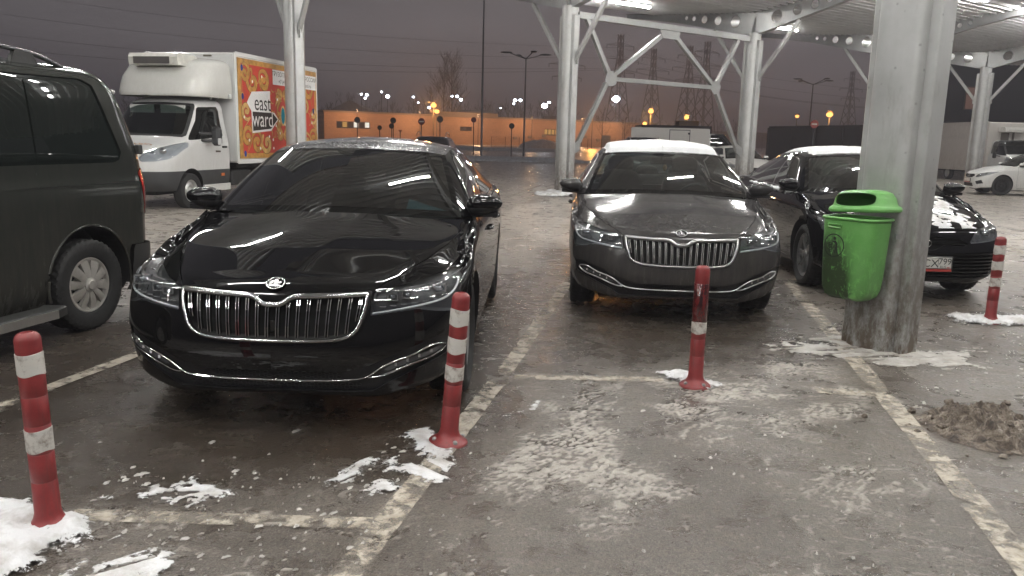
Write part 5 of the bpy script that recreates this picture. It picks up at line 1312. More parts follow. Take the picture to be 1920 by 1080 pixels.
snow_patch([(-.80, 3.30), (-0.73, 3.5), (-0.67, 3.62), (-0.62, 3.56), (-0.64, 3.39), (-0.65, 3.26), (-0.71, 3.19)], .014, 'snow patch scraped by a tyre', amp=.07, seed=9, streak=.95)
snow_patch([(-0.59, 3.47), (-0.56, 3.62), (-0.52, 3.62), (-0.50, 3.5), (-0.39, 3.62), (-0.26, 3.62), (-0.22, 3.44), (-0.24, 3.30), (-0.36, 3.30), (-0.43, 3.36), (-0.57, 3.38)], .018, 'widest snow patch in front of the second bollard', amp=.05, seed=10, streak=2.3)
snow_patch([(-0.62, 3.29), (-0.56, 3.36), (-0.5, 3.34), (-0.45, 3.2), (-0.59, 3.14)], .014, 'round snow scrap on the parking line', amp=.05, seed=12)
snow_patch([(-0.06, 4.21), (0.09, 4.36), (0.13, 4.5), (0.21, 4.55), (0.21, 4.36), (0.09, 4.24), (-0.04, 4.16)], .014, 'thin curved snow streak right of the second bollard', amp=.05, seed=13)
snow_patch([(0.96, 5.12), (1.16, 5.16), (1.28, 5.05), (1.36, 4.86), (1.16, 4.74), (1.03, 4.89)], .055, 'snow heap round the foot of the darkened bollard', amp=.07, seed=14)
snow_patch([(2.05, 5.9), (2.41, 6.12), (2.62, 6.3), (3.2, 6.0), (3.55, 5.95), (3.3, 5.46), (2.84, 5.40), (2.58, 5.47), (2.28, 5.6), (2.05, 5.72)], .010, 'icy snow round the foot of the big column', amp=.34, seed=15, fr=7, mat=M_ICE, streak=.25)
snow_patch([(4.0, 7.24), (4.29, 7.27), (4.44, 7.2), (4.9, 7.3), (5.4, 7.18), (5.2, 6.95), (4.2, 6.83), (3.95, 6.98)], .055, 'snow heap round the foot of the bollard by the black car with the number plate', amp=.12, seed=16)
snow_patch([(.6, 22.2), (1.1, 23.9), (2.0, 23.4), (1.9, 22.6), (1.2, 21.6)], .12, 'snow heap at the foot of the column left of the truss', step=.06, amp=.4, seed=17, fr=2)

def snow_flecks(area, n, smin, smax, label, seed, h=.006):
    """many small torn scraps of snow"""
    r = random.Random(seed); g = G(); (x0, x1, y0, y1) = area
    for _ in range(n):
        cx, cy = r.uniform(x0, x1), r.uniform(y0, y1); s_ = smin + (smax - smin) * r.random() ** 2.2; k = r.randint(9, 14); an = r.uniform(.5, 1.4); el = r.uniform(1, 2.4)
        ring = []
        for i in range(k):
            a = 2 * math.pi * i / k; q = s_ * r.uniform(.45, 1.1); u_, v_ = q * math.cos(a) * el, q * math.sin(a); ring.append((cx + u_ * math.cos(an) - v_ * math.sin(an), cy + u_ * math.sin(an) + v_ * math.cos(an)))
        V = [(a_, b_, .004) for a_, b_ in ring] + [(cx + (a_ - cx) * .62, cy + (b_ - cy) * .62, .006 + h * r.uniform(.3, 1)) for a_, b_ in ring]
        g.add(G(V, [(i, (i + 1) % k, k + (i + 1) % k, k + i) for i in range(k)] + [tuple(range(k, 2 * k))]))
    return tag(build('snow_scraps', g, M_FLECK, smooth=80), label, 'snow', None, 'stuff')
M_FLECK = plain('snow_flecks', (.46, .44, .415), .6, 0, .3, 9)
snow_flecks((-1.7, -.5, 2.35, 3.35), 170, .003, .013, 'small scraps of snow strewn in front of the black sedan', 3); snow_flecks((-2.4, -.3, 3.2, 3.9), 26, .005, .02, 'tiny snow crumbs before the bumper of the black sedan', 4)
snow_flecks((-.5, 2.6, 2.2, 4.6), 120, .0035, .010, 'ice crumbs strewn over the bare asphalt in the foreground', 5, .008); snow_flecks((2.4, 5.2, 4.6, 7.6), 120, .004, .018, 'patchy snow scraps right of the big column', 6)
def dirt_heap():
    p_ = np.array(PILE); X, Y_ = np.meshgrid(np.arange(2.1, 3.15, .007), np.arange(3.65, 4.7, .007)); w = .10 * (fbm(X, Y_, 5, 5, 3, .65) - .5); d = sdf(PILE, X, Y_) + .22 * (fbm(X, Y_, 6, 6, 13, .68) - .5)
    rdg = 1 - np.abs(2 * fbm(X + w, Y_ + w, 9, 6, 23, .66) - 1); z = sstep(.02, -.20, d) * (.012 + .085 * rdg ** 2.2 + .030 * fbm(X, Y_, 40, 3, 33)) + .001
    g = gridG(np.stack([X, Y_, z], -1)); g.N = None; ins, _, cd = clip(g, d.ravel()); r = random.Random(8)
    for _ in range(110):
        cx, cy = r.gauss(2.62, .20), r.gauss(4.2, .17); s_ = .006 + .026 * r.random() ** 2; e_ = ellipsoid((0, 0, 0), (s_, s_ * r.uniform(.6, 1), s_ * r.uniform(.5, .9)), 7, 5); e_.V *= np.array([[r.uniform(.75, 1.2)] for _ in e_.V]); dd = float(sdf(PILE, np.array([cx]), np.array([cy]))[0]); e_.V += np.array([cx, cy, s_ * .4 + (.05 * r.random() if dd < -.06 else 0)]); ins.add(e_)
    m, t, p = nt_mat('dirty_snow_heap'); v = coords(t); n = noise(t, v, 11, 8, .78, .6); c = ramp(t, n, (.36, (.020, .014, .010)), (.47, (.085, .063, .046)), (.56, (.20, .165, .13)), (.68, (.42, .375, .32))); t.links.new(c, p.inputs['Base Color']); p.inputs['Roughness'].default_value = .6; bump(t, p, noise(t, v, 60, 5, .7), .8, .012)
    return tag(build('dirty_snow_heap', ins, m, smooth=50), 'brown heap of dirty frozen slush beside the right parking line', 'snow heap', None, 'stuff')
dirt_heap()
def generic_front(o):
    def front(S, M, parts, bd, root, conv):
        fx = S['fx_at']
        ins, wl, fl = parts['lamp']; h = nonorm(fl.copy()); h.add(walls_flat(wl))
        for sg in (1, -1):
            mir = (lambda q: q) if sg > 0 else (lambda q: q.mirror())
            hl = bd('headlight', mir(h), M['lamp_in'], smooth=30); build('lens', mir(ins.copy()), M['lens'], hl, None, conv); r = G()
            for (y0, y1, z0, z1) in o['units']:
                ym, zm = (y0 + y1) / 2, (z0 + z1) / 2; r.add(box(fx(ym, zm) + .03, fx(ym, zm) + .06, y0, y1, z0, z1, .012)); r.add(ellipsoid((fx(ym, zm) + .03, ym, zm), (.02, (y1 - y0) * .4, (z1 - z0) * .4), 12, 8))
            build('reflector', mir(r), M['reflector'], hl, 30, conv)
        for key, sl in o['grilles'].items():
            ins, wl, fl = parts[key]; g = nonorm(fl.copy()).add(walls_flat(wl)); gg = bd('grille', g.both(), M['black'], smooth=30); bars = G()
            poly = [c for c in S['cuts'] if c[0] == key][0][1]
            for z in sl:
                ys = seg_hits([(b, a) for a, b in poly], z)
                if len(ys) < 2: continue
                y0, y1 = max(.0, ys[0]), ys[-1] - .01
                pts = [(fx(y, z) + .006, y, z) for y in np.linspace(y0 if y0 > .02 else 0, y1, 14)]
                full = [(p[0], -p[1], p[2]) for p in pts[::-1]] + pts[1:] if y0 < .02 else pts
                b_ = sweep(full, [(-.010, -.02), (.010, -.02), (.006, .010), (-.006, .010)], up=(-1, 0, 0)); bars.add(b_)
                if y0 >= .02: bars.add(b_.mirror())
            if len(bars.V): build('grille_bars', bars, M[o.get('bar', 'gloss_black')], gg, None, conv)
        zb = o['badge']; xb = fx(0, zb) - .006
        b_ = bd('badge', tube([(xb, .062 * math.cos(a), zb + .042 * math.sin(a)) for a in np.linspace(0, 2 * math.pi, 30, endpoint=False)], .006, 6, closed=True), M['chrome'], smooth=60)
        em = tube([(xb, .026 * math.cos(a), zb + .012 + .026 * math.sin(a) * .5) for a in np.linspace(0, 2 * math.pi, 20, endpoint=False)], .004, 6, closed=True); em.add(tube([(xb, .016 * math.cos(a), zb - .006 + .032 * math.sin(a)) for a in np.linspace(0, 2 * math.pi, 20, endpoint=False)], .004, 6, closed=True)); build('badge_emblem', em, M['chrome'], b_, 60, conv)
        if o.get('plate'):
            z = o['plate'][0]; xp = fx(0, z) - .03; hb = .26
            p = bd('number_plate', box(xp, xp + .012, -hb, hb, z - .056, z + .056, .004), plain('plate_white', (.62, .62, .58), .4))
            build('plate_holder', box(xp + .004, xp + .03, -hb - .012, hb + .012, z - .085, z + .066, .004), M['plastic'], p, None, conv); build('holder_strip', box(xp - .001, xp + .006, -hb, hb, z - .082, z - .060), plain('plate_red', (.40, .05, .04), .5), p, None, conv)
            ink = plain('plate_ink', (.02, .02, .02), .5)
            def tx(s_, size, yc, zc, sx=1.0):
                t_ = text_mesh(s_, size); build('plate_lettering', G(np.c_[np.full(len(t_.V), xp - .0025), t_.V[:, 0] * sx + yc, t_.V[:, 1] + zc], t_.F), ink, p, None, conv)
            if o['plate'][1]:
                tx('CX', .105, .055, z - .006, 1.05); tx('799', .088, .19, z + .014, .95); tx('RUS', .034, .175, z - .038)
                fr = G()
                for (a, b, c, d) in ((-hb + .005, hb - .005, z - .052, z - .049), (-hb + .005, hb - .005, z + .049, z + .052), (-hb + .005, -hb + .008, z - .052, z + .052), (hb - .008, hb - .005, z - .052, z + .052), (.125, .128, z - .052, z + .052)): fr.add(box(xp - .0025, xp + .002, a, b, c, d))
                build('plate_border', fr, ink, p, None, conv)
                build('plate_flag', box(xp - .0025, xp, .213, .24, z - .046, z - .038), plain('flag_red', (.35, .03, .03), .5), p, None, conv)
    return front
CAMRY = dict(SUPERB); CAMRY.update(L=4.885, hb=.03, lead=.745,
  creases=[([(.12, .40), (1.3, .60)], .08, .02), ([(.12, .60), (.6, .72), (1.3, .83)], .22, .03)], shut=[(.12, .62), (.3, .70), (.6, .765), (.9, .80), (1.15, .82), (1.36, .84)],
  cuts=[('lamp', [(.44, .605), (.50, .70), (.56, .745), (.70, .768), (.875, .80), (.892, .76), (.88, .67), (.80, .635), (.60, .615)], .06),
        ('upper', [(-.1, .70), (.06, .70), (.16, .66), (.34, .655), (.44, .60), (.40, .575), (.2, .585), (.1, .535), (-.1, .53)], .03),
        ('lower', [(-.1, .50), (.50, .515), (.78, .53), (.80, .46), (.86, .30), (.80, .262), (-.1, .262)], .06)],
  front=generic_front(dict(units=((.60, .70, .665, .735), (.73, .82, .69, .76)), grilles={'upper': (.60, .65), 'lower': (.29, .325, .36, .395, .43, .465, .5)}, badge=.60, plate=(.415, True))))
SOLARIS = dict(SUPERB); SOLARIS.update(lead=.70, hb=.03, creases=[([(.12, .40), (1.3, .60)], .06, .02)], trim='black', wheel='steel', lo=False,
  cuts=[('lamp', [(.50, .62), (.56, .70), (.70, .76), (.86, .82), (.90, .86), (.915, .80), (.88, .70), (.78, .65), (.62, .60)], .05),
        ('upper', [(-.1, .70), (.36, .715), (.46, .66), (.30, .59), (-.1, .575)], .04), ('lower', [(-.1, .40), (.38, .40), (.44, .28), (-.1, .27)], .05),
        ('fog', [(.56, .46), (.78, .52), (.82, .40), (.62, .36)], .04)],
  front=generic_front(dict(units=((.60, .70, .65, .71), (.74, .84, .71, .78)), grilles={'upper': (.61, .65, .69), 'lower': (.30, .35), 'fog': ()}, badge=.645, plate=(.50, False))))
def rescale(root, kx, ky, kz=1.0):
    root.scale = (kx, ky, kz)
    for c in root.children:
        if c.name.startswith('wheel'): c.scale = (kz / kx, 1.0 / ky, 1.0)
def snow_on(S, key, phi, thick, label, name='roof_snow', mat=None, sides=True):
    """a layer of snow lying on one body sheet of a car"""
    sh = S['sheets']; g = sh[key].both() if sides else sh[key]; x_, y, z = g.V.T; ph = phi(x_, y, z)
    up = np.clip(g.N[:, 2], .2, 1); t = thick * sstep(0, -.06, ph) * (.75 + .5 * fbm(x_ * 1.0 + 3, y, 7, 3, 3))
    q = G(g.V + g.N * (.002 + t)[:, None], g.F); ins, _, cd = clip(q, ph); w_ = walls(cd, (0, 0, -.006)); ins.add(G(w_.V, w_.F))
    o = build(name, ins, mat or M_SNOWR, None, 60, sh['conv']); o.matrix_world = sh['root'].matrix_basis; return tag(o, label, 'snow', None, 'stuff')
def car_mats(key, pcol, **k):
    d = dict(paint=paint(key + '_paint', pcol[0], **pcol[1]), black=plain(key + '_matt_black', (.008, .008, .008), .8), plastic=plain(key + '_plastic', (.011, .011, .012), .40, bmp=.1), gloss_black=paint(key + '_gloss_black', (.005, .005, .005)),
      chrome=plain(key + '_chrome', (.54, .54, .54), k.get('chr', .12), 1.0, .08), glass=glass(key + '_side_glass', k.get('side', (.10, .11, .11))), ws_glass=glass(key + '_windscreen', k.get('ws', (.4, .43, .42)), refl=k.get('refl', 2.6), dirt=k.get('wsdirt', .02)), rear_glass=glass(key + '_rear_glass', k.get('rear', (.25, .3, .28))),
      tyre=plain(key + '_rubber', (.018, .018, .018), .65, bmp=.2), rim=plain(key + '_alloy', (.42, .42, .42), .3, .8, .15, 12), lens=glass(key + '_lamp_glass', (.86, .88, .89)), lamp_in=plain(key + '_lamp_black', k.get('lampc', (.02, .02, .022)), .3), reflector=plain(key + '_reflector', (.6, .62, .65), .12, .9, .1),
      guide=plain(key + '_light_guide', (.62, .64, .66), .2), fog=paint(key + '_fog_lens', (.10, .105, .11), rough=.25), cabin=plain(key + '_cabin', (.035, .036, .038), .6), seat=plain(key + '_seat', (.045, .044, .043), .8), mirror=plain(key + '_mirror_glass', (.6, .6, .6), .03, 1.0, .02))
    d.update(k.get('extra', {})); return d
def frost_paint(name, col, lo=.42, hi=.62, c2=(.55, .56, .58)):
    m, t, p = nt_mat(name); v = coords(t); vo = N(t, 'ShaderNodeTexVoronoi'); vo.inputs['Scale'].default_value = 70; t.links.new(v, vo.inputs['Vector'])
    n = noise(t, v, 5, 7, .75); f = math_(t, 'MULTIPLY', ramp(t, vo.outputs['Distance'], (.25, 1.0), (.5, 0.0)), ramp(t, n, (lo, 0.0), (hi, 1.0)))
    t.links.new(mixc(t, f, col, c2), p.inputs['Base Color']); t.links.new(mixc(t, f, (.12, .12, .12), (.45, .45, .45)), p.inputs['Roughness'])
    p.inputs['Coat Weight'].default_value = .6; bump(t, p, f, .9, .006); return m
# ---- the cars
BLK = dict(rough=.5, coat_rough=.012, dirt=.07, dirt_col=(.07, .064, .058), dirt_z=1.0)
MA = car_mats('black_sedan', ((.0025, .0025, .003), BLK), lampc=(.05, .05, .053), ws=(.20, .21, .20), side=(.05, .055, .055), extra=dict(roof_paint=frost_paint('frosted_black_roof', (.010, .010, .011), .12, .40, (.42, .43, .45))))
SA = dict(SUPERB); carA = sedan('parked_car', 'glossy black sedan with a chrome grille, closest to the viewer, wet frosted roof', 'car', (-1.175, 3.79, .03), SA, MA)
MB = car_mats('grey_sedan', ((.024, .023, .025), dict(dirt=.85, dirt_col=(.075, .068, .061), rough=.42, coat_rough=.03, metal=.18, dirt_z=1.1)), ws=(.62, .66, .65), rear=(.65, .80, .76), wsdirt=.04, chr=.32, refl=2.0, lampc=(.10, .105, .11), extra=dict(slat=plain('dirty_slats', (.40, .39, .38), .35, .6)))
SB = dict(SUPERB); carB = sedan('parked_car', 'dirty dark grey sedan with a snow covered roof behind the sooty bollard', 'car', (1.385, 6.5, .075), SB, MB)
MC = car_mats('black_saloon', ((.004, .004, .005), BLK), ws=(.30, .36, .33), side=(.08, .09, .09), lampc=(.10, .10, .105))
SCm = dict(CAMRY); carC = sedan('parked_car', 'black car with number plate CX 799 and snow on its bonnet, behind the litter bin', 'car', (4.04, 7.8, .05), SCm, MC)
MW = car_mats('white_car', ((.78, .78, .76), dict(dirt=.5, dirt_col=(.28, .25, .21), rough=.4, coat_rough=.06, dirt_z=.8)), ws=(.30, .34, .33), side=(.25, .28, .27), lampc=(.3, .3, .3), extra=dict(cabin=plain('w_cabin', (.05, .05, .05), .7)))
SD = dict(SOLARIS); carD = sedan('parked_car', 'white sedan on black steel wheels parked sideways at the right edge of the lot', 'car', (16.15, 29.3, rad(99)), SD, MW, simple=True); rescale(carD, .90, .93, 1.0)
SE = dict(SOLARIS); SE['wheel'] = 'ten'; MW2 = dict(MW); MW2['paint'] = paint('white_car2_paint', (.58, .57, .54), dirt=.6, dirt_col=(.33, .29, .24), rough=.45, coat_rough=.1, dirt_z=.9)
carE = sedan('parked_car', 'white car half hidden between the grey sedan and the right truss column', 'car', (8.9, 29.4, -.12), SE, MW2, simple=True); rescale(carE, .92, .95, 1.0)
SF = dict(SOLARIS); carF = sedan('parked_car', 'snow covered car whose roof shows behind the black car with the plate', 'car', (10.2, 22.5, .1), SF, MW, simple=True); rescale(carF, .92, .95, 1.02)
M_FROST = snow_material('frost', .9)
n0 = lambda x_, y, f, s_: fbm(x_ + 9, y + 5, f, 5, s_, .62)
snow_on(SB, 'roof', lambda x_, y, z: np.maximum(np.abs(y) - .61 + .05 * n0(x_, y, 9, 1), 1.915 + .03 * n0(x_, y, 14, 2) + .27 * y * y - x_), .045, 'snow layer on the roof of the grey sedan')
snow_on(SCm, 'roof', lambda x_, y, z: np.maximum(np.abs(y) - .56 + .1 * n0(x_, y, 8, 3), 2.04 + .06 * n0(x_, y, 12, 4) - x_), .03, 'snow layer on the roof of the black car with the plate')
snow_on(SCm, 'bonnet', lambda x_, y, z: .30 * (.49 - n0(x_, y, 11, 6)) - .004 + .5 * np.maximum(0, np.abs(y) - .50) + .2 * np.maximum(0, .22 - x_), .004, 'thin patchy snow on the bonnet of the black car with the plate', 'bonnet_snow', M_FROST)
snow_on(SF, 'roof', lambda x_, y, z: np.abs(y) - .6, .04, 'thick snow on the roof of the car behind the black car', 'roof_snow')
suv((-3.55, 31.5, .03), 'dark car with roof rails far behind the black sedan', (.012, .012, .013), zs=.955)
suv((5.2, 30.5, .0), 'dark car with silver roof rails behind the grey sedan', (.02, .02, .021), zs=1.06)
minivan((-4.926, 2.294, rad(12.5)), 'dirty dark van with roof rails and silver hubcaps at the left edge')
delivery_truck((-7.56, 15.16, rad(11.5)), 'white refrigerated delivery truck with a red and gold painted side')
box_truck((12.7, 44.0, rad(-82)), 'white box van with a side door parked behind the right truss column', 1.0, (2.3, 6.4), .7, 2.30, False, .3, True, 'van', 'box_van')
box_truck((24.6, 38.2, rad(-3)), 'dirty white refrigerated box truck behind the white sedan', 1.12, (2.3, 7.0), .55, 2.95, True, .7)
# snow caught along the window sills of the black car with the plate
def sill_snow(S, pts, sg, label):
    sh = S['sheets']; r = random.Random(4); g = G(); P_ = curve(pts, 60); sc = [max(.05, .55 + .45 * math.sin(i * .9 + 1) + r.uniform(-.35, .35)) * math.sin(math.pi * (i + .5) / 60) ** .3 for i in range(60)]
    g = sweep([(p[0], sg * p[1] + r.uniform(-.006, .006), p[2] + r.uniform(-.004, .004)) for p in P_], [(.050 * math.cos(a), .030 * math.sin(a)) for a in np.linspace(0, 2 * math.pi, 10, endpoint=False)], True, scale=sc)
    o = build('sill_snow', g, M_SNOWR, None, 80, sh['conv']); o.matrix_world = sh['root'].matrix_basis; tag(o, label, 'snow', None, 'stuff')
sill_snow(SCm, [(1.40, .855, .985), (1.7, .875, .985), (2.3, .88, .99), (3.0, .875, .995), (3.7, .86, 1.01)], -1, 'snow caught along the door tops of the black car with the plate')
def in_car(S, name, g, m, label, cat, smooth=None):
    sh = S['sheets']; o = build(name, g, m, None, smooth, sh['conv']); o.matrix_world = sh['root'].matrix_basis; return tag(o, label, cat)
in_car(SA, 'parking_card', G([(1.36, .44, 1.035), (1.50, .44, 1.10), (1.42, .70, 1.035), (1.36, .70, 1.022)], [(0, 1, 2, 3)]).add(G([(1.365, .44, 1.032), (1.505, .44, 1.097), (1.425, .70, 1.032), (1.365, .70, 1.02)], [(3, 2, 1, 0)])), plain('card_blue', (.12, .50, .66), .5, 0, .15, 20), 'light blue paper card lying behind the windscreen of the black sedan', 'card')
in_car(SB, 'hanging_pendant', lathe([(0, -.03), (.018, -.012), (.024, .01), (.012, .035), (.002, .05), (.002, .14)], 12).shift((2.02, .04, 1.245)), plain('pendant_tan', (.35, .25, .14), .7), 'small tan pendant hanging behind the windscreen of the grey sedan', 'pendant', 60)
# ---------------------------------------------------------------- bollards
M_BRED = None
def bollard_mats():
    m, t, p = nt_mat('bollard_red'); v = coords(t); n = noise(t, v, 9, 6, .7); st = noise(t, coords(t, (30, 30, 3)), 1.5, 5, .7)
    c = ramp(t, n, (.3, (.175, .020, .022)), (.7, (.265, .034, .034))); c = mixc(t, math_(t, 'MULTIPLY', ramp(t, st, (.5, 0.0), (.75, 1.0)), .7), c, (.10, .04, .035)); t.links.new(c, p.inputs['Base Color']); p.inputs['Roughness'].default_value = .42
    bump(t, p, n, .15, .01)
    m2, t, p = nt_mat('bollard_band'); v = coords(t); n = noise(t, v, 16, 6, .75); t.links.new(mixc(t, ramp(t, n, (.50, 0.0), (.66, .85)), (.58, .56, .52), (.17, .13, .10)), p.inputs['Base Color']); p.inputs['Roughness'].default_value = .4
    m3, t, p = nt_mat('bollard_dark_red'); v = coords(t); n = noise(t, coords(t, (8, 8, 3)), 3, 6, .7, .5); t.links.new(ramp(t, n, (.38, (.012, .006, .006)), (.6, (.10, .012, .012))), p.inputs['Base Color']); p.inputs['Roughness'].default_value = .10; p.inputs['Coat Weight'].default_value = 1
    return m, m2, m3
MB_R, MB_W, MB_D = bollard_mats()
def bollard(pos, lean, label, bands, h=.77, r=.0445, dark=None):
    root = thing('bollard', label, 'bollard', (pos[0], pos[1], 0), 0, 'red and white bollards along the kerbless bay edge')
    root.rotation_euler = (math.atan2(-lean[1], h), math.atan2(lean[0], h), 0)
    rr = random.Random(int(pos[0] * 50))
    prof = [(.098, 0), (.097, .012), (.088, .020), (.062, .036), (.052, .052), (r + .001, .075)]
    for z in (.20, .31, .42, .53, .64): prof += [(r, z - .003), (r - .0022, z), (r, z + .003)]
    prof += [(r, h - .030), (r - .004, h - .014), (r - .013, h - .004), (r - .024, h), (r - .026, h - .008), (r - .034, h - .010), (0, h - .010)]
    build('post', lathe(prof, 40), MB_R, root, smooth=50)
    for (a, b) in bands:
        z1, z0 = h - a * h, h - b * h
        nb = 40; g = []
        for i in range(nb):
            t = 2 * math.pi * i / nb; j0 = z0 + .004 * math.sin(3 * t + pos[0] * 9); j1 = z1 + .003 * math.sin(2 * t + pos[1] * 5)
            for z, q in ((j0, r), (j0 + .001, r + .0022), (j1 - .001, r + .0022), (j1, r)): g.append((q * math.cos(t), q * math.sin(t), z))
        F = [(i * 4 + k, ((i + 1) % nb) * 4 + k, ((i + 1) % nb) * 4 + k + 1, i * 4 + k + 1) for i in range(nb) for k in range(3)]
        build('reflective_band', G(g, F), MB_W, root, smooth=40)
    if dark:
        z1, z0 = h - dark[0] * h, h - dark[1] * h; build('soot_coat', lathe([(r, z0 - .01), (r + .0018, z0), (r + .0018, z1), (r, z1 + .002)], 40), MB_D, root, smooth=60)
    bl = G()
    for k in range(4):
        a = k * math.pi / 2 + .5; bl.add(lathe([(.011, .022), (.011, .034), (.006, .038), (0, .038)], 8).shift((.078 * math.cos(a), .078 * math.sin(a), 0)))
    build('anchor_bolt', bl, M_STEEL2, root, smooth=40)
    return root
bollard((-1.735, 2.82), (-.024, 0), 'nearest bollard, standing in snow at the front of the dark van, middle band missing', [(.10, .205), (.475, .585)])
bollard((-.30, 3.80), (.057, 0), 'bollard with three white bands and bare foot in front of the black sedan', [(.105, .21), (.29, .39), (.475, .57)])
bollard((1.17, 4.86), (.0, 0), 'bollard with a sooty black upper half in front of the grey sedan', [(.455, .55)], dark=(.145, .455))
bollard((4.28, 7.0), (.0, 0), 'farthest bollard, three white bands, in front of the black car with the number plate', [(.095, .2), (.28, .38), (.47, .57)])
# ---------------------------------------------------------------- litter bin on the big column
def bin_mat():
    m, t, p = nt_mat('bin_green'); v = coords(t); sep = N(t, 'ShaderNodeSeparateXYZ'); t.links.new(v, sep.inputs[0])
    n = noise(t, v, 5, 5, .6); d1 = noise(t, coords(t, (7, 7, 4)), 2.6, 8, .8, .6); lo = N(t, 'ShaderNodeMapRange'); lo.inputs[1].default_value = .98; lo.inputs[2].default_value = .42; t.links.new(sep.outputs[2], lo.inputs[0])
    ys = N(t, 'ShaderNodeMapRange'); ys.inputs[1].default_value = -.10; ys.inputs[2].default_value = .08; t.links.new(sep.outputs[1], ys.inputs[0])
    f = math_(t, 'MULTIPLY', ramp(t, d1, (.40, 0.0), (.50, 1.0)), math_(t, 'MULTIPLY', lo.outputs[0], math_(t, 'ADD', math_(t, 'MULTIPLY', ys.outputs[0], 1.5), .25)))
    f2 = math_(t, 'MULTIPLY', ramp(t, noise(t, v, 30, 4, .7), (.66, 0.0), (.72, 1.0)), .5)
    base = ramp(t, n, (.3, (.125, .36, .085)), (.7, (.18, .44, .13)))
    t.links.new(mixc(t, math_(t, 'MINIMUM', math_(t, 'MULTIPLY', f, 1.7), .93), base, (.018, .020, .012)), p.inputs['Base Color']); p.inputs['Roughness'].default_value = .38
    bump(t, p, n, .08, .01); return m
def litter_bin():
    root = thing('litter_bin', 'green plastic litter bin strapped to the big steel column', 'litter bin', tuple(P0 - E2 * .045), AE)
    mg = bin_mat(); ink = plain('bin_ink', (.012, .014, .012), .5); xc = -.37
    def section(hx, hy, z, n=72, e=.42, dx=0.0):
        out = []
        for i in range(n):
            a = 2 * math.pi * i / n; c, s_ = math.cos(a), math.sin(a); out.append((xc + dx + hx * math.copysign(abs(c) ** e, c), hy * math.copysign(abs(s_) ** e, s_), z))
        return out
    lv = [(.055, .085, .400), (.095, .135, .408), (.122, .164, .432), (.136, .182, .48), (.143, .190, .56), (.149, .198, .75), (.156, .207, 1.0)]
    lv = np.array(lv); zz = np.r_[np.linspace(0, 3, 13), np.linspace(3, 6, 26)[1:]]; L_ = np.array([[np.interp(k, range(7), lv[:, c]) for c in range(3)] for k in zz])
    rows = [section(a, b, z) for a, b, z in L_]; n = 72
    V = [p for r_ in rows for p in r_]; F = [(j * n + i, j * n + (i + 1) % n, (j + 1) * n + (i + 1) % n, (j + 1) * n + i) for j in range(len(rows) - 1) for i in range(n)]; F.append(tuple(range(n))[::-1])
    outer = G(V, F); inn = G(np.array(V) * np.array([.97, .97, 1]) + np.array([xc * .03, 0, .006]), [f[::-1] for f in F])
    g = outer.copy().add(inn); body = build('bin_body', g, mg, root, smooth=40)
    build('rim', tube(section(.160, .212, 1.0, 60), .011, 8, closed=True), mg, root, smooth=60)
    bv = BVHTree.FromPolygons([tuple(p) for p in outer.V], outer.F)
    def onf(y, z, d=.0015):
        h = bv.ray_cast(Vector((-2, y, z)), Vector((1, 0, 0))); return (h[0].x - d, y, z)
    def decal(pts, d=.0025):
        a = [onf(y, z, d) for y, z in pts]; return G(a, [tuple(range(len(a)))])
    cy, cz_ = .075, .80; lg = G(); R_ = .084                 # local +y is the left of the picture
    t = np.linspace(0, 2 * math.pi, 41)[:-1]; o_ = [onf(cy + R_ * math.cos(a), cz_ + R_ * math.sin(a) * 1.02, .0025) for a in t]; i_ = [onf(cy + (R_ - .008) * math.cos(a), cz_ + (R_ - .008) * math.sin(a) * 1.02, .0025) for a in t]
    lg.add(G(o_ + i_, [(k, (k + 1) % 40, 40 + (k + 1) % 40, 40 + k) for k in range(40)]))
    P2 = lambda pts: lg.add(decal([(cy - a, cz_ + b) for a, b in pts]))
    P2([(.004 + .012 * math.cos(a), .052 + .012 * math.sin(a)) for a in t[::4]])                      # head
    P2([(-.020, .030), (.012, .036), (.028, .022), (.030, -.008), (.016, -.010), (.014, .012), (.000, .020)]); P2([(.014, -.010), (.030, -.010), (.032, -.055), (.024, -.055), (.022, -.025), (.014, -.055), (.006, -.055)])
    P2([(-.046, .018), (-.008, .018), (-.009, .012), (-.045, .012)]); P2([(-.042, .012), (-.036, .012), (-.032, -.050), (-.037, -.050)]); P2([(-.016, .012), (-.010, .012), (-.013, -.050), (-.018, -.050)])
    for k in range(5): P2([(-.040 + .001 * k, .004 - .012 * k), (-.012, .004 - .012 * k), (-.012, -.002 - .012 * k), (-.040 + .001 * k, -.002 - .012 * k)])
    build('litter_symbol', lg, ink, body)
    build('front_clip', tube([onf(.13, .955, .012), onf(.13, .935, .012), onf(.02, .930, .012), onf(.02, .950, .012)], .006, 6).add(tube([onf(.13, .955, .008), onf(.02, .955, .008)], .005, 6)), mg, body, 60)
    # hooded lid, slightly ajar
    lid = []; n2 = 72; hs = [(.166, .222, 1.030, 0), (.173, .229, 1.032, 0), (.175, .231, 1.046, 0), (.169, .225, 1.062, 0), (.163, .218, 1.066, 0), (.160, .206, 1.082, .004), (.154, .194, 1.125, .010), (.140, .172, 1.160, .03), (.10, .128, 1.178, .05), (.06, .07, 1.185, .07), (.005, .005, 1.187, .07)]
    hs = np.array(hs); kk = np.linspace(0, len(hs) - 1, 61)
    for k in kk:
        a, b, z, d = [np.interp(k, range(len(hs)), hs[:, c]) for c in range(4)]; lid.append(section(a, b, z, n2, .5 if z < 1.07 else .62, -d * .15))
    V = [p for r_ in lid for p in r_]; F = [(j * n2 + i, j * n2 + (i + 1) % n2, (j + 1) * n2 + (i + 1) % n2, (j + 1) * n2 + i) for j in range(len(lid) - 1) for i in range(n2)]
    lg_ = G(V, F); x_, y, z = lg_.V.T
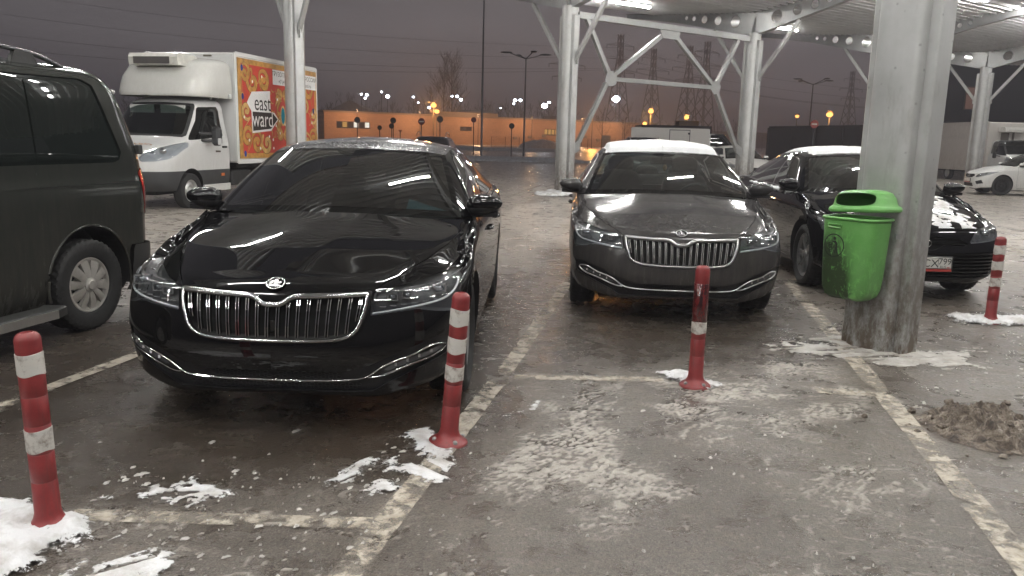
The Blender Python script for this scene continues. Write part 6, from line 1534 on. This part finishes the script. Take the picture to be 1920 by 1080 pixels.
    ph = sdf([(.158 * math.copysign(abs(math.cos(a)) ** .6, math.cos(a)), 1.118 + .047 * math.copysign(abs(math.sin(a)) ** .6, math.sin(a))) for a in np.linspace(0, 2 * math.pi, 40, endpoint=False)], y, z); ph = np.where(x_ > xc - .02, 1.0, ph)
    _, lg_, cd = clip(lg_, ph); w_ = walls(cd, (.014, 0, 0)); sh = lg_.copy().add(G(lg_.V * np.array([.965, .965, 1]) + np.array([xc * .035, 0, -.006]), [f[::-1] for f in lg_.F])); sh.add(G(w_.V, w_.F).add(G(w_.V, [f[::-1] for f in w_.F])))
    ld = build('lid', sh, mg, root, smooth=45)
    ld.location = (0, 0, .0); M4 = Matrix.Translation((xc + .2, 0, 1.04)) @ Matrix.Rotation(rad(1.5), 4, 'Y') @ Matrix.Rotation(rad(-3.5), 4, 'X') @ Matrix.Translation((-xc - .2, 0, -1.04)) @ Matrix.Translation((.03, -.03, .015)); ld.matrix_local = M4
    build('steel_strap', box(-.215, .21, -.215, -.200, .86, .90).add(box(-.215, .21, .20, .215, .86, .90)).add(box(.205, .215, -.215, .215, .86, .90)), M_STEEL2, root)
    build('wall_bracket', box(-.20, -.155, -.05, .05, .55, .95), M_STEEL2, root)
    return root
litter_bin()
# ---------------------------------------------------------------- far side of the lot
M_DARKW = plain('dark_wall', (.075, .062, .055), .85, 0, .2, .4)
def brick_mat(name, c, mortar):
    m, t, p = nt_mat(name); v = coords(t, (1, 1, 1)); b = N(t, 'ShaderNodeTexBrick'); sw = N(t, 'ShaderNodeSeparateXYZ'); cb = N(t, 'ShaderNodeCombineXYZ'); t.links.new(v, sw.inputs[0]); t.links.new(sw.outputs[0], cb.inputs[0]); t.links.new(sw.outputs[2], cb.inputs[1]); t.links.new(cb.outputs[0], b.inputs['Vector'])
    b.inputs['Scale'].default_value = 1.0; b.inputs['Brick Width'].default_value = 1.2; b.inputs['Row Height'].default_value = .6; b.inputs['Mortar Size'].default_value = .03
    b.inputs['Color1'].default_value = (*c, 1); b.inputs['Color2'].default_value = (c[0] * .85, c[1] * .82, c[2] * .8, 1); b.inputs['Mortar'].default_value = (*mortar, 1)
    n = noise(t, v, .25, 5, .6); t.links.new(mixc(t, ramp(t, n, (.3, .0), (.75, .35)), b.outputs[0], (c[0] * .6, c[1] * .55, c[2] * .5)), p.inputs['Base Color']); p.inputs['Roughness'].default_value = .85; return m
# long brick warehouse: local x along the facade, y = depth behind it
def at_u(u, d, z=0.0): return np.array([(u - 960) / 1500.0 * d, d, z])
pa, pb = at_u(607, 195), at_u(1215, 245); dv = pb - pa; LW = float(np.linalg.norm(dv)); aw = math.atan2(dv[1], dv[0])
wh = thing('brick_warehouse', 'long low orange brick warehouse across the far side of the lot', 'building', tuple(pa), aw)
MBK = brick_mat('orange_brick', (.40, .235, .15), (.28, .165, .11))
HW = 6.9
win = [(3.0, 11.5, 3.2, 4.9), (36, 39.5, 3.4, 4.6), (62.0, 70.0, 2.9, 4.7)]
fac = G(); xs = sorted({0, LW, *[w_[0] for w_ in win], *[w_[1] for w_ in win]}); zs = sorted({0, HW, *[w_[2] for w_ in win], *[w_[3] for w_ in win]})
for i in range(len(xs) - 1):
    for j in range(len(zs) - 1):
        xm, zm = (xs[i] + xs[i + 1]) / 2, (zs[j] + zs[j + 1]) / 2
        if not any(a < xm < b and c < zm < d for a, b, c, d in win): fac.add(G([(xs[i], 0, zs[j]), (xs[i + 1], 0, zs[j]), (xs[i + 1], 0, zs[j + 1]), (xs[i], 0, zs[j + 1])], [(0, 1, 2, 3)]))
fac.add(G([(0, 0, 0), (0, 24, 0), (0, 24, HW), (0, 0, HW)], [(0, 3, 2, 1)])).add(G([(LW, 0, 0), (LW, 24, 0), (LW, 24, HW), (LW, 0, HW)], [(0, 1, 2, 3)])).add(G([(0, 24, 0), (LW, 24, 0), (LW, 24, HW), (0, 24, HW)], [(0, 3, 2, 1)]))
build('wall', fac, MBK, wh)
build('roof', box(-.3, LW + .3, -.35, 24.3, HW + .003, HW + .45).add(box(30, 47, -.40, 3, HW + .45, HW + 1.3)), plain('roof_edge', (.16, .12, .10), .8), wh)
M_LITW = emit('lit_window', (1.0, .93, .80), 1.1); M_LITY = emit('lit_window_dim', (1.0, .55, .16), .55); M_DGL = paint('dark_pane', (.02, .02, .025))
def wwin(w_, n, lit):
    a, b, c, d = w_; f = build('window', G(), M_DGL, wh) if False else None
    fr = G(); 
    for k in range(n + 1):
        xx = a + (b - a) * k / n; fr.add(box(xx - .06, xx + .06, .05, .20, c, d))
    fr.add(box(a, b, .05, .2, c - .001, c + .1)).add(box(a, b, .05, .2, d - .1, d + .001)); f = build('window', fr, plain('win_frame', (.10, .06, .04), .6), wh)
    pn = box(a, b, .22, .26, c, d); build('pane', pn, M_DGL, f)
    for k in lit: build('lit_pane', box(a + (b - a) * (k + .12) / n, a + (b - a) * (k + .88) / n, .19, .215, c + .3, d - .15), lit[k], f)
wwin(win[0], 6, {1: M_LITY, 3: M_LITW, 5: M_LITW}); wwin(win[1], 2, {}); wwin(win[2], 7, {0: M_LITY, 1: M_LITY, 2: M_LITY, 3: M_LITY, 4: M_LITY})
bx = G()
for k in range(7): bx.add(box(52 + k * 4.6, 53.1 + k * 4.6, -.35, -.004, 1.6 + (k % 3) * .4, 2.3 + (k % 3) * .4))
bx_o = build('air_conditioner', bx, plain('ac_grey', (.16, .13, .11), .6), wh); build('gate', box(81.5, 84.5, -.1, -.003, 0, 3.4), plain('gate_dark', (.03, .033, .035), .7), wh)
def street_bulb(p, col, r, power, name, label, cat='lamp', pole=True, group=None, light=0.0):
    root = thing(name, label, cat, (p[0], p[1], 0), 0, group); z = p[2]
    build('bulb', ellipsoid((0, 0, z), (r, r, r * .75), 14, 8), emit('bulb_light', col, power), root, smooth=80)
    if pole: build('pole', lathe([(.11, 0), (.07, z - r), (0, z - r)], 8), plain('pole_grey', (.08, .08, .085), .6), root, smooth=60); build('lamp_head', box(-.35, .35, -.25, .25, z + r * .8, z + r * .8 + .18, .05), plain('head_grey', (.08, .08, .085), .6), root)
    if light > 0:
        ld = bpy.data.lights.new('bulb_glow', 'POINT'); ld.energy = light; ld.color = col; ld.shadow_soft_size = r; lo = bpy.data.objects.new('bulb_glow', ld); COL.objects.link(lo); lo.parent = root; lo.location = (0, -.9, z - .3)
    return root
def px(u, v, d):  # photograph pixel at ground distance d -> world point
    return np.array([(u - 960) / 1500.0 * d, d, 1.5 + (262 + .0253 * (u - 960) - v) / 1500.0 * d * 1.0])
OR = (1.0, .42, .10); WHT = (.82, .90, 1.0)
for u, v, d, r, pw, lt, lab in ((808, 200, 176, .62, 90, 9000, 'bright orange street lamp in front of the brick warehouse'), (814, 211, 180, .55, 70, 0, 'second orange lamp just below the bright one by the warehouse'), (1100, 207, 190, .42, 50, 6000, 'orange street lamp seen beside the left truss column'), (1206, 211, 150, .50, 70, 4000, 'orange street lamp under the middle of the truss'),
        (1196, 233, 150, .40, 60, 0, 'low orange lamp near the lit shop sign'), (1272, 222, 120, .33, 60, 1500, 'orange lamp above the container roof'), (1383, 216, 110, .38, 70, 1500, 'orange street lamp left of the right truss column'), (1474, 220, 140, .34, 45, 0, 'small orange lamp left of the no entry sign'), (1533, 217, 130, .50, 60, 1500, 'orange street lamp right of the no entry sign')):
    street_bulb(px(u, v, d), OR, r, 2.6 if pw < 60 else 3.4, 'street_lamp', lab, 'street lamp', True, 'orange sodium street lamps', lt)
for i, (u, v, d, r, pw) in enumerate(((676, 180, 260, .45, 25), (686, 181, 260, .6, 25), (683, 187, 262, .5, 25), (713, 176, 280, .45, 20), (724, 184, 260, .8, 25), (771, 185, 270, .5, 20), (780, 195, 300, .35, 20), (842, 184, 270, .55, 25), (851, 184, 270, .62, 25), (858, 190, 260, .65, 25), (800, 204, 240, .5, 20), (957, 191, 260, .7, 25), (967, 191, 260, .62, 25), (955, 197, 262, .5, 20), (931, 205, 300, .35, 15), (1019, 195, 250, .55, 25), (1011, 201, 240, 1.05, 60), (1141, 189, 240, 1.35, 80))):
    street_bulb(px(u, v, d), WHT, r * .8, pw, 'floodlight', ['small white floodlight on the railway yard beyond the warehouse', 'biggest white floodlight, seen through the truss', 'large dazzling floodlight left of the truss'][1 if i == 17 else 2 if i == 16 else 0], 'floodlight', True, 'white floodlights of the yard')
# facade wash: row of added pole lamps to light the warehouse front evenly
for k, xx in enumerate((6, 22, 38, 54, 70, 84)):
    ld = bpy.data.lights.new('facade_fill', 'POINT'); ld.energy = 2300; ld.color = (1.0, .60, .32); ld.shadow_soft_size = .4
    hd = thing('added_facade_lamp', 'added pole lamp that evens out the light on the warehouse facade', 'lamp', tuple(pa + np.array([math.cos(aw), math.sin(aw), 0]) * xx + np.array([math.sin(aw), -math.cos(aw), 0]) * 6.5), aw, 'added fill lamps along the warehouse')
    build('pole', lathe([(.09, 0), (.06, 7.6), (0, 7.6)], 8), plain('fill_pole', (.05, .05, .05), .6), hd); build('lamp_head', box(-.18, .18, -.3, .5, 7.6, 7.72, .03), plain('fill_head', (.06, .05, .05), .6), hd)
    lo = bpy.data.objects.new('facade_fill', ld); COL.objects.link(lo); lo.parent = hd; lo.location = (0, .2, 7.2)
# round traffic signs seen from behind / from the front
def round_sign(u, v, d, r, col, label, face=None, zmax=None):
    p = px(u, v, d); root = thing('road_sign', label, 'road sign', (p[0], p[1], 0), 0, 'road signs along the far lane'); z = p[2]
    rg = G([(r * math.cos(a), 0, z + r * math.sin(a)) for a in np.linspace(0, 2 * math.pi, 24, endpoint=False)] + [(r * math.cos(a), .03, z + r * math.sin(a)) for a in np.linspace(0, 2 * math.pi, 24, endpoint=False)], [tuple(range(24)), tuple(range(24, 48))[::-1]] + [(i, i + 24, (i + 1) % 24 + 24, (i + 1) % 24) for i in range(24)])
    build('sign_disc', rg, plain('sign_back', col, .5), root)
    if face == 'noentry': build('white_bar', box(-r * .68, r * .68, -.012, -.002, z - r * .17, z + r * .17), plain('sign_white', (.6, .55, .5), .5), root)
    build('pole', lathe([(.035, 0), (.035, z + r), (0, z + r)], 8).shift((0, .06, 0)), plain('sign_pole', (.05, .05, .055), .6), root, smooth=60)
DK = (.018, .017, .018)
for u, v, d, r, c, lab, f in ((668, 226, 70, .26, DK, 'dark round sign in front of the warehouse windows', None), (709, 240, 60, .17, DK, 'small low round sign left of the twin signs', None), (734, 227, 65, .24, DK, 'upper of two dark round signs on one pole', None), (731, 237, 64, .21, DK, 'lower of two dark round signs on one pole', None), (786, 229, 60, .25, (.16, .02, .025), 'dull red round sign before the warehouse', 'noentry'), (820, 225, 62, .25, (.12, .11, .10), 'grey round sign seen from behind', None), (882, 226, 60, .20, (.14, .02, .025), 'narrow red sign beside the tall pole', None), (952, 237, 58, .20, DK, 'dark round sign right of the tall pole', None), (1507, 234, 46, .23, (.32, .045, .03), 'red no entry sign with a white bar before the dark wall', 'noentry')):
    round_sign(u, v, d, r, c, lab, f)
tg = px(747, 247, 62); tr_ = thing('road_sign', 'small triangular give way sign by the twin round signs', 'road sign', (tg[0], tg[1], 0), 0, 'road signs along the far lane'); build('sign_plate', prism([(-.16, tg[2] + .12), (.16, tg[2] + .12), (0, tg[2] - .15)], -.01, .01), plain('tri', (.3, .16, .12), .5), tr_); build('pole', lathe([(.03, 0), (.03, tg[2])], 6), plain('tri_pole', (.05, .05, .05), .6), tr_)
# tall lamp masts, unlit
def lamp_mast(u, ytop, d, label, arms=4, r=.11, al=2.0):
    p = px(u, ytop, d); h = p[2]; root = thing('lamp_mast', label, 'lamp post', (p[0], p[1], 0), 0, 'unlit lamp masts'); m = plain('mast_grey', (.22, .22, .23), .6)
    build('pole', lathe([(r, 0), (r, h * .3), (r * .6, h), (0, h)], 10), m, root, smooth=60)
    for k in range(arms):
        a = 2 * math.pi * k / arms + .35; e_ = np.array([math.cos(a) * al, math.sin(a) * al, h + al * .22]); build('arm', tube([(0, 0, h - .1), tuple(e_ * .6 + np.array([0, 0, h * .4 - .05])), tuple(e_)], .045, 6), m, root, smooth=60)
        build('lamp_head', ellipsoid(e_ + np.array([math.cos(a) * .3, math.sin(a) * .3, .02]), (.42 * abs(math.cos(a)) + .16, .42 * abs(math.sin(a)) + .16, .09), 10, 6), m, root, smooth=60)
lamp_mast(975, 116, 75, 'slim lamp mast with four arms left of the truss', 4, .09, 1.6); lamp_mast(897, 4, 62, 'tallest lamp mast rising through the sky behind the black sedan', 4, .085, 2.2); lamp_mast(1498, 162, 95, 'lamp mast left of the big column', 4, .10, 1.9)
# wall, dark building, shop, container, container hut
def wall_thing(name, label, cat, a, b, h, th, m):
    d = b - a; ln = float(np.linalg.norm(d)); root = thing(name, label, cat, tuple(a), math.atan2(d[1], d[0])); return root, ln
w_, ln = wall_thing('boundary_wall', 'long dark brown boundary wall behind the parked cars on the right', 'wall', at_u(1425, 88), at_u(1800, 62), 0, 0, None)
build('panel', box(0, ln, 0, .3, 0, 3.45), M_DARKW, w_); build('coping', box(0, ln, -.06, .36, 3.452, 3.6), plain('coping', (.06, .05, .045), .8), w_); fp_ = G()
for k in range(int(ln / 4) + 1): fp_.add(box(k * 4 - .15, k * 4 + .15, -.12, -.003, 0, 3.45))
build('pilaster', fp_, M_DARKW, w_)
db = thing('dark_building', 'tall dark navy building with one brownish window behind the canopy', 'building', tuple(at_u(1648, 82)), rad(-22)); mnav = plain('navy_cladding', (.020, .026, .032), .6, 0, .15, .5)
build('wall', box(0, 46, 0, 30, 0, 19), mnav, db); build('corner_panels', G().add(box(-.9, -.003, -.4, 3, 3.2, 5.4)).add(box(-1.0, -.003, -.4, 3, 7.2, 9.6)), plain('pale_panels', (.13, .13, .14), .6), db)
for k, (u, v) in enumerate(((1795, 188),)):
    dd = 82; c, s_ = math.cos(rad(-22)), math.sin(rad(-22)); o_ = at_u(1648, 82)
    tx_ = (u - 960) / 1500.0; t_ = (tx_ * o_[1] - o_[0]) / (c - tx_ * s_); zz = px(u, v, o_[1] + s_ * t_)[2]; hw_ = .80
    f = build('window', box(t_ - hw_ - .12, t_ + hw_ + .12, -.08, -.002, zz - 1.1, zz + 1.1).add(box(t_ - .04, t_ + .04, -.12, -.082, zz - 1, zz + 1)), plain('nav_frame', (.10, .075, .06), .6), db); build('pane', box(t_ - hw_, t_ + hw_, -.10, -.083, zz - 1.0, zz + 1.0), emit('dim_window', (1.0, .55, .42), .10), f)
ch = thing('striped_chimney', 'white and dark striped chimney beside the dark building', 'chimney', tuple(at_u(1609, 240)), 0); hb_ = 0.0
for k in range(6): build('band', lathe([(2.0 - .1 * k, 5.5 * k), (1.9 - .1 * k, 5.5 * (k + 1))], 20), plain('band%s' % ('_pale' if k % 2 else '_dark'), (.22, .22, .24) if k % 2 else (.03, .025, .028), .7), ch, smooth=60)
sh_ = thing('shop_front', 'low dark shop with a lit white sign behind the grey sedan', 'shop', tuple(px(1190, 262, 95) * np.array([1, 1, 0])), 0); build('wall', box(0, 8.2, 0, 5, 0, 3.6), plain('shop_wall', (.04, .032, .03), .8), sh_); build('lit_sign', box(.7, 2.5, -.15, -.02, 2.55, 2.95), emit('sign_white_light', (.75, .85, 1.0), 2.2), sh_); build('lit_sign', box(3.2, 4.0, -.15, -.02, 2.55, 2.95), emit('sign_white_light2', (.8, .88, 1.0), 2.0), sh_)
ct = thing('shipping_container', 'orange lit shipping container standing above the white box van', 'container', tuple(at_u(1259, 100)), 0); g = G(); 
for k in range(24): g.add(box(k * .1, k * .1 + .05, -.03, 2.4, 2.0, 4.3)); 
build('ribbed_wall', g.add(box(0, 2.4, 0, 2.37, 2.0, 4.3)), plain('container_tan', (.40, .26, .13), .6), ct); build('support', box(0, 2.4, 0, 2.4, 0, 1.99), plain('support_dark', (.03, .03, .03), .8), ct)
hg = thing('hangar', 'snow covered gabled hangar beyond the warehouse', 'building', tuple(at_u(612, 330)), 0); build('wall', box(0, 19, 0, 12, 0, 10.5), plain('hangar_wall', (.10, .10, .11), .8), hg); build('roof', prism([(-.6, 10.4), (9.5, 15.6), (19.6, 10.4), (19.6, 10.0), (-.6, 10.0)], -.6, 12.5), plain('hangar_roof', (.24, .26, .28), .7), hg)
for u, d, wd, h, lab in ((985, 300, 12, 11.0, 'low snow roofed shed left of the tall pole'), (1010, 320, 9, 11.0, 'low pale shed by the dazzling floodlight')):
    s2 = thing('shed', lab, 'building', tuple(at_u(u - 130 if u == 985 else u, d)), 0); build('wall', box(0, wd, 0, 8, 0, h), plain('shed_wall', (.06, .06, .065), .8), s2); build('roof', box(-.3, wd + .3, -.4, 8.4, h + .002, h + .8), plain('shed_roof', (.30, .32, .34), .7), s2)
# fence before the warehouse, snow banks
fc = thing('mesh_fence', 'thin wire mesh fence before the warehouse', 'fence', tuple(at_u(915, 150)), rad(8)); ms = plain('fence_dark', (.05, .04, .035), .6)
for k in range(10): build('post', box(k * 2.6 - .04, k * 2.6 + .04, -.04, .04, 0, 2.0), ms, fc)
wr = G()
for zz in np.linspace(.2, 1.95, 8): wr.add(box(0, 23.4, -.012, .012, zz - .012, zz + .012))
build('wire_mesh', wr, ms, fc)
def snowbank(c, rx, ry, h, label, seed):
    X, Y_ = np.meshgrid(np.linspace(-1.2, 1.2, 60), np.linspace(-1.2, 1.2, 40)); d = X ** 2 + Y_ ** 2; z = h * np.clip(1 - d, -.02, 1) ** .8 * (.55 + .9 * fbm(X, Y_, 2.5, 5, seed)) if False else h * np.sqrt(np.clip(1 - d, 0, 1)) * (.45 + 1.0 * fbm(X, Y_, 2.5, 5, seed)) - .02
    g = gridG(np.stack([X * rx, Y_ * ry, z], -1)); g.N = None; o = build('snow_bank', g, snow_material('bank_snow', 1.0), smooth=80); o.location = c; tag(o, label, 'snow bank', None, 'stuff')
snowbank((4.3, 140, 0), 4, 2.5, 1.5, 'grey snow bank at the foot of the warehouse right of the lamp mast', 2); snowbank((-2, 58, 0), 9, 2.0, .30, 'long low dirty snow ridge across the lot', 5); snowbank((-6, 110, 0), 16, 3, .5, 'dirty snow ridge before the warehouse', 9)
# bare trees, wood, pylons, wires
def bare_tree(h, seed, spread=.28, n=110, up=.82):
    r = random.Random(seed); tr_, br = G(), G(); tr_.add(tube([(0, 0, 0), (.02 * h * r.uniform(-1, 1), 0, h * .5), (.03 * h * r.uniform(-1, 1), 0, h)], h * .013, 6, scale=[1, .6, .08]))
    def branch(p, d, ln, w, dep):
        q = [p]; dd = np.array(d)
        for k in range(3): dd = dd + np.array([r.uniform(-.2, .2), r.uniform(-.2, .2), .12]); dd /= np.linalg.norm(dd); q.append(q[-1] + dd * ln / 3)
        br.add(tube(q, w, 3, False, scale=[1, .75, .5, .15]))
        if dep > 0:
            for _ in range(5): t = r.randint(1, 3); a = r.uniform(0, 6.28); branch(q[t], dd * .8 + np.array([math.cos(a), math.sin(a), .3]) * .6, ln * r.uniform(.35, .6), w * .55, dep - 1)
    for k in range(n // 6):
        z = h * r.uniform(.22, .95); a = r.uniform(0, 6.28); branch(np.array([0, 0, z]), np.array([math.cos(a), math.sin(a), up + .5]), (h - z) * .35 + h * spread * r.uniform(.3, .8), h * .0035, 2)
    return tr_, br
M_BARK = plain('bark', (.030, .025, .024), .9)
def tree_thing(p, h, seed, label, **k):
    root = thing('bare_tree', label, 'tree', (p[0], p[1], 0), 0, 'bare trees beyond the warehouse'); a, b = bare_tree(h, seed, **k); build('trunk', a, M_BARK, root); build('crown', b, M_BARK, root)
tree_thing(px(828, 0, 270), 27.5, 3, 'tall bare poplar left of the pair in the middle', spread=.16, n=170); tree_thing(px(843, 0, 265), 27, 4, 'tall bare poplar right of the pair in the middle', spread=.17, n=170); tree_thing(px(806, 0, 270), 18, 5, 'shorter bare tree beside the two poplars', spread=.18); tree_thing(px(1118, 0, 165), 7.5, 6, 'small bare tree before the warehouse, left of the gate', spread=.3, n=60); tree_thing(px(1160, 0, 165), 8, 8, 'small bare tree before the warehouse, right of the gate', spread=.3, n=60)
wd = G(); rr = random.Random(3)
protos = []
for s_ in range(4):
    a, b = bare_tree(1.0, 20 + s_, .22, 60); a.add(b); protos.append(a)
for k in range(150):
    d = rr.uniform(300, 420); u = rr.uniform(230, 1660); h = (rr.uniform(11, 17) if u < 1060 else rr.uniform(8, 12)) * (d / 330)
    if u > 1400: h *= .7
    M_ = Matrix.Translation(tuple(at_u(u, d))) @ Matrix.Rotation(rr.uniform(0, 6), 4, 'Z') @ Matrix.Diagonal((h, h, h, 1)); q = protos[k % 4]; A_ = np.array(M_); wd.V = wd.V
    protos_V = q.V @ A_[:3, :3].T + A_[:3, 3]; 
    if k == 0: WV, WF, off = [], [], 0
    WV.append(protos_V); WF += [tuple(i + off for i in f) for f in q.F]; off += len(q.V)
tag(build('distant_woods', G(np.vstack(WV), WF), M_BARK), 'far dark belt of bare woods on the skyline', 'woods', None, 'stuff')
hx = np.linspace(-900, 900, 160); hz_ = 8.0 + 5 * fbm(hx * .01, hx * 0 + 3, 1.4, 4, 6); hv = [(x_, 520, -2) for x_ in hx] + [(x_, 560, z) for x_, z in zip(hx, hz_)] + [(x_, 900, z * .6) for x_, z in zip(hx, hz_)]; n = 160
tag(build('far_hills', G(hv, [(i, i + 1, n + i + 1, n + i) for i in range(n - 1)] + [(n + i, n + i + 1, 2 * n + i + 1, 2 * n + i) for i in range(n - 1)]), plain('far_land', (.035, .032, .036), .95), smooth=60), None, None, None, 'structure')
M_PYL = plain('pylon_steel', (.10, .10, .11), .6)
def pylon(u, ytop, d, label, arms=3):
    p = px(u, ytop, d); h = p[2]; root = thing('power_pylon', label, 'pylon', (p[0], p[1], 0), .5, 'high voltage pylons'); w0, w1 = h * .10, h * .018; g = G(); lv = np.r_[0, np.cumsum(np.linspace(1.4, .6, 10))]; lv = lv / lv[-1] * h
    wdt = lambda z: w0 + (w1 - w0) * min(1, (z / h) / .8) if z < h * .8 else w1
    cs = [(-1, -1), (1, -1), (1, 1), (-1, 1)]; t_ = h * .0034
    for i in range(10):
        for k in range(4):
            a, b = cs[k], cs[(k + 1) % 4]; z0, z1 = lv[i], lv[i + 1]; q = lambda c, z: np.array([c[0] * wdt(z), c[1] * wdt(z), z])
            g.add(bar(q(a, z0), q(a, z1), t_ * 2, t_ * 2)); g.add(bar(q(a, z0), q(b, z1), t_, t_)); g.add(bar(q(b, z0), q(a, z1), t_, t_))
    build('lattice_tower', g, M_PYL, root); c = G()
    for k in range(arms):
        z = h * (.66 + .12 * k); L_ = h * (.17, .21, .15)[k]
        for sg in (-1, 1): c.add(bar((0, 0, z), (sg * L_, 0, z), t_ * 1.6, t_ * 1.6)); c.add(bar((0, 0, z + h * .03), (sg * L_, 0, z), t_, t_)); c.add(bar((sg * L_, 0, z), (sg * L_, 0, z - h * .035), t_ * 1.5, t_ * 1.5))
    build('crossarm', c, M_PYL, root); return p
pts = [pylon(1050, 88, 330, 'pylon half hidden by the left truss column'), pylon(1145, 75, 360, 'pylon in the left bay of the truss'), pylon(1206, 100, 420, 'slim pylon under the truss apex'), pylon(1271, 95, 400, 'pylon right of the truss apex'), pylon(1302, 88, 400, 'rightmost pylon inside the truss'), pylon(1568, 140, 420, 'pylon beside the dark building')]
def wire(a, b, sag, r, label):
    P_ = [tuple(np.array(a) + (np.array(b) - np.array(a)) * t - np.array([0, 0, sag * 4 * t * (1 - t)])) for t in np.linspace(0, 1, 24)]; tag(build('power_line', tube(P_, r, 4), M_PYL), label, 'power line', 'overhead power lines')
for k, (z0, z1, y0) in enumerate(((.70, 70, 0), (.80, 82, 5), (.68, 60, -6), (.9, 95, 8))):
    wire((-420, 360 + y0, z1), (pts[1][0], 360 + y0, pts[1][2] * z0), 14, .07, 'thin overhead power line crossing the sky left of the truss'); wire((pts[1][0], 360 + y0, pts[1][2] * z0), (300, 420 + y0, pts[5][2] * z0), 10, .07, 'thin overhead power line crossing the sky behind the truss')
# ---------------------------------------------------------------- tube lamps under the decks
for s_ in np.arange(4.2 - 7.9 * 2, 31, 3.95):
    for k in (-2.0, 5.0):
        if k > 0 or round((s_ - 4.2) / 3.95) % 2 == 0: tube_lamp(A0, s_, k, 'white LED tube lamp under the roof of the far canopy row')
for s_ in np.arange(-22, 16, 3.95):
    for k in (-3.9, 1.0, 5.6): tube_lamp(P0, s_ + 1.2, k, 'white LED tube lamp under the roof above the parked cars')
# ---------------------------------------------------------------- damp night air
hzm = bpy.data.materials.new('haze_air'); hzm.use_nodes = True; t = hzm.node_tree; t.nodes.clear()
o_ = N(t, 'ShaderNodeOutputMaterial'); pv = N(t, 'ShaderNodeVolumePrincipled'); pv.inputs['Color'].default_value = (.90, .88, .96, 1); pv.inputs['Density'].default_value = .0015; pv.inputs['Anisotropy'].default_value = .3
t.links.new(pv.outputs[0], o_.inputs['Volume'])
tag(build('haze', box(-1600, 1600, -1600, 1700, -12, 62), hzm), 'thin damp night haze over the whole lot', None, None, 'stuff')
SC.cycles.volume_bounces = 0
